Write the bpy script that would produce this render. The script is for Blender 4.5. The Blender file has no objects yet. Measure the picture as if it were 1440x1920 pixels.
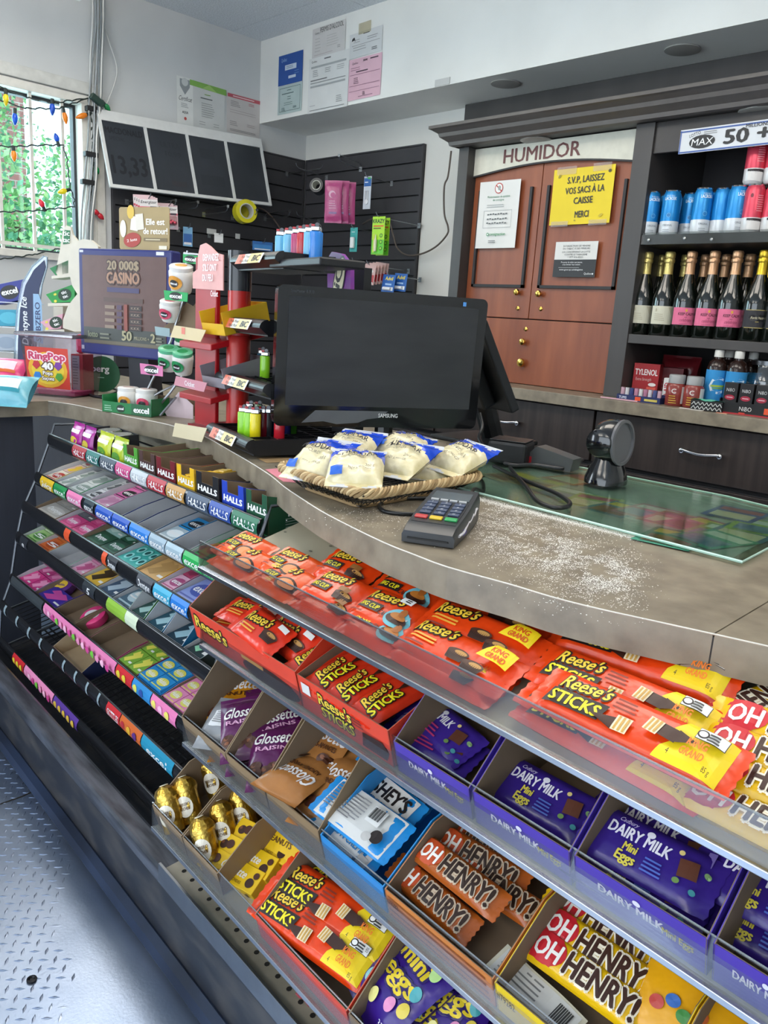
import bpy, bmesh, math, random
from mathutils import Matrix, Vector, noise
random.seed(7)
S = bpy.context.scene
COL = S.collection
# ------------------------------------------------------------------ camera
R = Matrix(((0.69927487, 0.2102395, -0.68323788),
            (0.7121654, -0.1220855, 0.69131438),
            (0.06192816, -0.96999716, -0.23509662)))      # camera (right, down, forward) -> world
FPX = 1494.9
CAM = Vector((0, 0, 1.22))
cd = bpy.data.cameras.new('camera'); cd.sensor_fit = 'VERTICAL'; cd.sensor_height = 36
cd.lens = FPX / 1920 * 36; cd.clip_start = .02
co = bpy.data.objects.new('camera', cd); COL.objects.link(co); S.camera = co
r_, d_, f_ = R.col[0], R.col[1], R.col[2]
co.matrix_world = Matrix(((r_[0], -d_[0], -f_[0], CAM[0]), (r_[1], -d_[1], -f_[1], CAM[1]),
                          (r_[2], -d_[2], -f_[2], CAM[2]), (0, 0, 0, 1)))
# ------------------------------------------------------------------ world, light, exposure
S.view_settings.view_transform = 'Standard'; S.view_settings.look = 'None'
S.view_settings.gamma = 1; S.view_settings.use_curve_mapping = False
S.view_settings.exposure = -0.1
W = bpy.data.worlds.new('overcast_sky'); S.world = W; W.use_nodes = True
bg = W.node_tree.nodes['Background']
bg.inputs[0].default_value = (.80, .90, 1.0, 1); bg.inputs[1].default_value = 4.5
def area(name, loc, rot, sx, sy, power, col):
    l = bpy.data.lights.new(name, 'AREA'); l.shape = 'RECTANGLE'; l.size = sx; l.size_y = sy
    l.energy = power; l.color = col
    o = bpy.data.objects.new(name, l); COL.objects.link(o); o.location = loc; o.rotation_euler = rot
    return o
PI = math.pi
area('daylight_door', (-4.32, -.95, 1.15), (0, -PI/2, 0), 2.1, 1.3, 50, (.80, .91, 1))
area('daylight_window', (-4.34, 1.1, 1.8), (0, -PI/2, 0), .78, 1.55, 30, (.80, .91, 1))
area('added_front_daylight', (-.6, -3.12, 1.35), (PI/2, 0, 0), 4.6, 2.2, 10, (.86, .94, 1))  # unseen storefront, added to let daylight in from behind the camera
TROFFERS = [(-3.0, 1.35), (-1.3, 1.35), (.4, 1.35), (-2.2, -1.9), (-.2, -1.9)]
TROFFER_EMIT = 7.5
# ------------------------------------------------------------------ pixels to points
def ray(x, y): return R @ Vector((x - 720, y - 960, FPX))
def at_z(x, y, z): d = ray(x, y); return CAM + d * ((z - CAM.z) / d.z)
def at_y(x, y, v): d = ray(x, y); return CAM + d * (v / d.y)
def at_x(x, y, v): d = ray(x, y); return CAM + d * (v / d.x)
def at_d(x, y, r): return CAM + ray(x, y).normalized() * r
# ------------------------------------------------------------------ materials
def lin(h):
    h = h.lstrip('#'); o = []
    if len(h) == 3: h = ''.join(c * 2 for c in h)
    for i in (0, 2, 4):
        c = int(h[i:i+2], 16) / 255
        o.append(c / 12.92 if c <= .04045 else ((c + .055) / 1.055) ** 2.4)
    return (*o, 1)
MATS = {}
def mk(kind, h, rough=.5, metal=0, var=.05, ns=25, bump=0, bs=60, spec=.5, coat=0, emit=0, h2=None, stretch=None, ramp=(.35, .65), det=3, trans=0, dist=.002):
    key = (kind, h, h2, rough, metal, emit)
    if key in MATS: return MATS[key]
    m = bpy.data.materials.new(f"{kind}_{h.strip('#')}"); m.use_nodes = True
    nt = m.node_tree; N = nt.nodes; L = nt.links; b = N['Principled BSDF']
    b.inputs['Roughness'].default_value = rough; b.inputs['Metallic'].default_value = metal
    b.inputs['Specular IOR Level'].default_value = spec
    if coat: b.inputs['Coat Weight'].default_value = coat; b.inputs['Coat Roughness'].default_value = .08
    c = lin(h)
    tc = N.new('ShaderNodeTexCoord'); vec = tc.outputs['Object']
    if stretch:
        mp = N.new('ShaderNodeMapping'); mp.inputs['Scale'].default_value = stretch
        L.new(vec, mp.inputs[0]); vec = mp.outputs[0]
    nz = N.new('ShaderNodeTexNoise'); nz.inputs['Scale'].default_value = ns; nz.inputs['Detail'].default_value = det
    L.new(vec, nz.inputs['Vector'])
    rp = N.new('ShaderNodeValToRGB'); rp.color_ramp.elements[0].position = ramp[0]; rp.color_ramp.elements[1].position = ramp[1]
    if h2: a, z = c, lin(h2)
    else: a = tuple(x * (1 - var) for x in c[:3]) + (1,); z = tuple(min(1, x * (1 + var)) for x in c[:3]) + (1,)
    rp.color_ramp.elements[0].color = a; rp.color_ramp.elements[1].color = z
    L.new(nz.outputs[0], rp.inputs[0]); L.new(rp.outputs[0], b.inputs['Base Color'])
    if emit:
        L.new(rp.outputs[0], b.inputs['Emission Color']); b.inputs['Emission Strength'].default_value = emit
    if trans: b.inputs['Transmission Weight'].default_value = trans
    if bump:
        n2 = N.new('ShaderNodeTexNoise'); n2.inputs['Scale'].default_value = bs; n2.inputs['Detail'].default_value = 2
        L.new(vec, n2.inputs['Vector'])
        bp = N.new('ShaderNodeBump'); bp.inputs['Strength'].default_value = bump; bp.inputs['Distance'].default_value = dist
        L.new(n2.outputs[0], bp.inputs['Height']); L.new(bp.outputs[0], b.inputs['Normal'])
    MATS[key] = m
    return m
def paint(h, r=.55): return mk('paint', h, r)
def ink(h): return mk('ink', h, .42, var=.02)
def film(h): return mk('film', h, .24, var=.05, ns=40, bump=.45, bs=45, dist=.003)
def card(h): return mk('carton', h, .42, var=.04)
def plas(h, r=.3): return mk('plastic', h, r, var=.03)
def metal(h, r=.3): return mk('metal', h, r, metal=1, var=.06)
def paper(h): return mk('paper', h, .7, var=.03, ns=8)
KRAFT = mk('cardboard', '#7d6a55', .85, var=.08, ns=14)
def clear(name, tint='#ffffff', rough=.06, fac=.05, edge=.45):
    """thin clear plastic or glass: light passes, a fresnel gloss lies on top"""
    if name in MATS: return MATS[name]
    m = bpy.data.materials.new(name); m.use_nodes = True; nt = m.node_tree; N = nt.nodes; L = nt.links
    N.remove(N['Principled BSDF'])
    t = N.new('ShaderNodeBsdfTransparent'); t.inputs[0].default_value = lin(tint)
    g = N.new('ShaderNodeBsdfGlossy'); g.inputs['Roughness'].default_value = rough
    lw = N.new('ShaderNodeFresnel'); lw.inputs[0].default_value = 1.45
    mr = N.new('ShaderNodeMapRange'); mr.inputs[3].default_value = fac; mr.inputs[4].default_value = edge + fac
    nz = N.new('ShaderNodeTexNoise'); nz.inputs['Scale'].default_value = 18
    bp = N.new('ShaderNodeBump'); bp.inputs['Strength'].default_value = .06; bp.inputs['Distance'].default_value = .002
    L.new(nz.outputs[0], bp.inputs['Height']); L.new(bp.outputs[0], g.inputs['Normal'])
    mx = N.new('ShaderNodeMixShader'); L.new(lw.outputs[0], mr.inputs[0]); L.new(mr.outputs[0], mx.inputs[0])
    L.new(t.outputs[0], mx.inputs[1]); L.new(g.outputs[0], mx.inputs[2])
    L.new(mx.outputs[0], N['Material Output'].inputs[0])
    MATS[name] = m
    return m
# ------------------------------------------------------------------ mesh builder
class B:
    def __init__(s): s.v = []; s.f = []; s.m = []
    def add(s, vs, fs, m=0):
        o = len(s.v); s.v += [tuple(p) for p in vs]
        for q in fs: s.f.append(tuple(i + o for i in q)); s.m.append(m)
        return s
    def box(s, x0, x1, y0, y1, z0, z1, m=0, skip=''):
        vs = [(x0,y0,z0),(x1,y0,z0),(x1,y1,z0),(x0,y1,z0),(x0,y0,z1),(x1,y0,z1),(x1,y1,z1),(x0,y1,z1)]
        fs = dict(b=(0,3,2,1), t=(4,5,6,7), f=(0,1,5,4), r=(1,2,6,5), k=(2,3,7,6), l=(3,0,4,7))
        return s.add(vs, [q for k, q in fs.items() if k not in skip], m)
    def obox(s, c, e, M3, m=0):
        c = Vector(c); vs = []
        for z in (-1, 1):
            for x, y in ((-1,-1),(1,-1),(1,1),(-1,1)): vs.append(c + M3 @ Vector((x*e[0]/2, y*e[1]/2, z*e[2]/2)))
        return s.add(vs, [(0,3,2,1),(4,5,6,7),(0,1,5,4),(1,2,6,5),(2,3,7,6),(3,0,4,7)], m)
    def hexa(s, lo, hi, m=0):
        """solid between two quads of four points each"""
        return s.add(list(lo) + list(hi), [(0,3,2,1),(4,5,6,7),(0,1,5,4),(1,2,6,5),(2,3,7,6),(3,0,4,7)], m)
    def quad(s, a, b, c, d, m=0): return s.add([a, b, c, d], [(0,1,2,3)], m)
    def prism(s, pts, z0, z1, mt=0, ms=0):
        n = len(pts)
        s.add([(*p, z1) for p in pts], [tuple(range(n))], mt)
        s.add([(*p, z0) for p in pts], [tuple(reversed(range(n)))], ms)
        s.add([(*p, z0) for p in pts] + [(*p, z1) for p in pts], [(i, (i+1) % n, n + (i+1) % n, n + i) for i in range(n)], ms)
        return s
    def extrude(s, pts3, d, m=0):
        """flat polygon of 3D points pushed along vector d"""
        n = len(pts3); d = Vector(d); a = [Vector(p) for p in pts3]; b = [p + d for p in a]
        s.add(b, [tuple(range(n))], m); s.add(a, [tuple(reversed(range(n)))], m)
        s.add(a + b, [(i, (i+1) % n, n + (i+1) % n, n + i) for i in range(n)], m)
        return s
    def tube(s, pts, r, n=8, m=0, closed=False):
        P = [Vector(p) for p in pts]; k = len(P); rr = r if isinstance(r, (list, tuple)) else [r] * k
        T = []
        for i in range(k):
            a = P[i-1] if (i or closed) else P[0]; b = P[(i+1) % k] if (i < k-1 or closed) else P[-1]
            T.append((b - a).normalized())
        up = Vector((0,0,1)) if abs(T[0].z) < .9 else Vector((1,0,0))
        nrm = (up - T[0] * up.dot(T[0])).normalized(); vs = []
        for i in range(k):
            nrm = (nrm - T[i] * nrm.dot(T[i])).normalized(); bn = T[i].cross(nrm)
            for j in range(n):
                a = 2 * PI * j / n; vs.append(P[i] + (nrm * math.cos(a) + bn * math.sin(a)) * rr[i])
        fs = []
        for i in range(k if closed else k-1):
            i2 = (i+1) % k
            for j in range(n): j2 = (j+1) % n; fs.append((i*n+j, i*n+j2, i2*n+j2, i2*n+j))
        if not closed: fs += [tuple(reversed(range(n))), tuple((k-1)*n + j for j in range(n))]
        return s.add(vs, fs, m)
    def lathe(s, prof, n=20, m=0, c=(0,0,0), M3=None, mats=None):
        k = len(prof); vs = []; c = Vector(c)
        for r, z in prof:
            for j in range(n):
                a = 2 * PI * j / n; p = Vector((r * math.cos(a), r * math.sin(a), z))
                vs.append(c + (M3 @ p if M3 else p))
        o = len(s.v); s.v += [tuple(p) for p in vs]
        for i in range(k-1):
            for j in range(n):
                j2 = (j+1) % n; s.f.append((o+i*n+j, o+i*n+j2, o+(i+1)*n+j2, o+(i+1)*n+j)); s.m.append(mats[i] if mats else m)
        s.f.append(tuple(o + j for j in reversed(range(n)))); s.m.append(mats[0] if mats else m)
        s.f.append(tuple(o + (k-1)*n + j for j in range(n))); s.m.append(mats[-1] if mats else m)
        return s
    def grid(s, fn, nu, nv, m=0, wrap=False):
        vs = [fn(i / nu, j / nv) for i in range(nu + 1) for j in range(nv + 1)]
        return s.add(vs, [(i*(nv+1)+j, (i+1)*(nv+1)+j, (i+1)*(nv+1)+j+1, i*(nv+1)+j+1) for i in range(nu) for j in range(nv)], m)
    def ball(s, c, r, m=0, n=10, sc=(1,1,1)):
        k = n // 2
        return s.lathe_scaled([(math.sin(PI*i/k) * r, -math.cos(PI*i/k) * r) for i in range(k+1)], n, m, c, sc)
    def lathe_scaled(s, prof, n, m, c, sc):
        o = len(s.v); s.lathe([(max(r, 1e-5), z) for r, z in prof], n, m)
        for i in range(o, len(s.v)): p = s.v[i]; s.v[i] = (p[0]*sc[0]+c[0], p[1]*sc[1]+c[1], p[2]*sc[2]+c[2])
        return s
    def mesh(s, name, mats, smooth=None):
        me = bpy.data.meshes.new(name); me.from_pydata(s.v, [], s.f)
        for m in (mats if isinstance(mats, (list, tuple)) else [mats]): me.materials.append(m)
        me.polygons.foreach_set('material_index', s.m)
        if smooth: me.shade_smooth(); me.set_sharp_from_angle(angle=math.radians(smooth))
        me.update()
        return me
    def out(s, name, mats, parent=None, smooth=None, bevel=0, M=None):
        return obj(name, s.mesh(name, mats, smooth), parent, M, bevel)
def obj(name, me, parent=None, M=None, bevel=0):
    o = bpy.data.objects.new(name, me); COL.objects.link(o)
    if parent: o.parent = parent
    if M is not None: o.matrix_basis = M
    if bevel:
        b = o.modifiers.new('bevel', 'BEVEL'); b.width = bevel; b.segments = 2; b.limit_method = 'ANGLE'
    return o
def tag(o, label, cat, group=None):
    o['label'] = label; o['category'] = cat
    if group: o['group'] = group
    return o
def thing(name, label, cat, M=None, group=None, loc=None, rz=0):
    o = bpy.data.objects.new(name, None); COL.objects.link(o); o.empty_display_size = .02
    if loc is not None: M = Matrix.Translation(loc) @ Matrix.Rotation(rz, 4, 'Z')
    if M is not None: o.matrix_world = M
    return tag(o, label, cat, group)
def struct(o): o['kind'] = 'structure'; return o
def stuff(o): o['kind'] = 'stuff'; return o
def dup(src, M, label=None, group=None):
    c = src.copy(); COL.objects.link(c); c.matrix_world = M
    if label: c['label'] = label
    if group: c['group'] = group
    for ch in list(src.children):
        d = ch.copy(); COL.objects.link(d); d.parent = c
        for g in list(ch.children):
            e = g.copy(); COL.objects.link(e); e.parent = d
    return c
def frame(o, x, y=None, n=None):
    """matrix from an origin and axes; y or n given, the third follows"""
    x = Vector(x).normalized()
    if n is not None: n = Vector(n); n = (n - x * n.dot(x)).normalized(); y = n.cross(x)
    else: y = Vector(y); y = (y - x * y.dot(x)).normalized(); n = x.cross(y)
    return Matrix(((x[0], y[0], n[0], o[0]), (x[1], y[1], n[1], o[1]), (x[2], y[2], n[2], o[2]), (0,0,0,1)))
def TR(x, y, z, rz=0, rx=0, ry=0):
    return Matrix.Translation((x, y, z)) @ Matrix.Rotation(rz, 4, 'Z') @ Matrix.Rotation(ry, 4, 'Y') @ Matrix.Rotation(rx, 4, 'X')
# ------------------------------------------------------------------ flat print: lettering and marks on a face
TXT = {}
def glyphs(s):
    if s not in TXT:
        c = bpy.data.curves.new('t', 'FONT'); c.body = s; c.size = 1; c.resolution_u = 2; c.align_x = 'CENTER'
        c.fill_mode = 'FRONT'; o = bpy.data.objects.new('t', c); COL.objects.link(o)
        me = bpy.data.meshes.new_from_object(o)
        vs = [tuple(v.co) for v in me.vertices]; fs = [tuple(p.vertices) for p in me.polygons]
        x0 = min((v[0] for v in vs), default=0); x1 = max((v[0] for v in vs), default=1)
        bpy.data.objects.remove(o); bpy.data.curves.remove(c); bpy.data.meshes.remove(me)
        TXT[s] = (vs, fs, x0, x1)
    return TXT[s]
class Print:
    """2D marks in metres; each later mark lies a hair above the earlier ones"""
    def __init__(s, zf=None, wrap=None, lift=.0004, step=.00012): s.zf = zf; s.wrap = wrap; s.b = B(); s.mats = []; s.k = lift; s.step = step
    def mi(s, m):
        if isinstance(m, str): m = ink(m)
        if m not in s.mats: s.mats.append(m)
        return s.mats.index(m)
    def put(s, pts, fs, m):
        s.k += s.step; vs = []
        for x, y in pts:
            z = s.k + (s.zf(x, y) if s.zf else 0)
            if s.wrap: a = x / s.wrap; r = s.wrap + z; vs.append((r * math.sin(a), -r * math.cos(a), y))
            else: vs.append((x, y, z))
        s.b.add(vs, fs, s.mi(m)); return s
    def text(s, t, x, y, h, m, w=None, bold=.02, shear=0, rot=0, out=None, ow=.06):
        """cap height h, centred on x, baseline y; w squeezes or stretches to a width; bold and out strike the letters again beside themselves"""
        vs, fs, x0, x1 = glyphs(t); k = h / .69; kx = w / max(1e-6, x1 - x0) if w else k
        c = (x0 + x1) / 2; ca, sa = math.cos(rot), math.sin(rot)
        def strike(offs, mm):
            for n_, (ox, oy) in enumerate(offs):
                pts = []
                for v in vs:
                    px = (v[0] - c + ox) * kx + (v[1] + oy) * k * shear; py = (v[1] + oy) * k
                    pts.append((x + px * ca - py * sa, y + px * sa + py * ca))
                full = s.step
                if n_: s.step = full * .12          # the repeated strikes lie a hair apart
                s.put(pts, fs, mm); s.step = full
        if out: r = ow + bold; strike([(r * math.cos(PI*i/4), r * math.sin(PI*i/4)) for i in range(8)], out)
        q = bold * .62
        strike([(-q, 0), (q, 0), (0, q*.6), (0, -q*.6)] if bold > .025 else [(0, 0)], m)
        return s
    def rect(s, x, y, w, h, m, rot=0, n=1, sk=0):
        """centred on x, y"""
        ca, sa = math.cos(rot), math.sin(rot); nx = n if s.zf or s.wrap else 1; pts = []
        if s.zf or s.wrap: nx = max(n, 6)
        ny = 4 if s.zf else 1
        for i in range(nx + 1):
            for j in range(ny + 1):
                px = (i / nx - .5) * w + (j / ny - .5) * h * sk; py = (j / ny - .5) * h
                pts.append((x + px * ca - py * sa, y + px * sa + py * ca))
        return s.put(pts, [(i*(ny+1)+j, (i+1)*(ny+1)+j, (i+1)*(ny+1)+j+1, i*(ny+1)+j+1) for i in range(nx) for j in range(ny)], m)
    def ell(s, x, y, rx, ry, m, rot=0, n=18):
        ca, sa = math.cos(rot), math.sin(rot)
        pts = [(x, y)] + [(x + rx*math.cos(2*PI*i/n)*ca - ry*math.sin(2*PI*i/n)*sa, y + rx*math.cos(2*PI*i/n)*sa + ry*math.sin(2*PI*i/n)*ca) for i in range(n)]
        return s.put(pts, [(0, 1 + i, 1 + (i+1) % n) for i in range(n)], m)
    def poly(s, pts, m):
        if not (s.zf or s.wrap): return s.put(pts, [tuple(range(len(pts)))], m)
        c = (sum(p[0] for p in pts) / len(pts), sum(p[1] for p in pts) / len(pts)); P, F = [], []; n = 6
        for a, b_ in zip(pts, pts[1:] + pts[:1]):      # fan of finely split triangles, so the mark follows the curved face
            o = len(P)
            for i in range(n + 1):
                for j in range(i + 1):
                    t, w = i / n, (j / i if i else 0)
                    P.append(tuple(c[k] + t * (a[k] + w * (b_[k] - a[k]) - c[k]) for k in (0, 1)))
            ix = lambda i, j: o + i * (i + 1) // 2 + j
            for i in range(n):
                for j in range(i + 1):
                    F.append((ix(i, j), ix(i+1, j), ix(i+1, j+1)))
                    if j < i: F.append((ix(i, j), ix(i+1, j+1), ix(i, j+1)))
        return s.put(P, F, m)
    def lines(s, x, y, w, n, dy, h, m, rag=.3, seed=0):
        """rows of small print, each a broken bar"""
        rd = random.Random(seed)
        for i in range(n):
            ww = w * (1 - rag * rd.random()); s.rect(x - (w - ww) / 2, y - i * dy, ww, h, m)
        return s
    def out(s, parent, M=None, name='print'):
        if not s.mats: return None
        return obj(name, s.b.mesh(name, s.mats), parent, M)
# ================================================================== THE ROOM
XL, YB, ZC, YS, ZS = -4.13, 3.3, 2.70, 2.95, 2.27     # left wall, back wall, ceiling, soffit face, soffit underside
X1, Y0 = 1.6, -3.0
wallp = mk('wall_paint', '#bfc1bf', .75, var=.05, ns=2.2, bump=.15, bs=120)
b = B()
for y0, y1, z0, z1 in [(Y0, -1.6, 0, ZC), (-1.6, -.3, 2.1, ZC), (-.3, .35, 0, ZC), (.35, 1.93, 0, 1.40), (.35, 1.93, 2.19, ZC), (1.93, YB + .15, 0, ZC)]:
    b.box(XL - .15, XL, y0, y1, z0, z1)
struct(b.out('wall_left', mk('wall_paint_shaded', '#c9cbcb', .75, var=.05, ns=2.2, bump=.15, bs=120)))  # greyer paint: this wall's weaker light is put into its colour
struct(B().box(XL, X1, YB, YB + .15, 0, ZC).out('wall_back', mk('wall_paint_back', '#dcdbd5', .75, var=.04, ns=2.5, bump=.12, bs=120)))
struct(B().box(XL, X1, YS, YB, ZS, ZC).out('wall_soffit', mk('wall_paint_soffit', '#e4e4df', .75, var=.04, ns=2.5, bump=.12, bs=120)))
struct(B().box(X1, X1 + .15, Y0, YB + .15, 0, ZC).out('wall_right', wallp))
b = B(); b.box(XL - .15, -2.9, Y0 - .15, Y0, 0, ZC); b.box(-2.9, 1.7, Y0 - .15, Y0, 0, .25); b.box(-2.9, 1.7, Y0 - .15, Y0, 2.45, ZC)
struct(b.out('wall_front', wallp))
# ceiling of mineral tiles
ceil = struct(B().box(XL - .15, X1 + .15, Y0, YB, ZC + .02, ZC + .1).out('ceiling', mk('grid_paint', '#8f9394', .6)))
tile_m = mk('ceiling_tile', '#d9dee2', .9, var=.12, ns=130, bump=.8, bs=170, dist=.004, det=4)
tme = B().box(.002, 1.218, .002, .608, 0, .02).mesh('ceiling_tile', tile_m)
for i in range(5):
    for j in range(10):
        x, y = XL + i * 1.22 - .35, 2.757 - j * .61
        o = obj('ceiling_tile', tme, ceil, Matrix.Translation((x, y, ZC)))
# troffer lamps
tro_m = mk('lamp_tube_diffuser', '#fff6ea', .5, emit=TROFFER_EMIT, var=.01)
for i, (x, y) in enumerate(TROFFERS):
    t = thing('ceiling_lamp', 'long fluorescent ceiling lamp with white frame and glowing diffuser', 'lamp', loc=(x, y, ZC - .22), group='ceiling lamps over the shop floor')
    f = B()
    for a, c, d, e in [(-.62, .62, -.31, -.28), (-.62, .62, .28, .31), (-.62, -.59, -.28, .28), (.59, .62, -.28, .28)]: f.box(a, c, d, e, -.05, 0)
    f.out('lamp_frame', paint('#e8e8e4'), t)
    B().box(-.59, .59, -.28, .28, -.035, -.015).out('diffuser', tro_m, t)
    for sx_ in (-.5, .5): B().tube([(sx_, 0, -.01), (sx_, 0, .22)], .004, 6).out('hanger', metal('#b9b9b9', .4), t)
# floor: steel tread plate, worn smooth where people walk
flo = struct(B().box(XL - .15, X1, Y0, YB, -.05, 0).out('floor', mk('steel_plate', '#93a3bd', .33, metal=.85, ns=3.5, h2='#b9c7dd', bump=.10, bs=160, ramp=(.3, .7))))  # blue of the reflected daylight is put into the steel colour
def worn(x, y):
    # walking lane runs in front of the racks
    a = noise.noise(Vector((x * 2.2, y * 2.2, 3))) * .12
    d = abs((y - .30 - .12 * (x + 1.4)) + a)
    return d
lug = B(); pit = .022
cx, sx = math.cos(math.radians(-38)), math.sin(math.radians(-38))
for i in range(-75, 75):
    for j in range(-75, 75):
        px, py = -1.55 + (i * cx - j * sx) * pit, .42 + (i * sx + j * cx) * pit
        if not (-2.35 < px < -.85 and -.05 < py < .95): continue
        bolt = math.hypot(px + 1.275, py - .447) < .075
        w = worn(px, py)
        q_ = Vector((px, py, 0)); u_ = px * .99863 - py * .05234; v_ = px * .05234 + py * .99863
        lim = .60 - max(-.25, (u_ + 1.68)) * .42 + noise.noise(Vector((px*9, py*9, 3))) * .03
        hgt = .0016 if bolt else .0013 * min(1, max(0, (lim - v_) / .05))
        if hgt < .0002: continue
        a = math.radians(-38) + (0 if (i + j) % 2 else PI / 2); L_, w_ = .0105, .0032
        ux, uy = math.cos(a), math.sin(a)
        P = [(px + ux*L_, py + uy*L_, .0001), (px - uy*w_, py + ux*w_, .0001), (px - ux*L_, py - uy*L_, .0001), (px + uy*w_, py - ux*w_, .0001)]
        A = [(px + ux*L_*.55, py + uy*L_*.55, hgt), (px - ux*L_*.55, py - uy*L_*.55, hgt)]
        lug.add(P + A, [(0,1,5,4)[:4], (2,3,4,5)[:4], (1,2,5), (3,0,4)], 0)
stuff(lug.out('tread_lugs', mk('steel_lug', '#a5b3cb', .3, metal=.85), flo))
B().lathe([(.009, 0), (.009, .004), (.006, .005), (.004, .002)], 14, c=(-1.273, .447, 0)).out('bolt', metal('#3a3a3c', .5), flo)
seam = B()
P = [at_z(x, y, .0006) for x, y in ((0, 1508), (40, 1494), (75, 1478), (112, 1462))]
seam.tube(P, .0022, 5)
seam.out('plate_seam', paint('#231f1c', .9), flo)
# ---------------------------------------------------------------- window in the left wall
white = mk('window_enamel', '#d8d6ce', .45, var=.06)
win = thing('window_1', '', 'window', loc=(XL, 1.14, 1.40)); del win['label'], win['category']; struct(win)
wl = lambda y, z: (y - 1.14, z - 1.40)
fr = B()
for y0, y1, z0, z1, x0, x1 in [(.35, 1.93, 2.15, 2.19, -.12, .012), (.35, 1.93, 1.40, 1.435, -.12, .02), (1.885, 1.93, 1.435, 2.15, -.12, .012), (.35, .39, 1.435, 2.15, -.12, .012), (1.93, 1.955, 1.38, 2.19, -.02, .012)]:
    a, c = wl(y0, z0); d, e = wl(y1, z1); fr.box(x0, x1, a, d, c, e)
fr.out('window_frame', white, win, bevel=.003)
gk = B()
for y0, y1, z0, z1 in [(1.872, 1.885, 1.435, 2.15), (.39, 1.872, 2.137, 2.15), (.39, 1.872, 1.435, 1.448)]:
    a, c = wl(y0, z0); d, e = wl(y1, z1); gk.box(-.10, -.06, a, d, c, e)
gk.out('gasket', paint('#2c2e33'), win)
a, c = wl(.39, 1.435); d, e = wl(1.885, 2.15)
B().box(-.085, -.081, a, d, c, e).out('pane', clear('window_glass', '#e4f2f2', .03, .05), win)
for k in range(10):
    y = 1.795 - k * .152
    if y > .36: B().box(-.007, .007, y - 1.14 - .007, y - 1.14 + .007, .0, .79).out('window_bar', white, win, M=TR(-.01, 0, 0))
for z in (1.452, ):
    B().box(-.008, .006, wl(.36, z)[0], wl(1.93, z)[0], wl(.36, z)[1], wl(.36, z)[1] + .016).out('window_bar', white, win)
struct(B().box(XL, XL + .018, .2, 1.985, 2.195, 2.25).out('trim_1', mk('old_enamel', '#c9c9c4', .5, var=.08, ns=20), bevel=.004))
struct(B().box(XL, XL + .012, 1.955, 2.0, 1.2, 2.195).out('trim_2', white, bevel=.003))
# ---------------------------------------------------------------- outside
def leafball(bb, c, r, n, sz, rd, sq=1):
    for _ in range(n):
        d = Vector((rd.gauss(0, 1), rd.gauss(0, 1), rd.gauss(0, 1) * sq)).normalized() * r * (rd.random() ** .35)
        p = Vector(c) + d; t = Vector((rd.gauss(0, 1), rd.gauss(0, 1), rd.gauss(0, 1))).normalized()
        q = t.orthogonal().normalized(); s_ = sz * (.6 + .8 * rd.random())
        bb.add([p - t*s_, p + q*s_*.5, p + t*s_, p - q*s_*.5], [(0,1,2,3)], rd.randrange(3))
leaf = [mk('leaf', '#7fb56a', .6), mk('leaf', '#a9d08f', .6), mk('leaf', '#5c9a72', .6)]
rd = random.Random(3)
for i, (x, y, z, r, lab) in enumerate([(-8.2, 3.1, 1.6, 1.0, 'round leafy tree close outside the barred window'), (-10.4, 5.6, 2.4, 1.3, 'tall leafy tree beside the brick house'), (-13.6, 4.4, 4.6, 1.4, 'high airy tree crown above the round one')]):
    t = thing('tree', lab, 'tree', loc=(x, y, -.05), group=None)
    B().tube([(0, 0, 0), (.05, .02, z * .5), (0, 0, z + .3)], [.16, .12, .05], 8).out('trunk', paint('#5b4a3c', .9), t)
    cr = B()
    for k in range(16):
        c = (rd.uniform(-1, 1) * r * .6, rd.uniform(-1, 1) * r * .7, z + rd.uniform(-.7, .8) * r)
        leafball(cr, c, r * .45, 260, .042, rd)
    stuff(cr.out('foliage', leaf, t))
hs = thing('brick_house', 'red brick house across the street behind the trees', 'building', loc=(-15, 4.3, -.05))
brick = bpy.data.materials.new('brick_far'); brick.use_nodes = True
nt = brick.node_tree; bt = nt.nodes.new('ShaderNodeTexBrick'); bt.inputs['Color1'].default_value = lin('#8d4f48'); bt.inputs['Color2'].default_value = lin('#a5645a'); bt.inputs['Mortar'].default_value = lin('#b9a79c')
bt.inputs['Scale'].default_value = 2.2; tc = nt.nodes.new('ShaderNodeTexCoord'); mp = nt.nodes.new('ShaderNodeMapping'); mp.inputs['Rotation'].default_value = (0, PI/2, PI/2)
nt.links.new(tc.outputs['Object'], mp.inputs[0]); nt.links.new(mp.outputs[0], bt.inputs[0]); nt.links.new(bt.outputs[0], nt.nodes['Principled BSDF'].inputs['Base Color'])
B().box(-3, 0, -4, 1.55, 0, 7).out('wall', brick, hs)
for y, z in ((-1.9, 1.0), (.1, 1.0), (-1.9, 4.1), (.1, 4.1)):
    w = B().box(0, .05, y, y + .95, z, z + 1.5).out('window', paint('#d9d5cc'), hs)
    B().box(.05, .06, y + .08, y + .87, z + .08, z + 1.42).out('pane', plas('#5b6a78', .1), w)
tag(B().box(-20, -4.4, -4, 14, -.15, -.1).out('street', mk('asphalt', '#8d9094', .9)), 'grey paved street outside the shop window', 'street')
for o in COL.objects:
    if o.name == 'street': del o['label'], o['category']; struct(o)
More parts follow.
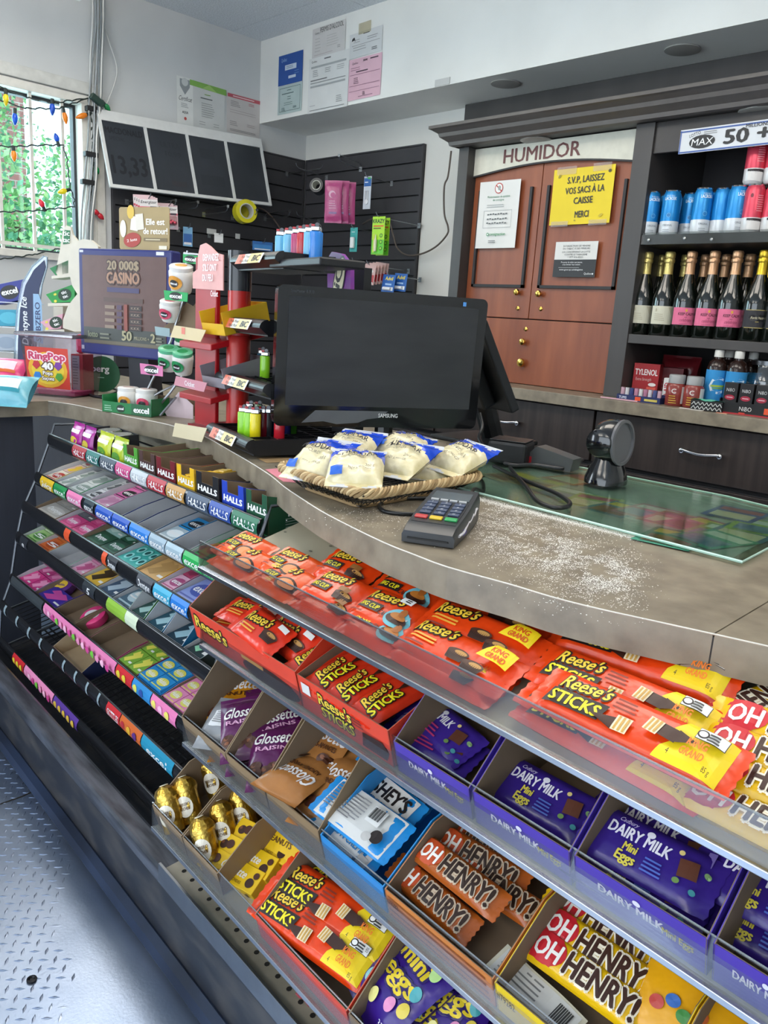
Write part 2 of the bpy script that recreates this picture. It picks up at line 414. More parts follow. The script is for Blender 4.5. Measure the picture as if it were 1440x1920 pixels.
# ---------------------------------------------------------------- string of coloured lamps in the window
st = thing('string_lights', 'dark green string of coloured bulbs hung in the barred window', 'string lights', loc=(XL + .03, 1.6, 2.1))
def sw(px): 
    p = at_x(px[0], px[1], XL + .035); return Vector((p.x - (XL + .03), p.y - 1.6, p.z - 2.1))
gw = paint('#1e2a26', .5)
wires = [[(-40, 150), (5, 165), (50, 183), (100, 193), (165, 184)], [(-40, 180), (10, 190), (45, 203), (110, 204), (165, 184)], [(-30, 274), (30, 275), (80, 272), (118, 272), (126, 300), (130, 345), (139, 375), (138, 388), (100, 392), (60, 396), (-20, 398)], [(165, 184), (172, 215), (173, 300), (171, 470)], [(130, 462), (60, 478), (0, 486), (-30, 488)]]
wb = B()
for k, w in enumerate(wires):
    P = [sw(p) for p in w]; Q = []
    for a, c in zip(P, P[1:]):
        n = max(2, int((c - a).length / .012))
        for i in range(n):
            t = i / n; q = a.lerp(c, t); q += Vector((math.sin(i * 2.1 + k) * .0035, math.cos(i * 1.7) * .0035, math.sin(i * 1.3) * .003)); Q.append(q)
    Q.append(P[-1]); wb.tube(Q, .0032, 6)
wb.out('wire', gw, st)
bulb_cols = dict(y='#f2d524', b='#1f55c8', o='#f28a22', g='#1f9a55', r='#e0303f')
for px, py, dx, dy, c in [(11, 172, 0, 30, 'y'), (28, 208, 0, 30, 'b'), (98, 190, 0, 30, 'b'), (119, 206, 6, 30, 'o'), (166, 214, -28, 8, 'o'), (25, 278, 2, 28, 'o'), (109, 270, -4, -14, 'b'), (128, 356, -22, 6, 'y'), (83, 392, -10, -20, 'r'), (193, 192, 12, 14, 'g'), (177, 308, 4, 10, 'g'), (172, 392, 16, 12, 'r'), (181, 398, 6, 6, 'r')]:
    a = sw((px, py)); e = sw((px + dx, py + dy)); d = (e - a).normalized(); M3 = frame((0, 0, 0), d.orthogonal(), n=d).to_3x3()
    ln = max((e - a).length, .05) * .72
    s_ = B().lathe([(.006, -.012), (.0085, -.01), (.0085, .012)], 10, c=a, M3=M3).out('socket', gw, st)
    B().lathe([(.006, .008), (.0115, .012 + ln*.12), (.0138, .012 + ln*.38), (.0105, .012 + ln*.7), (.003, .012 + ln)], 12, c=a, M3=M3).out('bulb', mk('bulb_plastic', bulb_cols[c], .18, trans=.25, var=.03), s_, smooth=60)
pl_ = at_x(182, 188, XL + .06)
B().obox(Vector(pl_) - Vector((XL + .03, 1.6, 2.1)), (.03, .07, .028), Matrix.Rotation(-.5, 3, 'X')).out('plug', paint('#233b33', .5), st, bevel=.004)
# ---------------------------------------------------------------- cables down the wall
cb = thing('cable_bundle', 'bundle of grey and white cables running down beside the window', 'cables', loc=(XL + .02, 1.95, 1.0))
rd = random.Random(5)
for k, col in enumerate(['#8f9496', '#d4d4d0', '#bfc2c2', '#a2a7aa', '#c9cac6', '#7d8386', '#dcdbd6', '#9a9fa1']):
    off = Vector((rd.uniform(.006, .028), (k - 3.5) * .0075, 0)); pts = []
    for (px, py) in ((181, -30), (183, 40), (178, 110), (175, 190), (172, 260), (168, 330), (160, 420), (157, 500)):
        p = at_x(px, py, XL + .02); w = Vector((rd.uniform(-.004, .004), rd.uniform(-.007, .007), 0)) + off * (1 if py > 230 else .8 + .4 * rd.random())
        pts.append(Vector((p.x, p.y, p.z)) - Vector((XL + .02, 1.95, 1.0)) + w)
    cr = pts; sm = []
    for i in range(len(cr) - 1):
        for t in (0, .25, .5, .75):
            p0, p1, p2, p3 = cr[max(i-1, 0)], cr[i], cr[i+1], cr[min(i+2, len(cr)-1)]
            sm.append(.5 * ((2*p1) + (p2-p0)*t + (2*p0-5*p1+4*p2-p3)*t*t + (3*p1-p0-3*p2+p3)*t*t*t))
    sm.append(cr[-1]); B().tube(sm, .0042, 7).out('cable', plas(col, .45), cb, smooth=60)
for (px, py) in ((172, 290), (166, 342), (175, 205)):
    p = at_x(px, py, XL + .035); p = Vector((p.x, p.y, p.z)) - Vector((XL + .02, 1.95, 1.0))
    B().box(p.x - .02, p.x + .012, p.y - .036, p.y + .03, p.z - .012, p.z + .012).out('tie', paint('#1e1e20'), cb, bevel=.003)
def spline(P, n=6):
    P = [Vector(p) for p in P]; o = []
    for i in range(len(P) - 1):
        for k in range(n):
            t = k / n; p0, p1, p2, p3 = P[max(i-1, 0)], P[i], P[i+1], P[min(i+2, len(P)-1)]
            o.append(.5 * ((2*p1) + (p2-p0)*t + (2*p0-5*p1+4*p2-p3)*t*t + (3*p1-p0-3*p2+p3)*t*t*t))
    return o + [P[-1]]
lp = [at_x(x, y, XL + .03) for x, y in ((189, -20), (195, 40), (205, 80), (218, 120), (217, 150), (200, 195), (180, 230), (172, 236))]
tag(B().tube(spline(lp), .004, 7).out('loose_cable', plas('#c6c7c4', .45), smooth=60), 'single white cable looping loose from the ceiling to the window corner', 'cable')
# ---------------------------------------------------------------- papers on the walls
def sheet(name, label, cat, org, xdir, up, w, h, col, draw, thick=.0012, group=None, curl=0):
    """sheet of paper, its lower left corner at org; draw(Print) in metres from that corner"""
    M = frame(org, xdir, y=up); t = thing(name, label, cat, M=M, group=group)
    B().grid(lambda i, j: (i*w, j*h, thick + curl * (1 - math.sin(PI * j)) * abs(i - .5)), 4, 4).out('sheet', paper(col), t)
    p = Print(lift=thick + .0006 + curl); draw(p); p.out(t); return t
def tape(p, x, y, w, h, rot=0): p.rect(x, y, w, h, clear('tape_film', '#f0ead8', .35, .12), rot)
YF = YS - .002
def on_soffit(px, py): return at_y(px, py, YF)
# left wall certificates
def d_cert(p):
    p.rect(.05, .125, .098, .24, '#d9dbd8'); p.poly([(.02, .2), (.05, .16), (.08, .2), (.08, .235), (.02, .235)], '#8e9496')
    p.ell(.05, .222, .02, .02, '#c3c7c6'); p.poly([(.08, .215), (.31, .205), (.31, .235), (.08, .242)], '#7fae52'); p.poly([(.16, .214), (.25, .208), (.2, .238)], '#9cc36c')
    p.text('Certificat', .05, .13, .022, '#3a3c3e', w=.08, shear=.25); p.text('AQUA', .05, .068, .012, '#55585a', w=.036, bold=.05)
    p.lines(.05, .115, .05, 3, .008, .003, '#9a9d9e'); p.ell(.05, .043, .008, .008, '#b54a44')
    p.lines(.195, .185, .05, 1, .01, .004, '#86b05a'); p.lines(.195, .165, .1, 1, .01, .005, '#6a6d6f'); p.lines(.195, .14, .09, 7, .011, .003, '#9a9c9c'); p.lines(.16, .045, .05, 2, .012, .003, '#9a9c9c'); p.lines(.25, .045, .05, 2, .012, .003, '#9a9c9c', seed=2)
xw = XL + .002
sheet('certificate', 'certificate with a green band and ribbon taped on left wall', 'certificate', (xw, 2.415, 2.155), (0, 1, .02), (0, 0, 1), .30, .24, '#c9cbc9', d_cert)
def d_red(p):
    p.rect(.115, .192, .22, .018, '#b95560'); p.lines(.115, .192, .15, 1, .01, .005, '#e2c9c9', rag=.05)
    p.lines(.06, .165, .07, 4, .008, .003, '#8d8a8a'); p.lines(.17, .17, .05, 2, .008, .003, '#b5737a'); p.lines(.115, .12, .19, 2, .012, .0022, '#a79c9c', rag=.1); p.lines(.05, .06, .06, 3, .009, .003, '#8d8a8a'); p.lines(.17, .06, .07, 2, .01, .003, '#a79c9c'); p.lines(.115, .02, .19, 2, .007, .003, '#8d8a8a', rag=.1)
sheet('notice', 'pale form with a red heading band beside the certificate', 'notice', (xw, 2.727, 2.185), (0, 1, .01), (0, 0, 1), .225, .205, '#c4bfbc', d_red)
# soffit papers
def d_blue(p):
    p.text('Québec', .05, .118, .018, '#8fb0da', w=.05); p.rect(.11, .085, .10, .026, '#c9d6e6'); p.lines(.11, .09, .08, 2, .008, .003, '#6f87a8'); p.rect(.125, .035, .065, .014, '#c9d6e6'); p.lines(.17, .06, .05, 2, .012, .003, '#5d86c2')
sheet('permit', 'dark blue permit sheet taped on soffit', 'permit', (-3.955, YF, 2.44), (1, 0, 0), (0, 0, 1), .214, .152, '#2a539b', d_blue)
def d_green(p):
    for x, y, w, h in ((.107, .014, .18, .002), (.107, .132, .18, .002), (.016, .073, .002, .118), (.198, .073, .002, .118)): p.rect(x, y, w, h, '#2b4a48')
    p.lines(.107, .118, .05, 1, .01, .003, '#5c7472'); p.lines(.107, .102, .14, 1, .01, .004, '#4f6765'); p.lines(.107, .085, .04, 2, .012, .003, '#5c7472'); p.lines(.107, .055, .1, 2, .01, .0025, '#6c8482'); p.lines(.055, .03, .04, 3, .006, .002, '#5c7472'); p.lines(.16, .03, .04, 2, .006, .003, '#41565a')
sheet('permit', 'pale green bordered licence below the blue permit', 'permit', (-3.953, YF, 2.292), (1, 0, 0), (0, 0, 1), .214, .146, '#b4c4c1', d_green)
def d_perm(p):
    p.text("PERMIS D'ALCOOL", .155, .115, .024, '#333436', w=.185, bold=.02); p.text('Québec', .04, .113, .009, '#666', w=.035); p.lines(.05, .09, .05, 5, .015, .003, '#b3b1ae'); p.lines(.17, .09, .1, 5, .012, .0025, '#b8b6b3'); p.lines(.12, .012, .2, 1, .01, .002, '#b5a5a5'); p.lines(.22, .03, .03, 2, .008, .003, '#9a9896')
sheet('permit', 'white liquor permit with bold heading high on soffit', 'permit', (-3.665, YF, 2.532), (1, 0, .01), (0, 0, 1), .262, .142, '#d0cdca', d_perm)
def d_form(p):
    p.text('Québec', .045, .245, .010, '#444', w=.045); p.lines(.16, .253, .07, 1, .01, .006, '#777'); p.rect(.16, .222, .28, .010, '#a9acab'); p.lines(.06, .205, .05, 4, .009, .003, '#8f9190'); p.lines(.16, .205, .05, 3, .009, .003, '#8f9190', seed=3); p.lines(.26, .205, .06, 3, .009, .003, '#a2a4a3', seed=4)
    p.lines(.11, .158, .18, 1, .01, .005, '#777'); p.rect(.16, .145, .28, .004, '#8f9290'); p.rect(.16, .128, .28, .009, '#a9acab'); p.lines(.05, .035, .06, 1, .01, .003, '#aaa'); p.lines(.26, .06, .05, 4, .009, .003, '#999'); p.rect(.16, .012, .28, .003, '#7d7f7e')
sheet('permit', 'large white registration form taped low on soffit', 'permit', (-3.685, YF, 2.266), (1, 0, 0), (0, 0, 1), .322, .268, '#dcdcd9', d_form, thick=.0022)
def d_pink(p):
    p.text('Québec', .045, .165, .010, '#4a3a42', w=.045); p.text('PERMIS', .12, .17, .009, '#3f3038', w=.03, bold=.05); p.lines(.185, .176, .06, 1, .01, .006, '#5f4a55', rag=.05)
    p.lines(.06, .148, .09, 2, .01, .003, '#9d7584'); p.lines(.1, .128, .09, 1, .01, .006, '#5f4a55', rag=.05); p.rect(.12, .116, .22, .0025, '#9a6f80'); p.lines(.06, .1, .04, 4, .008, .003, '#7b5a66'); p.rect(.12, .065, .22, .0025, '#9a6f80'); p.rect(.12, .04, .22, .002, '#9a6f80'); p.lines(.12, .03, .02, 3, .006, .003, '#4d3a42'); p.lines(.15, .012, .14, 1, .01, .003, '#9d7584')
sheet('permit', 'pink tobacco permit sheet taped at the soffit edge', 'permit', (-3.362, YF, 2.288), (1, 0, 0), (0, 0, 1), .238, .19, '#dfb4c1', d_pink)
def d_w2(p):
    p.poly([(.02, .09), (.035, .095), (.045, .075), (.03, .08), (.015, .078)], '#333'); p.lines(.13, .1, .06, 1, .01, .004, '#666'); p.lines(.06, .08, .06, 2, .01, .003, '#999'); p.lines(.17, .08, .08, 2, .01, .003, '#999', seed=3); p.rect(.12, .055, .2, .002, '#888'); p.lines(.09, .045, .12, 2, .012, .003, '#999'); p.lines(.19, .025, .05, 2, .008, .004, '#777')
    tape(p, .11, .125, .09, .05)
sheet('permit', 'small white permit slip taped above the pink sheet', 'permit', (-3.365, YF, 2.482), (1, 0, .02), (0, 0, 1), .236, .112, '#d3d4d3', d_w2)
tag(B().box(-2.76, -2.67, YS - .004, YS, ZS + .002, ZS + .03).out('wall_label', paper('#c2c2bf')), 'small strip of torn white label at the soffit edge', 'label')
# ---------------------------------------------------------------- four dark price panels tilted over the slat wall
TL, TRc, BL, BR = Vector((-4.085, 1.97, 2.09)), Vector((-4.085, 2.947, 2.134)), Vector((-4.0, 1.97, 1.777)), Vector((-4.0, 2.942, 1.822))
M = frame(BL, BR - BL, y=TL - BL); Wp, Hp = (BR - BL).length, (TL - BL).length
pp = thing('price_board', 'row of four dark tobacco price panels in one white frame', 'price board', M=M)
pf = B()
for x in range(5): pf.box(x * Wp / 4 - .008, x * Wp / 4 + .008, -.008, Hp + .045, 0, .012)
pf.box(-.008, Wp + .008, -.01, .006, 0, .0121); pf.box(-.008, Wp + .008, Hp - .006, Hp + .045, 0, .0121)
pf.out('panel_frame', plas('#d9dad8', .4), pp)
pm = mk('dark_panel', '#33373d', .32, var=.12, ns=6)
for k in range(4):
    q = B().box(.008, Wp / 4 - .008, .006, Hp - .006, .001, .006).out('price_card', pm, pp, M=TR(k * Wp / 4, 0, 0))
    pr = Print(lift=.0066); D = '#1f2126'; c = Wp / 8
    if k == 0: pr.text('MACDONALD', c, Hp - .062, .030, D, w=.20, bold=.05).text('SPECIAL', c - .045, Hp - .095, .018, '#2a2d33', w=.085, bold=.04).text('13,33', c, .065, .088, D, w=.185, bold=.05)
    if k == 1: pr.text('ULTRA', c + .01, Hp - .09, .028, '#2b2f35', w=.11, bold=.04).text('10,99', c + .02, Hp - .135, .026, '#2b2f35', w=.09, bold=.04).rect(c + .03, .05, .09, .028, '#363438')
    if k == 2: pr.rect(c - .01, Hp - .09, .09, .055, '#2d3137').rect(c, .09, .15, .055, '#2e3238')
    pr.out(q)
for (px, py) in ((350, 253), ):
    p = at_x(px, py, XL + .06)
# ================================================================== SLAT WALLS AND WHAT HANGS THERE
slat_m = mk('slat_laminate', '#3b3a3d', .5, var=.08, ns=6)
groove_m = paint('#141416', .8)
def slatwall(name, label, M, L, ztop, z0, pitch=.083):
    """local x along the wall, y out of the wall, z up"""
    t = thing(name, label, 'slat wall', M=M)
    B().box(0, L, 0, .006, z0, ztop).out('backing', groove_m, t)
    z = ztop; k = 0
    me = B().box(.012, L - .012, .004, .02, .004, pitch - .004).mesh('slat', slat_m)
    while z - pitch > z0:
        z -= pitch; obj('slat', me, t, TR(0, 0, z))
    e = B(); e.box(0, .012, 0, .022, z0, ztop); e.box(L - .012, L, 0, .022, z0, ztop); e.box(0, L, 0, .022, ztop - .002, ztop + .006)
    e.out('edge_trim', slat_m, t)
    return t
# left wall: x along +y, out = +x
slatwall('slat_wall', 'dark slat wall panel on window wall under the price boards', frame((XL, YB - .02, 0), (0, -1, 0), y=(1, 0, 0)), YB - .02 - 2.035, 2.12, .6)
slatwall('slat_wall', 'dark slat wall panel on the wall with pink packs', frame((-3.12, YB, 0), (-1, 0, 0), y=(0, -1, 0)), .98, 2.12, .6)
wire_m = metal('#9ea1a4', .3)
def hook(base, out, ln, label, double=False, group=None, scan=False):
    """slat hook: plate on the wall, wire arm with upturned tip"""
    out = Vector(out).normalized(); t = thing('display_hook', label, 'hook', M=frame(base, out.cross(Vector((0, 0, 1))), n=Vector((0, 0, 1))), group=group)
    # local y = out direction after frame (x = side, n = up)
    s = 1 if (t.matrix_world.to_3x3() @ Vector((0, 1, 0))).dot(out) > 0 else -1
    B().box(-.010, .010, 0, s*.003, -.014, .012).out('plate', wire_m, t)
    B().tube([(0, 0, .0), (0, s*.02, 0), (0, s*ln*.9, .004), (0, s*ln*.97, .012), (0, s*ln, .026)], .0024, 6).out('arm', wire_m, t, smooth=60)
    if double: B().tube([(0, 0, .016), (0, s*.02, .03), (0, s*ln, .034)], .002, 6).out('price_arm', wire_m, t, smooth=60); B().box(-.007, .007, s*ln - .001, s*ln + .001, .024, .038).out('scan_plate', metal('#c9cbcc', .25), t)
    return t
GL = 'wire hooks on the left slat wall'
def at_l(px, py, off=.2): p = at_x(px, py, XL + off); return p
for px, py in ((286, 392), (327, 395), (382, 402), (436, 408), (497, 410)):
    p = at_x(px, py, XL + .022); hook((XL + .02, p.y, p.z), (1, 0, 0), .24, 'empty grey wire hook sticking out of the left slat wall', double=True, group=GL)
# battery cards
pegged = set()
def blister(name, label, cat, M, w, h, col, draw, d=.022, group=None, body=None, peg_=None):
    if peg_ is None: peg_ = group is None or group not in pegged
    pegged.add(group)
    t = thing(name, label, cat, M=M, group=group)
    B().box(-w/2, w/2, 0, h, -.0008, .0008).out('card', card(col), t)
    pr = Print(lift=.001); draw(pr, w, h); pr.out(t)
    if body: body(t, w, h)
    if peg_:
        q = M @ Vector((0, h - .008, 0))
        if abs(q.x - XL) < .5 and q.y < 3.0: hook((XL + .02, q.y, q.z), (1, 0, 0), q.x - XL + .005, 'wire hook holding the ' + ('first' if 'near' in (group or '') else 'second' if group else label.split(' ')[0]) + ' ' + name.replace('_', ' ') + ' on the left slat wall')
        else: hook((q.x, YB - .02, q.z), (0, -1, 0), YB - .02 - q.y + .025, 'wire hook holding the ' + label.split(' ')[0] + ' ' + name.replace('_', ' ') + ' on the back slat wall')
    return t
def d_batt(p, w, h):
    p.rect(0, h*.80, w*.98, h*.26, '#d8d4d2'); p.text('Energizer', 0, h*.78, h*.11, '#1d1c1e', w=w*.86, bold=.03, shear=.15); p.rect(0, h*.62, w*.98, h*.07, '#c7455a'); p.rect(w*.25, h*.63, w*.35, h*.08, '#3c2a3a'); p.ell(0, h*.12, w*.3, h*.07, '#e5e2e0')
def batt_cells(t, w, h):
    for k in range(4): B().lathe([(.004, 0), (.0075, .001), (.0075, .046), (.003, .048)], 10, c=(-w*.33 + k*w*.22, .028, .009)).out('battery', metal('#b04a58', .35), t)
    B().box(-w*.44, w*.44, .02, h*.55, .001, .02).out('blister', clear('blister_clear', '#f4e9e9', .08, .08), t, bevel=.006)
for k in range(4):
    blister('battery_pack', 'card of batteries in pink blister hanging left of the gold card', 'batteries', frame(at_x(281 - k*4, 420 - k*2, XL + .25 - k*.025), (0.55, 1, .06), y=(0, 0, 1)), .088, .125, '#d9b9bd', d_batt, group='battery packs on the near hook', body=batt_cells)
for k in range(3):
    blister('battery_pack', 'card of batteries hanging on the hook beside the first packs', 'batteries', frame(at_x(318 - k*4, 430 - k*2, XL + .23 - k*.025), (0.55, 1, .05), y=(0, 0, 1)), .088, .118, '#d9b9bd', d_batt, group='battery packs on the second hook', body=batt_cells)
# tape rolls
def roll(name, label, c, axis, r, w, col, core, hub=None):
    M = frame(c, Vector(axis).orthogonal(), n=axis); t = thing(name, label, 'tape', M=M)
    B().lathe([(r*.66, -w/2), (r, -w/2), (r, w/2), (r*.66, w/2), (r*.66, -w/2)], 32).out('tape_body', col, t, smooth=40)
    B().lathe([(r*.58, -w/2 - .001), (r*.665, -w/2 - .001), (r*.665, w/2 + .001), (r*.58, w/2 + .001), (r*.58, -w/2 - .001)], 32).out('core', core, t, smooth=40)
    return t
roll('tape_roll', 'yellow roll of wide packing tape hanging on left slat wall', at_x(459, 397, XL + .2), (1, -.25, .05), .062, .06, plas('#c9c026', .2), paper('#b9b7ae'))
roll('tape_roll', 'black roll of electrical tape hanging in the slat wall corner', at_y(596, 350, 3.0), (.5, -.8, .12), .038, .06, plas('#2c2f33', .35), paper('#c7c8bd'))
p = at_x(538, 326, XL + .022); hook((XL + .02, p.y, p.z), (1, -.0, 0), .34, 'long wire hook holding the black tape roll')
# small white price tags on the grooves
for px, py, w in ((397, 434, .06), (446, 443, .03), (352, 433, .03), (598, 480, .05)):
    p = at_x(px, py, XL + .024); tag(B().box(XL + .02, XL + .024, p.y - w/2, p.y + w/2, p.z - .014, p.z + .014).out('price_tag', paper('#d5d6d3')), 'small white price tag clipped on the left slat wall', 'price tag', 'price tags on the left slat wall')
# blue boxes and packs low on the left slat wall
for k, (px, py, w, h, lab) in enumerate(((352, 462, .05, .1, 'round blue pack hanging behind the gold card'), (492, 470, .12, .05, 'blue strip of capsules hanging below the tape roll'), (410, 455, .05, .05, 'small white card hanging low on left slat wall'))):
    q = at_x(px, py, XL + .12)
    def d_(p, w, h, k=k): p.rect(0, h*.4, w*.9, h*.5, ['#2a63a8', '#3b86c6', '#e2e2e0'][k]); p.rect(0, h*.15, w*.8, h*.12, '#e6e6e6')
    blister('hanging_pack', lab, 'pack', frame(q, (.4, 1, 0), y=(0, 0, 1)), w, h, ['#7fb4d8', '#2f6db0', '#d9d9d6'][k], d_)
# --- back slat wall
def bk(px, py, y=3.1): return at_y(px, py, y)
HB = 'wire hooks on the back slat wall'
for px, py, ln in ((676, 317, .22), (655, 375, .22), (597, 415, .22), (612, 333, .30)):
    p = at_y(px, py, YB - .022); hook((p.x, YB - .02, p.z), (.25, -1, 0), ln, 'wire display hook on the back slat wall', double=(px == 676), group=HB)
def d_pinkp(p, w, h):
    p.ell(-w*.05, h*.72, w*.22, w*.22, '#d7a9c0'); p.ell(0, h*.7, w*.16, w*.16, '#b54f83'); p.lines(0, h*.55, w*.5, 4, h*.06, .003, '#dcb0c6'); p.rect(0, h*.25, w*.5, h*.05, '#8a6d9c')
def pouch_mesh(w, h, d, crimp=.012, seed=0, n=14, wr=.0018):
    """filled bag standing in the local x-y plane, crimped along its two short ends, thickness along z"""
    bb = B(); rd = Vector((seed * 3.1, seed * 1.7, 0))
    def zf(x, y):
        a = max(0, 1 - abs(2*x/w) ** 2.6); c = max(0, 1 - abs((2*y - h) / (h - 2*crimp)) ** 3.2)
        return d/2 * (a ** .5) * (c ** .6) + wr * noise.noise(Vector((x*60, y*60, 0)) + rd) * (a*c) ** .3
    for sgn in (1, -1):
        def fn(i, j, sgn=sgn):
            x = (i - .5) * w * (1 - .05 * math.sin(PI * j)); y = j * h; z = zf(x, y) * sgn
            if sgn < 0: i2 = i
            return (x, y, z + .0004 * sgn)
        if sgn > 0: bb.grid(fn, n, n + 4)
        else: bb.grid(lambda i, j: fn(1 - i, j), n, n + 4)
    return bb, zf
pb, zf = pouch_mesh(.095, .215, .028, seed=1)
pme = pb.mesh('pouch', film('#b04a7c'), 60)
for k, (px, py) in enumerate(((624, 418), (637, 418), (649, 420))):
    t = thing('wipes_pack', 'pink pack of tissues hanging on the back slat wall', 'pack', M=frame(bk(px, py, 2.98 + k*.04), (.75, .6 + .1*k, .02), y=(.02, 0, 1)), group='pink packs on one hook')
    obj('pouch', pme, t); pr = Print(zf=zf, lift=.001); d_pinkp(pr, .085, .2); pr.out(t)
def d_ear(p, w, h):
    p.rect(0, h*.82, w*.95, h*.25, '#2f62a6'); p.rect(w*.2, h*.94, w*.4, h*.06, '#4fae53'); p.lines(-.004, h*.82, w*.6, 1, .01, h*.03, '#dfe6ee')
def ear_body(t, w, h):
    B().lathe([(.002, 0), (.013, 0), (.013, .006), (.002, .008)], 14, c=(0, h*.22, .001)).out('earbud', plas('#d9d9dc', .2), t)
    B().tube([(-.008, h*.3, .004), (-.009, h*.55, .006), (.008, h*.55, .006), (.008, h*.3, .004)], .003, 6).out('cord', plas('#cfcfd2', .2), t)
blister('earphone_pack', 'narrow blister pack of white earphones on the back slat wall', 'pack', frame(bk(687, 392, 3.1), (1, .1, 0), y=(0, 0, 1)), .052, .165, '#c3c8d0', d_ear, body=ear_body)
def d_teal(p, w, h): p.rect(0, h*.38, w*.75, h*.6, '#3f9c9a'); p.lines(0, h*.82, w*.6, 1, .01, h*.03, '#d9efee')
blister('eraser_pack', 'teal blister pack with a white bottle on the back slat wall', 'pack', frame(bk(662, 472, 3.06), (1, .05, 0), y=(0, 0, 1)), .055, .125, '#49a6a2', d_teal, body=lambda t, w, h: B().box(-w*.24, w*.24, h*.14, h*.6, .001, .018).out('bottle', plas('#e3e7e6', .3), t, bevel=.005))
def d_krazy(p, w, h):
    p.rect(0, h*.2, w*.98, h*.38, '#5fbf2c'); p.text('KRAZY', 0, h*.83, h*.1, '#15300f', w=w*.92, bold=.06); p.rect(0, h*.75, w*.8, h*.035, '#d3571f'); p.lines(0, h*.69, w*.8, 1, .01, h*.03, '#5a4a12')
    for k in range(3): p.ell(w*.25, h*(.5 - .17*k), w*.12, w*.12, '#1d3d15'); p.ell(w*.25, h*(.5 - .17*k), w*.08, w*.08, '#8fd12c')
    p.rect(-w*.32, h*.3, w*.12, h*.5, '#c3d93a')
def krazy_tube(t, w, h): B().tube([(-w*.12, h*.08, .008), (-w*.12, h*.35, .008), (-w*.12, h*.42, .008), (-w*.12, h*.52, .008)], [.008, .009, .004, .002], 8).out('tube', plas('#d9d7b8', .3), t)
for k in range(2):
    blister('glue_pack', 'bright green and yellow card of strong glue on the back slat wall', 'glue', frame(bk(707 + 9*k, 477 + 2*k, 2.98 + .05*k), (1, .12, 0), y=(0, 0, 1)), .082, .185, '#a7d92a', d_krazy, group='glue packs on one hook', body=krazy_tube)
def d_red2(p, w, h): p.rect(0, h*.3, w*.9, h*.4, '#b23a3f'); p.ell(0, h*.68, w*.35, h*.12, '#dcdad6'); p.rect(0, h*.1, w*.8, h*.08, '#d9d6d2')
for k in range(5):
    blister('pill_pack', 'red and white blister card hanging low on the back slat wall', 'pack', frame(bk(688 + 6*k, 533 - 1*k, 2.98 + .022*k), (1, .2, -.1), y=(-.1, 0, 1)), .085, .1, '#c9a49f', d_red2, group='red and white cards on one hook')
def d_adv(p, w, h): p.text('Advil', 0, h*.68, h*.2, '#e8d534', w=w*.6, bold=.04, shear=.15); p.rect(0, h*.45, w*.5, h*.1, '#9cc0e6'); p.rect(0, h*.2, w*.8, h*.2, '#dfe4ea')
for k in range(2):
    blister('pill_pack', 'blue tablet blister card leaning on the back slat wall', 'pack', frame(bk(726 + 22*k, 548 - 2*k, 3.04 + .04*k), (1, .1, -.05), y=(.18, .1, 1)), .085, .09, '#1f5aa8', d_adv, group='blue tablet cards', body=lambda t, w, h: B().tube([(-.028, .018, .006), (.022, .018, .006)], .008, 8).out('capsule_tube', plas('#e6e9ec', .2), t))
blister('hanging_pack', 'grey clear bag hanging left of the red cards', 'pack', frame(bk(664, 530, 3.05), (1, .1, 0), y=(0, 0, 1)), .06, .11, '#9fb4bd', lambda p, w, h: p.rect(0, h*.5, w*.8, h*.4, '#b4c6cd'))
# brown cord across the wall
cp = [at_y(x, y, 3.24) for x, y in ((846, 283), (840, 330), (833, 350), (833, 400), (840, 425), (838, 440), (818, 462), (790, 476), (762, 478), (745, 465), (737, 440), (727, 412), (700, 410), (680, 420))] + [at_x(x, y, XL + .06) for x, y in ((560, 470), (535, 448), (520, 420), (500, 397), (480, 388))]
tag(B().tube(spline(cp[:14]), .0048, 7).out('power_cord', plas('#5d534b', .5), smooth=60), 'brown cord hanging from the cabinet cornice across the white wall', 'cord')
tag(B().tube(spline(cp[14:]), .0045, 7).out('power_cord', plas('#6b5a50', .5), smooth=60), 'brown cord behind the yellow tape roll', 'cord')
# ================================================================== CABINETS BEHIND THE COUNTER
dk = mk('dark_laminate', '#423f3e', .45, var=.10, ns=9, stretch=(1, 1, .12))
dkin = mk('dark_interior', '#2a282a', .6, var=.08, ns=8)
cherry = mk('cherry_veneer', '#7c4028', .38, ns=7, h2='#9a5636', stretch=(2.2, 2.2, .32), ramp=(.3, .72), det=6, bump=.05)
wenge = mk('wenge_front', '#2b2422', .42, ns=16, h2='#3a312e', stretch=(3, 3, .12), det=5)
stone = mk('stone_laminate', '#756b5c', .38, ns=24, h2='#948976', det=8, ramp=(.3, .7), bump=.05, bs=240)
brass = metal('#d8b25a', .18)
XC0, XC1, XC2, XC3 = -2.487, -2.432, -1.64, -1.566      # left post, right post
YP, YD = 2.84, 2.90
ZB = .98                                                   # back counter top
cab = thing('humidor_cabinet', 'dark wall cabinet with cherry doors below an arched cream sign', 'cabinet', loc=(-2.06, YD, ZB))
L = lambda x, y, z: (x + 2.06, y - YD, z - ZB)
def cbx(name, m, x0, x1, y0, y1, z0, z1, parent=cab, bevel=.002):
    a, c = L(x0, y0, z0), L(x1, y1, z1); return B().box(a[0], c[0], a[1], c[1], a[2], c[2]).out(name, m, parent, bevel=bevel)
cbx('post', dk, XC0, XC1, YP, YB, ZB, 1.966)
cbx('post', dk, XC2, XC3, YP, YB, ZB, 1.966)
cbx('carcass', dkin, XC1, XC2, YD + .02, YB - .01, ZB, 1.962, bevel=0)
cor = thing('cornice', 'dark moulded cornice running above the cabinet and the drink shelves', 'cornice', loc=(-2.06, YD, ZB))
cbx('top_panel', dk, XC0, -.2, YP - .03, YB, 1.9665, 1.985, cor)
cbx('filler_panel', dk, -2.83, -.2, YB - .05, YB - .001, 1.985, ZS - .001, cor)
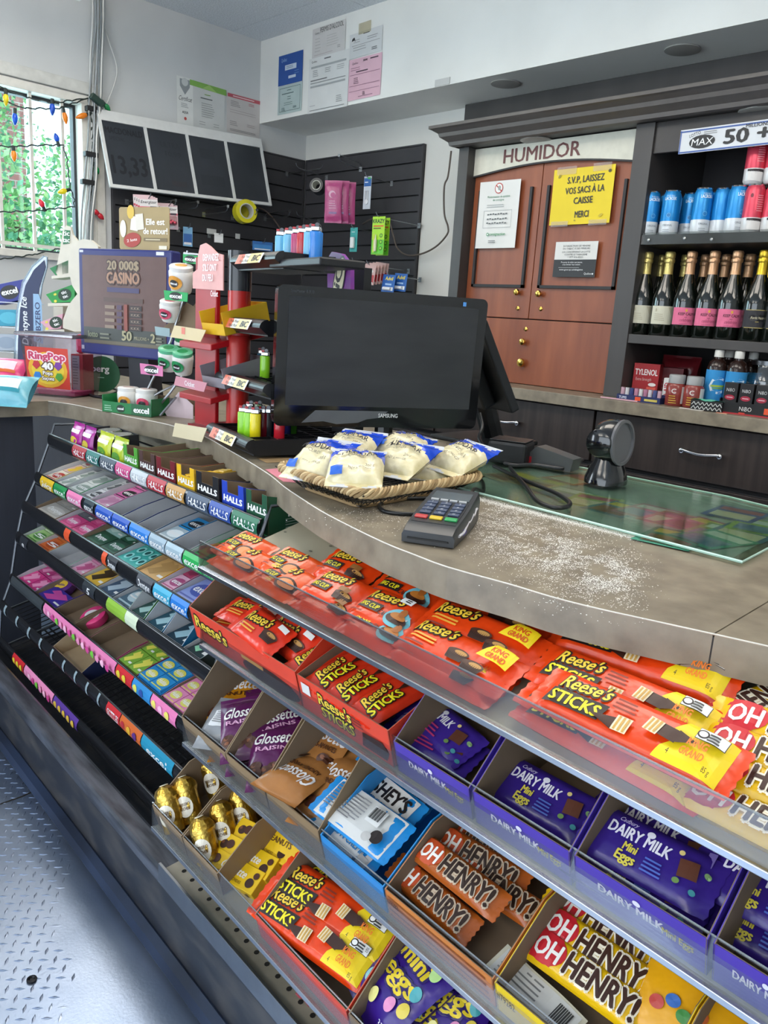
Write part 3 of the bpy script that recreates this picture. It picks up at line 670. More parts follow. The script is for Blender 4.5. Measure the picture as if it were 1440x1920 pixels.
# doors
def door(x0, x1, name='door'):
    d = cbx(name, cherry, x0, x1, YD - .001, YD + .019, 1.258, 1.962)
    tr = B(); w = .012
    a0, a1 = x0 + .035, x1 - .035; zb, zt = 1.385, 1.79
    for p in [(a0, a0 + w, zb, zt), (a1 - w, a1, zb, zt), (a0, a1, zb, zb + w)]:
        q, r = L(p[0], YD - .013, p[2]), L(p[1], YD - .001, p[3]); tr.box(q[0], r[0], q[1], r[1], q[2], r[2])
    tr.out('door_moulding', dkin, d)
    return d
dl = door(XC1 + .002, -2.075); dr = door(-2.072, XC2 - .002)
low = cbx('drawer', cherry, XC1 + .002, XC2 - .002, YD - .001, YD + .019, ZB + .002, 1.254)
def knob(par, px, py, r=.014):
    p = at_y(px, py, YD - .012); q = L(p.x, YD - .001, p.z)
    M3 = Matrix.Rotation(PI/2, 3, 'X')
    B().lathe([(.006, 0), (.006, .008), (r*.7, .010), (r, .016), (r*.85, .024), (r*.2, .027)], 14, c=q, M3=M3).out('knob', brass, par, smooth=50)
def keyhole(par, px, py):
    p = at_y(px, py, YD - .006); q = L(p.x, YD - .001, p.z)
    B().lathe([(.009, 0), (.009, .003), (.004, .005)], 12, c=q, M3=Matrix.Rotation(PI/2, 3, 'X')).out('keyhole', brass, par)
knob(dl, 970, 548); knob(dr, 1011, 551); keyhole(dl, 970, 578); keyhole(dr, 1013, 579)
keyhole(low, 985, 617); knob(low, 981, 641, .015); knob(low, 978, 680, .019)
# arched sign board
sg = B(); n = 20; top = [L(XC1 + (XC2 - XC1) * i / n, YD - .014, 1.962) for i in range(n + 1)]
arc = [L(XC1 + (XC2 - XC1) * i / n, YD - .014, 1.850 + .032 * math.sin(PI * i / n)) for i in range(n + 1)]
for i in range(n): sg.hexa([arc[i], arc[i+1], top[i+1], top[i]], [Vector(p) + Vector((0, .010, 0)) for p in (arc[i], arc[i+1], top[i+1], top[i])])
sgo = sg.out('sign_board', paint('#cfccbd', .5), cab)
pr = Print(lift=.0005); wS = XC2 - XC1
pr.text('HUMIDOR', 0, 0, .054, '#5e2b2a', w=.375, bold=.03)
pr.out(sgo, frame(L(-2.085, YD - .0145, 1.892), (1, 0, 0), y=(0, 0, 1)), name='lettering')
br_ = B()
for i in range(n):
    a, c = arc[i], arc[i+1]; br_.hexa([Vector(a) + Vector((0, -.004, -.006)), Vector(c) + Vector((0, -.004, -.006)), Vector(c) + Vector((0, -.004, .001)), Vector(a) + Vector((0, -.004, .001))], [Vector(a) + Vector((0, .004, -.006)), Vector(c) + Vector((0, .004, -.006)), Vector(c) + Vector((0, .004, .001)), Vector(a) + Vector((0, .004, .001))])
br_.out('sign_edge', dkin, cab)
# cornice: moulded profile along the front, mitred round the left end
prof = [(0, 0), (.018, .004), (.022, .018), (.034, .026), (.05, .036), (.055, .05), (.075, .062), (.085, .066), (.085, .078), (.0, .078)]
cr = B(); XR = -.2; zc = 1.962
def ring(path): return path
front = [[(x_, YP - .03 - d, zc + z) for d, z in prof] for x_ in (XR,)]
PA = [(XC0 - d, YB, zc + z) for d, z in prof]; PB = [(XC0 - d, YP - .03 - d, zc + z) for d, z in prof]; PC = [(XR, YP - .03 - d, zc + z) for d, z in prof]
k = len(prof); vs = [L(*p) for p in PA + PB + PC]
cr.add(vs, [(s*k + i, s*k + (i+1) % k, (s+1)*k + (i+1) % k, (s+1)*k + i) for s in range(2) for i in range(k)] + [tuple(range(k)), tuple(2*k + i for i in reversed(range(k)))])
cr.out('cornice', mk('cornice_paint', '#514c49', .42, var=.06), cor, bevel=0)
# recessed lights
def downlight(x, y, z, lab):
    t = thing('recessed_light', lab, 'light', loc=(x, y, z))
    B().lathe([(.058, -.006), (.066, -.004), (.066, 0), (.05, .0)], 28).out('trim_ring', paint('#a09e98', .4), t, smooth=40)
    B().lathe([(.05, -.003), (.044, .001), (.02, .002), (.001, .002)], 24).out('reflector', mk('reflector', '#b9b6ae', .25, metal=.4), t, smooth=40)
    B().lathe([(.012, -.004), (.014, 0), (.001, .001)], 14).out('bulb', plas('#d9d5ca', .2), t)
for px, py, z, lab in ((948, 156, ZS, 'round recessed light in the soffit above the cornice end'), (1280, 92, ZS, 'round recessed light in the soffit above the drink shelf'), (1424, 207, 1.966, 'round recessed light under the cornice over the drinks'), (1006, 262, 1.966, 'round recessed light under the cornice over the sign')):
    p = at_z(px, py, z); downlight(p.x, max(p.y, YP) if z < 2 else p.y, z - .001, lab)
for px in (955, 1012):
    p = at_y(px, 217, 2.95); 
tag(B().tube(spline([(-2.50, 2.92, 2.045), (-2.44, 2.9, 2.075), (-2.36, 2.95, 2.06), (-2.30, 2.9, 2.05)]), .007, 7).out('lamp_cord', plas('#d5d2c8', .4), smooth=60), 'white cord lying on top of the cabinet cornice', 'cord')
# papers on the doors
def on_door(px, py): return at_y(px, py, YD - .016)
def d_yel(p):
    for i, (t, y, w) in enumerate((('S.V.P, LAISSEZ', .157, .165), ('VOS SACS À LA', .117, .175), ('CAISSE', .078, .085), ('MERCI', .026, .062))): p.text(t, .139 + (.012 if i < 2 else .01), y, .024, '#23221a', w=w, bold=.05, rot=.02)
    tape(p, .06, .205, .09, .03); tape(p, .22, .207, .08, .03); tape(p, .05, .004, .08, .02); tape(p, .225, .004, .08, .02)
    p.ell(.03, .185, .008, .005, '#9a8a20', .8); p.ell(.255, .19, .007, .006, '#4a441c', .3); p.ell(.235, .03, .01, .005, '#c0a91e', .5); p.ell(.12, .015, .004, .003, '#9a8a20')
sheet('notice', 'yellow handwritten-style notice sheet taped on the right cherry door', 'notice', (-2.005, YD - .0165, 1.632), (1, 0, .005), (0, 0, 1), .276, .212, '#e3c92f', d_yel, curl=.001)
def d_wh(p):
    p.ell(.105, .245, .022, .022, '#b5443c'); p.ell(.105, .245, .018, .018, '#e4e3df'); p.rect(.105, .245, .036, .005, '#b5443c', rot=-.7); p.ell(.108, .246, .008, .01, '#9aa09c')
    p.text('Modernisation du système', .108, .207, .009, '#3a7d57', w=.12); p.text('de consigne', .108, .194, .009, '#3a7d57', w=.06); p.lines(.108, .178, .12, 2, .008, .0028, '#a5a7a5')
    for x, y, w, h in ((.11, .155, .15, .0012), (.11, .085, .15, .0012), (.035, .12, .0012, .07), (.185, .12, .0012, .07)): p.rect(x, y, w, h, '#8a8c8c')
    for i, y in enumerate((.135, .115, .098)): [p.rect(.06 + .014*k, y + .004 + .0012*((k*7 + i) % 3), .010, .005, '#55585a', sk=.3) for k in range(8)]
    p.text('consignaction', .12, .052, .012, '#3f8f5c', w=.085, bold=.03); p.ell(.068, .057, .007, .007, '#3f8f5c'); p.ell(.068, .057, .004, .004, '#e4e3df'); p.lines(.1, .03, .05, 2, .007, .003, '#777')
sheet('notice', 'white recycling notice sheet taped on the left cherry door', 'notice', (-2.385, YD - .0165, 1.548), (1, 0, 0), (0, 0, 1), .217, .275, '#dddcd8', d_wh, curl=.0015)
def d_bk(p):
    p.rect(.098, .034, .196, .068, '#1c1b1d')
    for t, y, w in (('INTERDICTION DE VENDRE', .117, .125), ('DU TABAC À DES MINEURS', .107, .125), ('LOI CONCERNANT LA LUTTE', .094, .13), ('CONTRE LE TABAGISME', .084, .105), ('1 877 416-8222', .074, .07)): p.text(t, .1, y, .0068, '#3a3a3a', w=w)
    p.text('Procurer du tabac aux jeunes,', .085, .055, .006, '#dcdcdc', w=.1); p.text("c'est limiter leur avenir.", .085, .046, .006, '#dcdcdc', w=.085); p.lines(.09, .037, .13, 1, .01, .0022, '#8a8a8a'); p.text('www.gouv.qc.ca/tabagisme', .085, .026, .0065, '#e4e4e4', w=.11); p.text('Québec', .165, .01, .008, '#dcdcdc', w=.035); p.rect(.187, .013, .006, .006, '#dcdcdc')
sheet('notice', 'white and black tobacco law sticker below the yellow notice', 'notice', (-1.962, YD - .0165, 1.43), (1, 0, 0), (0, 0, 1), .196, .137, '#d6d5d1', d_bk)
# ---------------------------------------------------------------- open shelves on the right
sh = thing('shelf_unit', 'dark open wall shelves with drinks and bottles right of the cabinet', 'shelf', loc=(-.9, YD, ZB))
SL = lambda x, y, z: (x + .9, y - YD, z - ZB)
def sbx(name, m, x0, x1, y0, y1, z0, z1, bevel=.002):
    a, c = SL(x0, y0, z0), SL(x1, y1, z1); return B().box(a[0], c[0], a[1], c[1], a[2], c[2]).out(name, m, sh, bevel=bevel)
sbx('back_panel', dkin, XC3, -.25, YB - .03, YB - .002, ZB, 1.965)
sbx('side_panel', dk, -.25, -.2, YP, YB - .002, ZB, 1.965)
sbx('shelf_board', dk, XC3, -.25, YP + .005, YB - .03, 1.545, 1.580)
sbx('shelf_board', dk, XC3, -.25, YP + .005, YB - .03, 1.188, 1.222)
lip = sbx('price_strip', clear('acrylic_clear', '#eef0ee', .05, .07), XC3 + .01, -.25, YP - .001, YP + .003, 1.545, 1.586, bevel=0)
for px, py in ((1217, 450), (1284, 447), (1335, 449)):
    p = at_y(px, py, YP); q = SL(p.x, YP - .002, p.z); B().lathe([(.004, 0), (.006, .004), (.002, .007)], 8, c=q, M3=Matrix.Rotation(PI/2, 3, 'X')).out('screw', metal('#d9d9d6', .3), sh)
hd = sbx('valance', mk('valance_panel', '#3a3736', .3, var=.05), XC3, -.25, YP + .01, YP + .025, 1.86, 1.966)
# lottery sign
ls = at_y(1278, 245, YP - .03)
def d_lot(p):
    p.rect(.26, .004, .52, .005, '#3d5a9a'); p.rect(.26, .071, .52, .005, '#3d5a9a'); p.rect(.003, .0375, .004, .075, '#3d5a9a')
    p.text('LOTTO', .055, .054, .011, '#2a2a2c', w=.04, rot=.25); p.ell(.082, .033, .046, .022, '#1d1d1f'); p.text('MAX', .082, .022, .022, '#e4e5e6', w=.075, bold=.02, shear=.1)
    p.lines(.115, .063, .06, 2, .006, .002, '#777'); p.text('50 +', .235, .017, .044, '#1d1d1f', w=.15, bold=.06); p.text('MILLIONS', .265, .06, .011, '#1d1d1f', w=.075, bold=.03); p.text('10', .37, .017, .044, '#1d1d1f', w=.07, bold=.06); p.text('MILLIONS', .46, .06, .011, '#1d1d1f', w=.075)
sheet('lottery_sign', 'long white lottery jackpot sign hung below the shelf cornice', 'sign', (-1.458, YP - .006, 1.845), (1, 0, .008), (0, 0, 1), .52, .078, '#d3d5d8', d_lot, thick=.004)
# ---------------------------------------------------------------- back counter with drawers
bc = thing('back_counter', 'back counter with a grey stone worktop over dark wood drawers', 'counter', loc=(-1.6, YB, 0))
CL = lambda x, y, z: (x + 1.6, y - YB, z)
def kbx(name, m, x0, x1, y0, y1, z0, z1, bevel=.002, par=bc):
    a, c = CL(x0, y0, z0), CL(x1, y1, z1); return B().box(a[0], c[0], a[1], c[1], a[2], c[2]).out(name, m, par, bevel=bevel)
kbx('worktop', stone, -3.0, -.1, 2.70, YB - .001, .935, ZB)
kbx('base', dkin, -2.95, -.1, 2.76, YB - .001, .0, .93, bevel=0)
kbx('recess', dkin, -2.95, -.1, 2.75, 2.76, .60, .72, bevel=0)
chrome = metal('#c9c9cb', .15)
for x0, x1, hx in ((-2.95, -2.42, -2.68), (-2.41, -1.605, -2.015), (-1.595, -.74, -1.165), (-.73, -.1, -.4)):
    d = kbx('drawer', wenge, x0, x1, 2.735, 2.76, .735, .928)
    a = CL(hx, 2.735, .835); hb = B()
    hb.tube(spline([(a[0] - .066, a[1], a[2] + .002), (a[0] - .066, a[1] - .022, a[2] + .004), (a[0], a[1] - .030, a[2] - .003), (a[0] + .066, a[1] - .022, a[2] + .004), (a[0] + .066, a[1], a[2] + .002)]), .0048, 8)
    for s_ in (-1, 1): hb.ball((a[0] + s_*.068, a[1] - .02, a[2]), .011, sc=(1, .7, 1))
    hb.out('handle', chrome, d, smooth=60)
    kbx('door', wenge, x0, x1, 2.735, 2.76, .08, .715)
# ---------------------------------------------------------------- cans
def can(label, cat, M, body, base, draw, group):
    t = thing('drink_can', label, cat, M=M, group=group); r = .0331
    B().lathe([(.024, 0), (.029, .003), (r, .012), (r, .050)], 24).out('can_bottom', mk('can_print', base, .3, metal=.1), t, smooth=50)
    B().lathe([(r, .050), (r, .136), (.0265, .153)], 24).out('can_body', mk('can_print', body, .28, metal=.35), t, smooth=50)
    B().lathe([(.0265, .153), (.0278, .157), (.025, .1565), (.023, .154)], 24).out('can_lid', metal('#c9cbce', .2), t, smooth=50)
    p = Print(wrap=r, lift=.0005); draw(p); p.out(t); return t
def d_lac(p): p.text('PURE EAU', 0, .134, .005, '#c9dcea', w=.026); p.text('LACROIX', 0, .122, .0105, '#e4edf4', w=.04, bold=.05); p.ell(0, .07, .008, .008, '#5ba6d8'); p.ell(0, .07, .006, .006, '#1d78b8'); p.text('ORIGINAL', 0, .032, .007, '#6b7680', w=.034); p.lines(0, .02, .03, 2, .006, .002, '#9aa2a8')
def d_red3(p): p.ell(-.02, .12, .005, .007, '#7d2c3a'); p.lines(.012, .12, .025, 8, .007, .0022, '#e79aa2'); p.poly([(-.022, .012), (.02, .008), (.024, .04), (-.024, .043)], '#d9d5d2'); p.poly([(-.026, .04), (.027, .037), (.026, .046), (-.026, .047)], '#2a2528')
proto = {}
def place(kind, maker, M, back=False):
    if kind not in proto: proto[kind] = maker(M); return proto[kind]
    o = dup(proto[kind], M)
    if back: o['label'] = o['label'] + ', behind the front row'; o['group'] = o['group'] + ', back row'
    return o
ZSH = 1.580
GB, GR = 'blue cans on the drink shelf', 'red cans on the drink shelf'
mkb = lambda M: can('tall blue and white can of sparkling water on upper shelf', 'can', M, '#1f86c9', '#d6dadd', d_lac, GB)
mkr = lambda M: can('tall red and white drink can at the end of the upper shelf', 'can', M, '#d2455a', '#d3d1d1', d_red3, GR)
def sx(px, y, z): return at_y(px, 0, y)
def xat(px, py, y): return at_y(px, py, y).x
for px, y, a in ((1219, 2.90, .12), (1257, 2.905, -.45), (1315, 2.90, .05), (1352, 2.93, 1.2), (1380, 2.90, .2)):
    place('blue', mkb, TR(xat(px, 400, y), y, ZSH, a + .75))
for px, y, a in ((1243, 2.985, 1.5), (1293, 2.985, .5), (1335, 2.99, 1.0), (1278, 3.06, 2), (1372, 3.06, 2)): place('blue', mkb, TR(xat(px, 400, y), y, ZSH, a), True)
for px, y in ((1411, 2.90), (1449, 2.91), (1434, 2.985), (1472, 2.98)):
    place('red', mkr, TR(xat(px, 400, y), y, ZSH, .7)); o_ = place('red', mkr, TR(xat(px + 4, 320, y + .004), y + .004, ZSH + .158, .5)); o_['label'] = 'tall red and white drink can stacked on another red can'; o_['group'] = 'stacked red cans'
# ---------------------------------------------------------------- sparkling wine bottles
bot_glass = mk('bottle_glass', '#0d120e', .06, var=.1, coat=.6)
def wine(label, M, foil, lab, draw, group, lh=(.045, .105)):
    t = thing('wine_bottle', label, 'bottle', M=M, group=group); r = .0435
    B().lathe([(.03, .003), (.041, 0), (r, .006), (r, .125), (.041, .145), (.032, .178), (.022, .207), (.0172, .225)], 28).out('glass_body', bot_glass, t, smooth=50)
    f = B(); pf_ = [(.0195, .208), (.0172, .228), (.0158, .262), (.0185, .266), (.019, .275), (.0165, .279), (.018, .283), (.0185, .297), (.016, .303), (.004, .305)]
    f.lathe(pf_, 22); rd = random.Random(4)
    f.v = [(x * (1 + .05 * rd.uniform(-1, 1) * (z > .262)), y * (1 + .05 * rd.uniform(-1, 1) * (z > .262)), z) for x, y, z in f.v]
    f.out('foil', foil, t, smooth=30)
    if lab:
        lb = B(); z0, z1 = lh
        lb.grid(lambda i, j: ((r + .0006) * math.sin((i - .5) * 2.3), -(r + .0006) * math.cos((i - .5) * 2.3), z0 + (z1 - z0) * j), 14, 1)
        lb.out('label_sheet', paper(lab), t)
    p = Print(wrap=r + .0006, lift=.0005); draw(p); p.out(t); return t
def d_cream(p): p.poly([(.012, .105), (.045, .105), (.045, .06), (.03, .048), (.028, .075)], '#b9b29a'); p.text('B', -.03, .088, .010, '#8a7f5c', w=.006); p.lines(-.015, .078, .04, 4, .007, .002, '#aaa389')
def d_keep(p): p.ell(0, .095, .004, .005, '#e0a83e'); p.text('KEEP CALM', 0, .078, .0095, '#5c1f33', w=.054, bold=.04); p.text('and', 0, .069, .005, '#5c1f33', w=.008); p.text('celebrate', 0, .056, .011, '#a0345c', w=.042, shear=.3); p.lines(0, .048, .04, 1, .01, .0015, '#b84a72')
def d_noir(p): p.rect(0, .105, .085, .002, '#b9a45e'); p.rect(0, .046, .085, .002, '#b9a45e'); p.ell(0, .078, .03, .012, '#0f0f10'); p.text('Forêt Noire', 0, .075, .0085, '#d9cfae', w=.046, shear=.15); p.lines(0, .066, .015, 1, .01, .0018, '#b9a45e')
gold, rose, ygold = mk('foil', '#cdbb74', .32, metal=.7, bump=.5, bs=160), mk('foil', '#c79c78', .32, metal=.7, bump=.5, bs=160), mk('foil', '#cfae35', .3, metal=.8, bump=.5, bs=160)
ZBS = 1.222
wk = {'cream': lambda M: wine('sparkling wine bottle with a cream label and pale gold foil', M, gold, '#cfccb8', d_cream, 'cream label bottles', (.042, .108)),
      'keep': lambda M: wine('sparkling wine bottle with a pink label and rose gold foil', M, rose, '#df6f92', d_keep, 'pink label bottles', (.044, .105)),
      'noir': lambda M: wine('sparkling wine bottle with a black label and yellow gold foil', M, ygold, '#2c2b30', d_noir, 'black label bottles', (.046, .105))}
for kind, px, y in (('cream', 1196, 2.91), ('cream', 1236, 2.91), ('keep', 1276, 2.905), ('keep', 1318, 2.905), ('keep', 1360, 2.905), ('noir', 1409, 2.90), ('noir', 1452, 2.90), ('cream', 1222, 3.02), ('cream', 1266, 3.02), ('keep', 1302, 3.02), ('keep', 1340, 3.02), ('keep', 1384, 3.02), ('noir', 1424, 3.03)):
    place('w' + kind, wk[kind], TR(xat(px, 630, y), y, ZBS, .62), y > 3)
# ---------------------------------------------------------------- medicines on the back counter
def at_c(px, y=2.80, py=760): return at_y(px, py, y).x
def carton(name, label, cat, M, w, d, h, col, draw, group=None, side=None):
    t = thing(name, label, cat, M=M, group=group)
    B().box(-w/2, w/2, -d/2, d/2, 0, h).out('carton', card(col), t, bevel=.001)
    p = Print(lift=.0006); draw(p, w, h); p.out(t, frame((0, -d/2, 0), (1, 0, 0), y=(0, 0, 1)))
    if side: p = Print(lift=.0006); side(p, d, h); p.out(t, frame((w/2, 0, 0), (0, 1, 0), y=(0, 0, 1)), name='side_print')
    return t
def d_tyl(p, w, h): p.text('TYLENOL', 0, h*.68, h*.16, '#e9e2e0', w=w*.86, bold=.05); p.text('Extra Strength', -w*.08, h*.52, h*.08, '#d9b7b2', w=w*.6); p.rect(w*.25, h*.2, w*.35, h*.3, '#d95a4a'); p.ell(w*.27, h*.42, w*.15, h*.05, '#e9e2e0')
carton('pill_box', 'red tablet box standing behind the row of small tubes', 'box', TR(at_c(1203, 2.93), 2.95, ZB, .25), .098, .07, .135, '#a3161e', d_tyl)
carton('pill_box', 'dark red box behind the bandage box', 'box', TR(at_c(1245, 2.98), 3.02, ZB, .2), .09, .06, .125, '#6e1a20', lambda p, w, h: p.lines(0, h*.6, w*.7, 3, .015, .004, '#8d4a4c'))
bgm, bz = pouch_mesh(.16, .17, .08, seed=5)
t = thing('candy_bag', 'red crinkled bag standing at the back of the lower shelf', 'bag', M=frame((at_c(1262, 3.1), 3.12, ZB), (1, 0, 0), y=(0, 0, 1)))
bgm.out('pouch', film('#7a2028'), t, smooth=60)
def d_band(p, w, h): p.text('BAND-AID', 0, h*.5, w*.5, '#b0283a', w=h*.7, bold=.05, rot=PI/2) if 0 else p.rect(-w*.2, h*.5, w*.5, h*.96, '#dcdcda').text('D-AID', -w*.1, h*.5, .02, '#b0283a', w=.055, rot=PI/2, bold=.05).rect(w*.32, h*.6, w*.3, h*.5, '#27458f')
carton('bandage_box', 'white and blue adhesive bandage box beside the vitamin jars', 'box', TR(at_c(1254, 2.9), 2.905, ZB, .25), .06, .03, .09, '#dcdcda', d_band)
# tray of small tubes
tt = thing('tube_tray', 'dark blue tray of small striped antacid rolls on back counter', 'tray', M=TR(at_c(1202, 2.79), 2.79, ZB, .05))
tb = B(); tb.box(-.085, .085, -.035, .035, 0, .004); tb.box(-.085, .085, -.035, -.033, .004, .022); tb.box(-.085, .085, .033, .035, .004, .03); tb.box(-.085, -.083, -.033, .033, .004, .022); tb.box(.083, .085, -.033, .033, .004, .022)
tb.out('tray', card('#232d5e'), tt)
p = Print(lift=.0005); p.text('TUMS', -.06, .007, .009, '#cfd3e6', w=.03, bold=.05).rect(-.075, .002, .15, .004, '#d9a9b8').rect(.0, .011, .022, .014, '#e0542a').rect(.05, .01, .05, .008, '#c9b85a'); p.out(tt, frame((0, -.0352, 0), (1, 0, 0), y=(0, 0, 1)))
for k in range(9):
    c_ = ['#c9a3b2', '#d9d6da', '#3c4a82', '#c58aa2', '#dadada', '#b57a96', '#d0c9d2', '#4a568a', '#c9a3b2'][k]
    t = thing('antacid_roll', 'small striped antacid roll standing in the blue tray', 'roll', M=TR(*(tt.matrix_world @ Vector((-.072 + k*.018, -.015, .004)))), group='antacid rolls in the tray')
    B().lathe([(.0075, 0), (.0078, .001), (.0078, .043), (.006, .044)], 10, mats=[0, 0, 1]).out('roll_wrap', [card(c_), metal('#c9c9cc', .3)], t, smooth=50)
# vitamin jars
for k, px in enumerate((1263, 1297)):
    t = thing('vitamin_jar', 'clear jar of red vitamin tablets with grey cap', 'jar', M=TR(at_c(px, 2.79), 2.79, ZB, .6), group='vitamin jars')
    B().lathe([(.03, 0), (.034, .004), (.034, .072), (.028, .08)], 22).out('jar_body', plas('#8c3a34', .2), t, smooth=50)
    B().lathe([(.029, .08), (.029, .108), (.026, .111)], 22).out('cap', plas('#9a9b9c', .35), t, smooth=50)
    p = Print(wrap=.0342, lift=.0006); p.rect(.03, .04, .028, .06, '#d9d9d7', n=6).text('C', -.012, .046, .016, '#e6dcd8', w=.015, bold=.05).lines(-.012, .036, .03, 4, .008, .003, '#c9a03a'); p.out(t)
# tall blue bottles
for k, (px, y) in enumerate(((1334, 2.865), (1372, 2.86), (1353, 2.945), (1398, 2.945))):
    t = thing('tonic_bottle', 'tall brown bottle with a bright blue label and white cap', 'bottle', M=TR(at_c(px, y), y, ZB, .55), group='blue label bottles')
    B().lathe([(.03, 0), (.034, .005), (.034, .145), (.028, .165), (.0155, .175), (.0155, .182)], 22).out('bottle_body', plas('#2b1c18', .12), t, smooth=50)
    B().lathe([(.0165, .182), (.0165, .205), (.0145, .207)], 18).out('cap', plas('#cfcdc8', .4), t, smooth=50)
    lb = B().grid(lambda i, j: (.0345 * math.sin((i - .5) * 4.4), -.0345 * math.cos((i - .5) * 4.4), .012 + .125 * j), 20, 1).out('label_sheet', paper('#2f8fce'), t)
    p = Print(wrap=.0346, lift=.0006); p.text('C', 0, .055, .058, '#dceaf4', w=.05, bold=.02).rect(.006, .082, .05, .007, '#a9c23e', n=6).rect(.008, .074, .04, .004, '#7fb04a', n=6); p.out(t)
# woven box of masks
wv = thing('tissue_box', 'small black and white zigzag box with mint tissue on top', 'box', M=TR(at_c(1329, 2.755), 2.752, ZB, .05))
B().box(-.055, .055, -.022, .022, 0, .034).out('box_body', card('#1b1b1d'), wv, bevel=.002)
p = Print(lift=.0005)
for i in range(7):
    for j in range(2): p.poly([(-.052 + i*.015, .004 + j*.014), (-.044 + i*.015, .015 + j*.014), (-.041 + i*.015, .015 + j*.014), (-.049 + i*.015, .004 + j*.014)], '#cfd2cf'); p.poly([(-.044 + i*.015, .015 + j*.014), (-.037 + i*.015, .004 + j*.014), (-.034 + i*.015, .004 + j*.014), (-.041 + i*.015, .015 + j*.014)], '#cfd2cf')
p.out(wv, frame((0, -.0222, 0), (1, 0, 0), y=(0, 0, 1)))
B().grid(lambda i, j: (-.058 + .116*i, -.024 + .048*j, .036 + .004*math.sin(i*9)*math.cos(j*5)), 10, 5).out('tissue', paper('#5fb89c'), wv)
# black nicotine boxes
nb = thing('vape_tray', 'black display tray with red base holding small black boxes', 'tray', M=TR(at_c(1420, 2.80), 2.795, ZB, .05))
q = B(); q.box(-.11, .11, -.045, .045, 0, .005); q.out('base', card('#a3242c'), nb)
q = B(); q.box(-.11, .11, -.045, -.043, .005, .04); q.box(-.11, .11, .043, .045, .005, .06); q.box(-.11, -.108, -.043, .043, .005, .05); q.box(.108, .11, -.043, .043, .005, .05); q.out('tray', card('#18181a'), nb)
p = Print(lift=.0005); p.text('NiBO', -.02, .014, .014, '#e2e0de', w=.04, bold=.02).rect(-.03, .006, .02, .005, '#c23a2a').rect(.055, .02, .03, .02, '#e0542a'); p.out(nb, frame((0, -.0452, 0), (1, 0, 0), y=(0, 0, 1)))
def d_nibo(p, w, h): p.text('NiBO', 0, h*.7, h*.11, '#cfcfcf', w=w*.6); p.ell(0, h*.5, w*.36, h*.09, '#a3243c'); p.rect(0, h*.5, w*.45, h*.03, '#e0b7be'); p.ell(-w*.15, h*.16, w*.13, w*.13, '#b9b9b9'); p.ell(w*.17, h*.16, w*.13, w*.13, '#b9b9b9')
for k in range(4):
    M = nb.matrix_world @ TR(-.08 + k*.052, -.012, .0055, 0)
    carton('vape_box', 'small black box with a red oval standing in the black tray', 'box', M, .045, .05, .098, '#1c1a1c', d_nibo, group='black boxes in the tray')
gl = thing('glass_jar', 'clear round jar lying behind the black boxes', 'jar', M=TR(at_c(1425, 2.92), 2.93, ZB))
B().lathe([(.05, 0), (.06, .01), (.062, .12), (.05, .15), (.048, .165)], 24).out('jar_body', clear('jar_clear', '#cfd0cc', .05, .12), gl, smooth=50)
B().lathe([(.052, .165), (.053, .18), (.04, .185)], 24).out('lid', metal('#8d9094', .3), gl, smooth=50)
B().lathe([(.045, .004), (.052, .01), (.052, .09), (.02, .1)], 16).out('sweets', mk('mixed_sweets', '#5a4a48', .5, h2='#8a7a78', ns=80), gl)
for k, (px, y, w) in enumerate(((1285, 2.72, .05), (1305, 2.71, .04), (1352, 2.712, .035))):
    tag(B().box(-w/2, w/2, -.009, .009, 0, .0015).out('price_tag', paper(['#e2dcd6', '#d8d4ce', '#e09a80'][k]), M=TR(at_c(px, y, 768), y + .01, ZB + .0002, .2)), ['white price slip by the jars', 'short white price slip lying on the counter edge', 'orange and white price slip by the zigzag box'][k] + ' on the back counter', 'price tag')
# ================================================================== FRONT COUNTER
ZT = .91
TH = math.radians(-3)
U = Vector((math.cos(TH), math.sin(TH), 0)); V = Vector((-math.sin(TH), math.cos(TH), 0))
def uv(u, v, z): return U * u + V * v + Vector((0, 0, z))
cn = thing('service_counter', 'long curved shop counter with a grey stone-look worktop', 'counter', loc=(-1.3, 1.2, 0))
CO = Vector((-1.3, 1.2, 0))
epx = [(90, 752), (136, 758), (192, 770), (240, 781), (293, 791), (330, 800), (385, 819), (430, 844), (468, 866), (507, 891), (534, 913), (565, 934), (601, 957), (648, 982), (718, 1016), (773, 1038), (840, 1063), (953, 1094), (1036, 1119), (1119, 1140), (1200, 1158), (1337, 1188)]
edge = spline([at_z(x, y, ZT) for x, y in epx], 3)
s0, s1 = at_z(1337, 1188, ZT), at_z(1440, 1127, ZT)
dseam = (s1 - s0).normalized(); sb = s0 + dseam * .78
a2 = at_z(1440, 1211, ZT); d2 = (a2 - s0).normalized(); far = s0 + d2 * .9
main = [(p.x, p.y) for p in edge] + [(sb.x, sb.y), (-3.3, 1.66), (-3.3, -1.2), (edge[0].x - .03, -1.2)]
off = dseam.cross(Vector((0, 0, 1))) * .0016
g0, g1 = s0 + d2 * .0018, sb + d2 * .0018
second = [(g0.x, g0.y), (far.x, far.y), (far.x + dseam.x*.78, far.y + dseam.y*.78), (g1.x, g1.y)]
for pts in (main, second):
    B().prism([(x - CO.x, y - CO.y) for x, y in pts], ZT - .045, ZT).out('worktop', stone, cn)
B().tube([p - CO + Vector((0, 0, -.0004)) for p in edge] + [s0 - CO + Vector((0, 0, -.0004)), far - CO + Vector((0, 0, -.0004))], .0011, 4).out('worn_edge', paint('#cfcabf', .6), cn)
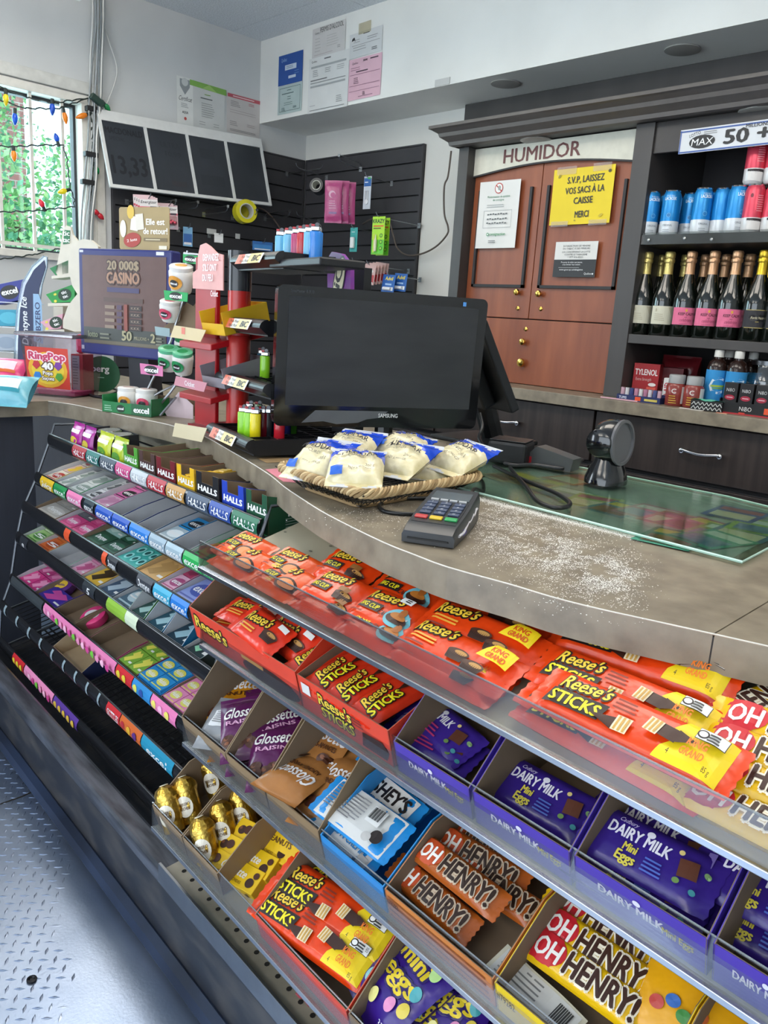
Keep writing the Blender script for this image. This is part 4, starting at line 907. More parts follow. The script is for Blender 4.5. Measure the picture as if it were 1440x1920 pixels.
B().hexa([g0 - CO + Vector((0, 0, -.0452)), g1 - CO + Vector((0, 0, -.0452)), sb - CO + Vector((0, 0, -.0452)), s0 - CO + Vector((0, 0, -.0452))], [g0 - CO + Vector((0, 0, -.004)), g1 - CO + Vector((0, 0, -.004)), sb - CO + Vector((0, 0, -.004)), s0 - CO + Vector((0, 0, -.004))]).out('seam', paint('#1c1a18'), cn)
# body below: cream pegboard behind the racks, dark panels on the left leg
cream = mk('cream_enamel', '#b3ab93', .5, var=.10, ns=5, bump=.05)
peg = B(); v0 = 1.09
A0, A1 = uv(-2.46, v0, 0) - CO, uv(.9, v0, 0) - CO
peg.hexa([A0, A1, A1 + V*.02, A0 + V*.02], [p + Vector((0, 0, ZT - .047)) for p in (A0, A1, A1 + V*.02, A0 + V*.02)])
peg.out('back_panel', cream, cn)
holes = B(); hm = paint('#1b1916', .9); Mp = frame((0, 0, 0), U, n=-V)
for i in range(40):
    for j in range(3):
        p = uv(-.75 + i*.026, v0 - .0006, ZT - .085 - j*.05) - CO
        holes.add([p + U*.0045*math.cos(k*PI/4) + Vector((0, 0, .0045*math.sin(k*PI/4))) for k in range(8)], [tuple(range(8))])
stuff(holes.out('peg_holes', hm, cn))
legp = mk('navy_panel', '#33363f', .45, var=.08, ns=12, stretch=(6, 6, .2))
P0, P1 = Vector((edge[0].x - .06, -1.2, 0)) - CO, Vector((edge[0].x - .04, edge[0].y - .02, 0)) - CO
for k in range(6):
    a, c = P0.lerp(P1, k / 6), P0.lerp(P1, (k + 1) / 6 - .006); n_ = Vector((-.02, 0, 0)); z_ = Vector((0, 0, ZT - .047))
    B().hexa([a, c, c + n_, a + n_], [p + z_ for p in (a, c, c + n_, a + n_)]).out('leg_panel', legp, cn)
B().hexa([Vector((-3.28, 1.6, 0)) - CO, Vector((sb.x - .02, 1.6, 0)) - CO, Vector((sb.x - .02, 1.62, 0)) - CO, Vector((-3.28, 1.62, 0)) - CO], [p + Vector((0, 0, ZT - .047)) for p in (Vector((-3.28, 1.6, 0)) - CO, Vector((sb.x - .02, 1.6, 0)) - CO, Vector((sb.x - .02, 1.62, 0)) - CO, Vector((-3.28, 1.62, 0)) - CO)]).out('rear_panel', dkin, cn)
a, c = uv(-3.7, v0 - .012, 0) - CO, uv(-2.36, v0 - .012, 0) - CO
B().hexa([a, c, c + V*.008, a + V*.008], [p + Vector((0, 0, ZT - .047)) for p in (a, c, c + V*.008, a + V*.008)]).out('leg_panel', legp, cn)
# ---------------------------------------------------------------- glass sheet with tickets under it
f0, f1 = at_z(1390, 1062, ZT), at_z(1040, 969, ZT); fl = f0 + (f1 - f0) * 2.4; fb = at_z(1440, 1035, ZT)
gpts = [f0, f0 + (fb - f0).normalized() * .42, Vector((-.62, 1.6, ZT)), Vector((fl.x - .1, 1.6, ZT)), fl]
gt = thing('counter_glass', 'greenish sheet of glass lying on the counter over paper tickets', 'glass', loc=(-.8, 1.35, ZT))
G0 = Vector((-.8, 1.35, 0))
B().prism([(p.x - G0.x, p.y - G0.y) for p in gpts], .0035, .0085).out('glass_sheet', clear('counter_glass', '#eaf4ee', .07, .05, .5), gt)
gc_ = sum(gpts, Vector()) / len(gpts)
B().prism([(q.x - G0.x, q.y - G0.y) for q in [p + (gc_ - p).normalized() * .03 for p in gpts]], .0002, .001).out('green_mat', mk('green_mat', '#8d9f97', .7, h2='#a9b5ae', ns=6), gt)  # haze on the glass is put into this lightened mat colour
eb = B(); eb.tube([Vector((p.x - G0.x, p.y - G0.y, .0065)) for p in gpts], .0022, 5, closed=True); eb.out('glass_edge', mk('glass_edge', '#b5d9cb', .15), gt)
rd = random.Random(11)
for k in range(15):
    px, py = [(1010, 905), (1055, 925), (1110, 940), (1160, 955), (1215, 960), (1265, 975), (1310, 985), (1350, 1000), (1395, 1000), (1260, 1010), (1335, 1012), (1080, 900), (960, 895), (1425, 990), (1380, 965)][k]
    p = at_z(px, py, ZT + .0012); c_ = ['#c9b48a', '#7fa08a', '#a8b86a', '#6a8f9a', '#b57a8a', '#c9897a', '#b5707a', '#7f9a5a', '#4a6f8a', '#3f8a72', '#4a9a82', '#c98a5a', '#b5a98a', '#9ab55a', '#4a5f9a'][k]
    t = thing('lottery_ticket', ['ochre', 'grey green', 'lime', 'steel blue', 'rose', 'salmon', 'dusty red', 'olive', 'navy', 'sea green', 'mint', 'orange', 'sand', 'yellow green', 'indigo'][k] + ' scratch ticket lying under the counter glass', 'ticket', M=TR(p.x, p.y, ZT + .0012 + k * .00012, rd.uniform(-.3, .3) - .05))
    B().box(-.045, .045, -.06, .06, 0, .0001).out('ticket_sheet', paper(c_), t)
    pr = Print(lift=.0001, step=.00002); pr.rect(0, .035, .075, .03, ['#d9c24a', '#cfd9d0', '#b54a5a'][k % 3]).rect(0, -.02, .07, .05, ['#8a5a3a', '#5a7a9a', '#d9d0b0'][k % 3]).lines(0, -.05, .07, 1, .01, .004, '#333'); pr.out(t)
# ---------------------------------------------------------------- spilt white powder
pw = B(); rd = random.Random(2)
wr = lambda: at_z(*random.choice([(0, 0)]), ZT)
for k in range(42000):
    t = rd.random(); g = rd.gauss(0, 1)
    px = 850 + 330 * t + rd.gauss(0, 28); py = 945 + 140 * t + g * (22 + 14 * math.sin(PI * t)) + (rd.random() ** 3) * 30
    if k % 6 == 0: s_ = rd.random(); px, py = 880 + 330 * s_ + rd.gauss(0, 5), 932 + 82 * s_ + rd.gauss(0, 2.2) - 1
    if k % 41 == 0: px, py = 720 + rd.gauss(0, 60), 965 + rd.gauss(0, 18)
    p = at_z(px, py, ZT + .0003)
    if k % 6 and rd.random() > .45 + .9 * noise.noise(Vector((p.x*22, p.y*22, 1))) + .9 * noise.noise(Vector((p.x*75, p.y*75, 5))): continue
    # keep off glass and terminal
    s_ = .00035 + .0009 * rd.random() ** 2; a = rd.random() * 6.3
    pw.add([(p.x + s_*math.cos(a), p.y + s_*math.sin(a), p.z), (p.x + s_*math.cos(a+2.1), p.y + s_*math.sin(a+2.1), p.z), (p.x + s_*math.cos(a+4.2), p.y + s_*math.sin(a+4.2), p.z), (p.x, p.y, p.z + s_*.6)], [(0,1,3), (1,2,3), (2,0,3)])
tag(stuff(pw.out('spilt_powder', mk('white_powder', '#e9e6df', .9))), 'white powder scattered over the counter beside the card terminal', 'powder')
# ---------------------------------------------------------------- payment terminal
ax = Vector((-.47, .88, 0)).normalized(); sd = ax.cross(Vector((0, 0, 1)))
tm = thing('card_terminal', 'dark grey payment card terminal with number keys on the counter', 'terminal', M=frame((-.722, .822, ZT), sd, n=(0, 0, 1)))
# local x = right, y = away
tw, tl = .041, .185
def hz(y): return .020 + .024 * (y / tl) + .004
body = B(); n = 14; ring_ = []
for i in range(n + 1):
    y = tl * i / n; w = tw * (.93 + .07 * math.sin(PI * i / n)) if i < n else tw * .92; h_ = hz(y) if i else hz(y) * .8
    ring_.append([(-w, y, .002), (-w*1.02, y, h_*.7), (-w*.93, y, h_), (w*.93, y, h_), (w*1.02, y, h_*.7), (w, y, .002)])
vs = [p for r in ring_ for p in r]; fs = [(i*6 + j, i*6 + (j+1) % 6, (i+1)*6 + (j+1) % 6, (i+1)*6 + j) for i in range(n) for j in range(6)]
fs += [tuple(reversed(range(6))), tuple(n*6 + j for j in range(6))]
body.add(vs, [tuple(reversed(f)) for f in fs]); body.out('terminal_body', plas('#2e3033', .38), tm, smooth=35)
slope = math.atan(.024 / tl)
Mt = lambda x, y, dz=0: TR(x, y, hz(y) + dz, 0, slope)
sc = B().box(-.030, .030, -.018, .018, 0, .0012).out('screen', plas('#5b6266', .12), tm, M=Mt(0, .148))
keym, keyt = plas('#3f4a63', .4), '#c9ccd2'
B().box(-.033, .033, -.052, .044, 0, .0008).out('keypad_plate', plas('#26282b', .4), tm, M=Mt(0, .078))
labs = ['1', '2', '3', '4', '5', '6', '7', '8', '9', '*', '0', '#']
for i in range(12):
    r_, c_ = divmod(i, 3); x, y = -.0215 + c_*.0215, .108 - r_*.0145
    kk = B().box(-.0085, .0085, -.0045, .0045, 0, .003).out('key', keym, tm, M=Mt(x, y, .0007), bevel=.001)
    Print(lift=.0032).text(labs[i], 0, -.0028, .0056, keyt, bold=.02).out(kk, name='numeral')
for i, c_ in enumerate(('#c2403f', '#d9b52c', '#2f9a55')):
    B().box(-.0095, .0095, -.005, .005, 0, .0034).out('key', plas(c_, .35), tm, M=Mt(-.0225 + i*.0225, .044, .0007), bevel=.0012)
for i in range(4): B().box(-.006, .006, -.0022, .0022, 0, .002).out('key', plas('#b9bbbe', .35), tm, M=Mt(-.022 + i*.0147, .1245, .0007))
B().box(-.030, .030, -.002, .004, .008, .0105).out('card_slot', paint('#0d0d0e', .6), tm)
sk = B(); rd = random.Random(8); L_ = [(.0405 + rd.uniform(0, .001), .02 + .13*i/12, .009 + .006*rd.random() + .016*i/12) for i in range(13)]
sk.tube(L_, .0022, 5); sk.out('torn_sticker', paper('#cfcdd2'), tm)
B().box(.0405, .0412, .05, .075, .008, .018).out('purple_sticker', paper('#6a63a8'), tm)
# ---------------------------------------------------------------- cables on the counter
def cable(label, pts, r=.0036, col='#17181a', name='cable'):
    return tag(B().tube(spline(pts), r, 8).out(name, plas(col, .35), smooth=60), label, 'cable')
g = lambda x, y, dz=.0036: at_z(x, y, ZT) + Vector((0, 0, dz))
cable('black cable running from the terminal under the basket front', [tm.matrix_world @ Vector((.02, .182, .02)), g(886, 938, .02), g(905, 925), g(905, 908), g(893, 895), g(880, 890)])
cable('black cable looping from basket corner to the terminal', [tm.matrix_world @ Vector((-.01, .186, .02)), g(870, 946), g(850, 940), g(800, 938), g(740, 940), g(712, 950), g(720, 962), g(750, 967), g(790, 968)])
cable('black cable with a long loop lying on the counter glass', [g(925, 885, .013), g(955, 900, .013), g(1000, 920, .013), g(1040, 937, .013), g(1066, 955, .013), g(1060, 964, .013), g(1035, 965, .013), g(1005, 952, .013), g(985, 925, .013), g(968, 905, .013), g(955, 888, .013)], .0042)
cable('grey cable running to the barcode scanner', [g(945, 880, .014), g(965, 884, .014), g(1000, 883, .014), g(1035, 888, .014), g(1060, 889, .014), g(1090, 878, .02)], .0046, '#2a2a2c')
cable('thin black cable hanging down from the monitors', [at_d(900, 775, 1.95), at_d(905, 800, 1.93), at_d(898, 820, 1.9), at_d(908, 840, 1.86), at_d(912, 858, 1.83)], .004)
# ---------------------------------------------------------------- barcode scanner
sp = at_z(1135, 905, ZT + .0085)
scn = thing('barcode_scanner', 'glossy black round-headed barcode scanner standing on the counter glass', 'scanner', M=TR(sp.x, sp.y, ZT + .0085, 0) @ Matrix.Scale(.86, 4))
blk = mk('gloss_black', '#101113', .12, var=.05, coat=.5)
bs_ = B(); prof_ = [(.0, .046, .052), (.012, .047, .050), (.035, .040, .042), (.055, .030, .036), (.068, .026, .032)]; vs = []
for z, rx, ry in prof_:
    for j in range(20):
        a = 2*PI*j/20; vs.append((rx*(abs(math.cos(a))**.8)*math.copysign(1, math.cos(a)), ry*(abs(math.sin(a))**.8)*math.copysign(1, math.sin(a)), z))
bs_.add(vs, [(i*20+j, i*20+(j+1) % 20, (i+1)*20+(j+1) % 20, (i+1)*20+j) for i in range(4) for j in range(20)] + [tuple(reversed(range(20))), tuple(80 + j for j in range(20))]); bs_.out('pedestal', blk, scn, smooth=50)
# head: squat barrel whose open mouth looks to the customers' side
hx = Vector((.98, .02, .05)).normalized(); Mh = frame((-.002, .0, .10), hx.orthogonal(), n=hx).to_3x3()
B().lathe([(.001, -.036), (.030, -.034), (.046, -.022), (.053, -.004), (.054, .014), (.050, .030), (.047, .032), (.046, .020), (.02, .004), (.001, .002)], 32, c=(-.002, 0, .10), M3=Mh, mats=[0]*6 + [1, 1, 1]).out('head', [blk, plas('#1a0a0c', .3)], scn, smooth=60)
B().lathe([(.050, .028), (.0545, .030), (.0545, .036), (.047, .037), (.046, .031)], 32, c=(-.002, 0, .10), M3=Mh).out('mouth_ring', plas('#5a5b5e', .4), scn, smooth=50)
B().lathe([(.001, .006), (.03, .008), (.001, .009)], 20, c=(-.002, 0, .10), M3=Mh).out('laser_window', mk('laser_window', '#5a1216', .1), scn)
B().lathe([(.03, 0), (.033, .003), (.03, .006)], 20, c=(.0, -.052, .10), M3=frame((0, 0, 0), Vector((.98, .02, 0)), n=Vector((.1, -.99, 0))).to_3x3()).out('pivot_cap', blk, scn, smooth=50)
# ---------------------------------------------------------------- small black reader box and stand
bp_ = at_z(945, 882, ZT)
rb = thing('receipt_box', 'small black cash box with embossed oval beside the basket', 'box', M=TR(bp_.x - .03, bp_.y + .06, ZT + .0085, .35))
B().box(-.045, .045, -.04, .04, 0, .052).out('box_body', mk('black_leather', '#17181a', .45), rb, bevel=.008)
B().box(-.042, .042, -.037, .037, .052, .054).out('lid', plas('#2a2b2d', .35), rb, bevel=.001)
Print(lift=.0545).ell(0, 0, .016, .010, '#4a4c4f').ell(0, 0, .011, .006, '#2a2b2d').out(rb)
rs = thing('reader_cradle', 'grey wedge-shaped card reader cradle beside the cash box', 'cradle', M=TR(bp_.x + .055, bp_.y + .10, ZT + .0085, .15))
B().extrude([(-.06, -.02, 0), (.055, -.02, 0), (.06, -.02, .028), (.02, -.02, .036), (-.03, -.02, .045), (-.055, -.02, .02)], (0, .045, 0)).out('cradle_body', plas('#4a4c4d', .35), rs)
B().box(-.058, -.04, -.0215, -.019, .004, .02).out('red_edge', plas('#a3242c', .3), rs)
# ---------------------------------------------------------------- Samsung style monitor
mu = Vector((.43155, .90209, 0)); mn = Vector((.90209, -.43155, 0))
bl, brr = Vector((-1.392, 1.049, .980)), Vector((-1.184, 1.485, .980))
mw_, mh_ = (brr - bl).length, .297
mo = thing('monitor', 'wide glossy black monitor with dark screen behind the cheese basket', 'monitor', M=frame((bl + brr) / 2 - Vector((0, 0, .07)), mu, n=(0, 0, 1)))
# local: x right, -y toward viewer, z up; screen bottom at z .07
rot = Matrix.Rotation(math.radians(2), 4, 'X')
bz_ = B(); fpts = []
def rr(w, h, r, n=5):
    o = []
    for cx_, cy_, a0 in ((w/2 - r, h/2 - r, 0), (-w/2 + r, h/2 - r, PI/2), (-w/2 + r, -h/2 + r, PI), (w/2 - r, -h/2 + r, 1.5*PI)):
        for k in range(n + 1): a = a0 + PI/2*k/n; o.append((cx_ + r*math.cos(a), cy_ + r*math.sin(a)))
    return o
op = rr(mw_, mh_, .014); ip = [(-.212 + 0, .125), ]
zc_ = .07 + mh_/2
bz_.extrude([(x, .0, zc_ + y) for x, y in op], (0, .03, 0)); bz_.out('bezel', blk, mo, bevel=.004, M=rot)
B().box(-mw_/2 + .024, mw_/2 - .022, -.0016, -.0004, .07 + .046, .07 + mh_ - .022).out('screen', mk('dark_screen', '#25272a', .42, ns=5, h2='#303234', stretch=(1, 1, 4), det=6), mo, M=rot)
Print(lift=.0009).text('SAMSUNG', .02, .023, .0088, '#d3d5d6', w=.046, bold=.026).rect(.183, .283, .008, .009, '#4f8fd0').text('SyncMaster B1930', -.19, .283, .006, '#54575a', w=.05).out(mo, rot @ frame((0, -.0004, .07), (1, 0, 0), y=(0, 0, 1)))
Print(lift=.0006).poly([(-.18, .008), (-.15, .036), (-.05, .037), (.02, .037), (.0, .022), (-.03, .018), (-.05, .010), (-.1, .006), (-.13, .012)], mk('dust_film', '#54575a', .5)).out(mo, rot @ frame((0, -.0004, .07), (1, 0, 0), y=(0, 0, 1)), name='dust_patch')
B().extrude([(x*.7, .03, zc_ + y*.7) for x, y in op], (0, .025, 0)).out('rear_housing', plas('#141518', .35), mo)
B().tube([(.03, .045, .012), (.03, .05, .08), (.03, .045, .16)], .022, 10).out('stand_neck', plas('#121316', .3), mo)
B().lathe([(.095, 0), (.1, .004), (.09, .012), (.03, .02)], 28, c=(.05, .03, 0)).out('stand_foot', blk, mo, smooth=40)
# clerk's touch screen seen from its side
q1, q2 = at_d(893, 604, 1.98), at_d(968, 772, 2.02)
tsx = Vector((-.93, .36, 0)).normalized(); tsy = (q1 - q2)
Mts = frame(q2, tsx, y=tsy); lh = tsy.length
ts = thing('touch_screen', 'black tilted till screen facing away behind the wide monitor', 'monitor', M=TR(q2.x, q2.y, ZT))
Mi = TR(q2.x, q2.y, ZT).inverted() @ Mts
B().box(0, .36, 0, lh, -.012, .012).out('screen_slab', plas('#16181b', .4), ts, M=Mi, bevel=.004)
B().box(.06, .30, .02, lh*.7, -.05, -.012).out('rear_housing', plas('#101214', .5), ts, M=Mi, bevel=.006)
B().tube([(-.16, .13, .005), (-.16, .1, .06), (-.17, .06, .16)], .03, 10).out('stand', plas('#101214', .45), ts)
B().box(-.28, -.06, .0, .2, 0, .012).out('foot', plas('#101214', .45), ts, bevel=.004)
# ---------------------------------------------------------------- wicker basket with bags of cheese
rimz = .946
bA, bB, bC = at_z(567, 917, ZT), at_z(675, 955, ZT), at_z(862, 919, ZT); bD = bA + bC - bB
rL, rF, rR = at_z(516, 874, rimz), at_z(682, 929, rimz), at_z(909, 893, rimz); rD = rL + rR - rF
bo = (bA + bC) / 2; bk_ = thing('wicker_basket', 'shallow wire basket with a woven straw rim on the counter', 'basket', loc=(bo.x, bo.y, ZT))
O3 = Vector((bo.x, bo.y, ZT)); bot = [p - O3 + Vector((0, 0, .004)) for p in (bA, bB, bC, bD)]; rim = [p - O3 for p in (rL, rF, rR, rD)]
def rounded(P, f=.12, n=4):
    o = []
    for i in range(4):
        a, b_, c = P[i-1], P[i], P[(i+1) % 4]; p1, p2 = b_.lerp(a, f), b_.lerp(c, f)
        for k in range(n + 1): t = k/n; o.append((1-t)**2*p1 + 2*t*(1-t)*b_ + t*t*p2)
    return o
straw = [mk('straw', '#a98d62', .7), mk('straw', '#c9b083', .7), mk('straw', '#8f7650', .7)]
RR = rounded(rim); rope = []
for i in range(len(RR)):
    a, c = RR[i], RR[(i+1) % len(RR)]; n = max(1, int((c - a).length / .0035))
    for k in range(n): rope.append(a.lerp(c, k / n))
for s_ in range(5):
    pts = []; N_ = len(rope)
    for i, p in enumerate(rope):
        a = i * .55 + s_ * 2*PI/5; tdir = (rope[(i+1) % N_] - rope[i-1]).normalized(); sdv = tdir.cross(Vector((0, 0, 1)))
        pts.append(p + sdv * (.0048 * math.cos(a)) + Vector((0, 0, .0065 * math.sin(a))))
    B().tube(pts, .0031, 5, closed=True).out('rim_strand', straw[s_ % 3], bk_, smooth=60)
B().tube(rounded(bot), .0038, 6, closed=True).out('base_wire', straw[2], bk_)
mesh_ = B(); dkw = paint('#1d1a16', .5)
for e in range(4):
    b0, b1, r0, r1 = bot[e], bot[(e+1) % 4], rim[e], rim[(e+1) % 4]; n = max(6, int((b1 - b0).length / .017))
    for i in range(n + 1):
        t = i / n
        for s_ in (-1, 1):
            t2 = min(1, max(0, t + s_ * 1.2 / n)); mesh_.tube([b0.lerp(b1, t), (b0.lerp(b1, (t+t2)/2)).lerp(r0.lerp(r1, (t+t2)/2), .5), r0.lerp(r1, t2)], .0009, 3)
for i in range(13): t = i / 12; mesh_.tube([bot[0].lerp(bot[1], t), bot[3].lerp(bot[2], t)], .001, 3); mesh_.tube([bot[0].lerp(bot[3], t), bot[1].lerp(bot[2], t)], .001, 3)
mesh_.out('wire_mesh', dkw, bk_)
# cheese bags
curd = mk('cheese_curd_film', '#cfc291', .2, h2='#e6dcb8', ns=30, bump=.5, bs=70, dist=.003)
blue_film, clr_film = film('#1546c8'), mk('clear_film_end', '#c9cdd2', .2, bump=.6, bs=60)
def curd_mesh(seed, w=.094, h=.140, d=.046):
    bb = B(); o_ = Vector((seed*5.3, seed*2.9, seed))
    def zf(x, y):
        a = max(0, 1 - abs(2*x/w) ** 2.4); c = max(0, 1 - abs((2*y - h) / (h - .03)) ** 2.8)
        lump = .009 * noise.noise(Vector((x*38, y*38, 0)) + o_) + .004 * noise.noise(Vector((x*95, y*95, 2)) + o_)
        fill = 1 if y < h*.66 else max(.25, 1 - (y - h*.66) / (h*.3))
        return (d/2 * a**.5 * c**.55 * fill + lump * (a*c)**.4) + .0005
    n, m_ = 20, 28
    for sgn in (1, -1):
        vs = []
        for i in range(n + 1):
            for j in range(m_ + 1):
                x = (i/n - .5) * w * (1 + .06*math.sin(j*.9 + seed)*(j > m_*.85)); y = j/m_*h
                vs.append((x, y, sgn * zf(x, y) * (1 if sgn > 0 else .8)))
        o = len(bb.v); bb.v += vs
        for i in range(n):
            for j in range(m_):
                f = (o+i*(m_+1)+j, o+(i+1)*(m_+1)+j, o+(i+1)*(m_+1)+j+1, o+i*(m_+1)+j+1)
                y = (j + .5)/m_ + .035*math.sin(i*.55 + seed); bb.f.append(f if sgn > 0 else f[::-1]); bb.m.append(2 if (y > .94 or y < .03) else 1 if y > .62 else 0)
    return bb, zf
bags = [((602, 862), .045, .25, .10, 'at the basket end next to the lighters'), ((668, 878), .05, .72, .05, 'at the basket front corner, fully lettered'), ((660, 840), .052, .35, .0, 'leaning over another bag by the monitor corner'), ((758, 862), .055, .2, .08, 'in the middle of the basket'), ((758, 836), .055, .3, .0, 'at the back under the monitor'), ((858, 862), .05, -.1, .05, 'hanging over the rim by the cash box'), ((800, 888), .018, .6, 0, 'below the others near the cash box'), ((650, 892), .018, .2, 0, 'lowest of the pile, mostly covered')]
for k, ((px, py), dz, a, tip, where) in enumerate(bags):
    c = at_z(px, py, ZT + dz + .012)
    d_ = Matrix.Rotation(a - .75, 3, 'Z') @ Vector((.7, .71, 0))
    nrm_ = Vector((.33 * math.cos(k), -.38 + .15*math.sin(k*2), 1)) if k < 6 else Vector((0, 0, 1))
    M = frame(c, d_, n=nrm_) @ Matrix.Translation((0, -.07, 0))
    if k == 5: M = frame(c, Matrix.Rotation(-.75, 3, 'Z') @ Vector((.7, .71, -.1)), n=Vector((.35, -.3, 1))) @ Matrix.Translation((0, -.06, 0))
    t = thing('cheese_bag', 'bag of cheese curds with blue end ' + where, 'cheese bag', M=M)
    m_, zf = curd_mesh(k + 1); m_.out('bag', [curd, blue_film, clr_film], t, smooth=50)
    pr = Print(zf=lambda x, y, zf=zf: max(zf(x, y), zf(x*.9, y)) , lift=.0035, step=.0003); K = '#2b2a2c'
    pr.text('EN GRAINS DE', 0, .083, .0055, '#6a6558', w=.035).text('CHEDDAR', 0, .067, .0115, K, w=.072, bold=.03).text('CURDS', 0, .056, .0065, '#6a6558', w=.026).text('200 g', .024, .042, .006, K, w=.015).rect(-.03, .026, .02, .015, '#2a62c4').text('PRÊT À MANGER', .008, .03, .0042, '#5a564a', w=.038)
    pr.text('CHEDDAR CURDS', 0, .112, .009, '#b9c9ee', w=.075, bold=.03, shear=.2)
    pr.out(t)
pk = [at_z(x, y, ZT + .0006) for x, y in ((497, 880), (531, 903), (557, 905), (566, 899), (520, 878))]
tag(B().add([tuple(p) for p in pk], [tuple(range(5))]).out('sticky_note', paper('#dd8796')), 'pink paper slip under the left corner of the basket', 'paper')
pk = [at_z(x, y, ZT + .0008) for x, y in ((480, 858), (500, 868), (548, 865), (545, 858), (510, 856))]
tag(B().add([tuple(p) for p in pk], [tuple(range(5))]).out('paper_scrap', paper('#a98b62')), 'crumpled brown paper scrap beside the lighter display', 'paper')
# ================================================================== RACKS UNDER THE COUNTER
ZUP = Vector((0, 0, 1))
def project(p):
    q = R.transposed() @ (Vector(p) - CAM); return 720 + FPX*q.x/q.z, 960 + FPX*q.y/q.z
class Shelf:
    """sloping shelf: local x along the counter, y up the slope from the front edge, z off the shelf"""
    def __init__(s, v, ztop, rail, tilt):
        s.v, s.zt, s.rail = v, ztop, rail; t = math.radians(tilt); s.o = uv(0, v, ztop - rail)
        s.M = frame(s.o, U, y=V * math.cos(t) + ZUP * math.sin(t)); s.I = s.M.inverted(); s.n = s.M.to_3x3().col[2]
    def loc(s, px, py, h=0):
        d = ray(px, py); o = s.o + s.n * h; t = (o - CAM).dot(s.n) / d.dot(s.n); p = s.I @ (CAM + d * t); return p.x, p.y
    def u(s, px):
        a, b_ = -3.5, .6
        for _ in range(40):
            m = (a + b_) / 2
            if project(uv(m, s.v, s.zt))[0] < px: a = m
            else: b_ = m
        return a
    def at(s, px, py, h, rz=0, rx=0, ry=0): x, y = s.loc(px, py, h); return s.M @ TR(x, y, h, rz, rx, ry)
CT = 15
SA, SB, SC_, SD, SE = Shelf(.665, .825, .05, CT), Shelf(.65, .70, .055, CT), Shelf(.612, .527, .055, CT), Shelf(.553, .378, .05, CT), Shelf(.572, .245, .02, 6)
GT = 14
GS = [Shelf(v, z, .036, GT if v < .8 else 3) for v, z in ((.813, .837), (.772, .727), (.733, .645), (.712, .556), (.69, .432), (.66, .355), (.65, .244))]
# ---------------------------------------------------------------- base plinth
pl = thing('rack_plinth', 'dark scuffed plinth with rubber bumper along the rack foot', 'plinth', M=frame(uv(0, .6, 0), U, y=V))
scuff = mk('scuffed_plinth', '#23262d', .42, ns=9, h2='#4d4a47', det=8, ramp=(.45, .8), stretch=(1, 3, 3))
B().box(-2.42, .9, -.012, .38, 0, .19).out('plinth_body', scuff, pl, bevel=.006)
B().box(-2.42, .9, -.03, .02, .19, .222).out('top_lip', mk('lip_metal', '#3d4048', .35, metal=.5, h2='#6a6f7a', ns=12, stretch=(.6, 4, 4)), pl, bevel=.008)
B().tube([(-2.42, -.016, .03), (.9, -.016, .03)], .022, 8).out('bumper', mk('bumper_rubber', '#1d2536', .3, h2='#2c3850', ns=5), pl)
# ---------------------------------------------------------------- gum rack
gr = thing('gum_rack', 'black wire gum rack with seven sloping shelves and label rails', 'rack', M=frame(uv(-1.8, .8, 0), U, y=V))
GI = gr.matrix_world.inverted(); UL, UR = -2.35, -1.235
bw = mk('black_wire', '#1b1c1f', .4, metal=.3)
w_me = B().tube([(0, 0, 0), (0, .25, 0)], .0016, 4).mesh('wire', bw)
for i, s_ in enumerate(GS):
    M = GI @ s_.M
    bar_ = B(); bar_.tube([(UL, .012, -.002), (UR, .012, -.002)], .003, 5); bar_.tube([(UL, .13, -.004), (UR, .13, -.004)], .0028, 5); bar_.tube([(UL, .145, -.004), (UR, .145, -.004)], .0028, 5); bar_.tube([(UL, .24, -.002), (UR, .24, -.002)], .003, 5)
    bar_.out('shelf_rods', bw, gr, M=M)
    if i >= 4:
        for k in range(41): obj('wire', w_me, gr, M @ TR(UL + .005 + k * .0272, 0, 0))
    rl = B(); n = 8
    for k in range(n):
        a0, a1 = -1.1 + 2.2*k/n, -1.1 + 2.2*(k+1)/n
        f_ = lambda a: (-.012*math.cos(a) + .005, .017 + .0225*math.sin(a))
        y0, z0 = f_(a0); y1, z1 = f_(a1)
        rl.hexa([(UL, y0, z0), (UR, y0, z0), (UR, y0 + .003, z0), (UL, y0 + .003, z0)], [(UL, y1, z1), (UR, y1, z1), (UR, y1 + .003, z1), (UL, y1 + .003, z1)])
    # rail stands upright although the shelf slopes
    Mr = GI @ frame(s_.o, U, y=V)
    rail_o = rl.out('label_rail', plas('#1a1b1e', .18), gr, M=Mr, smooth=60)
    s_.rail_o = rail_o
for u_ in (UL - .006, UR + .004):
    sf = B()
    P = [GI @ (s_.M @ Vector((u_, .0, .01))) for s_ in GS]; bkp = GI @ uv(u_, .98, .2); tp = GI @ uv(u_, .99, .86)
    sf.tube([GI @ uv(u_, .62, .02)] + P[::-1] + [GI @ uv(u_, .83, .862), tp, bkp], .0042, 6)
    for s_ in GS: sf.tube([GI @ (s_.M @ Vector((u_, 0, 0))), GI @ (s_.M @ Vector((u_, .25, 0)))], .003, 5)
    sf.out('side_frame', mk('grey_wire', '#5a5e63', .35, metal=.6), gr, smooth=60)
sf = B(); sf.tube([GI @ uv(-1.21, .62, .2), GI @ uv(-1.19, .66, .38)], .006, 6); sf.out('prop_rod', bw, gr)
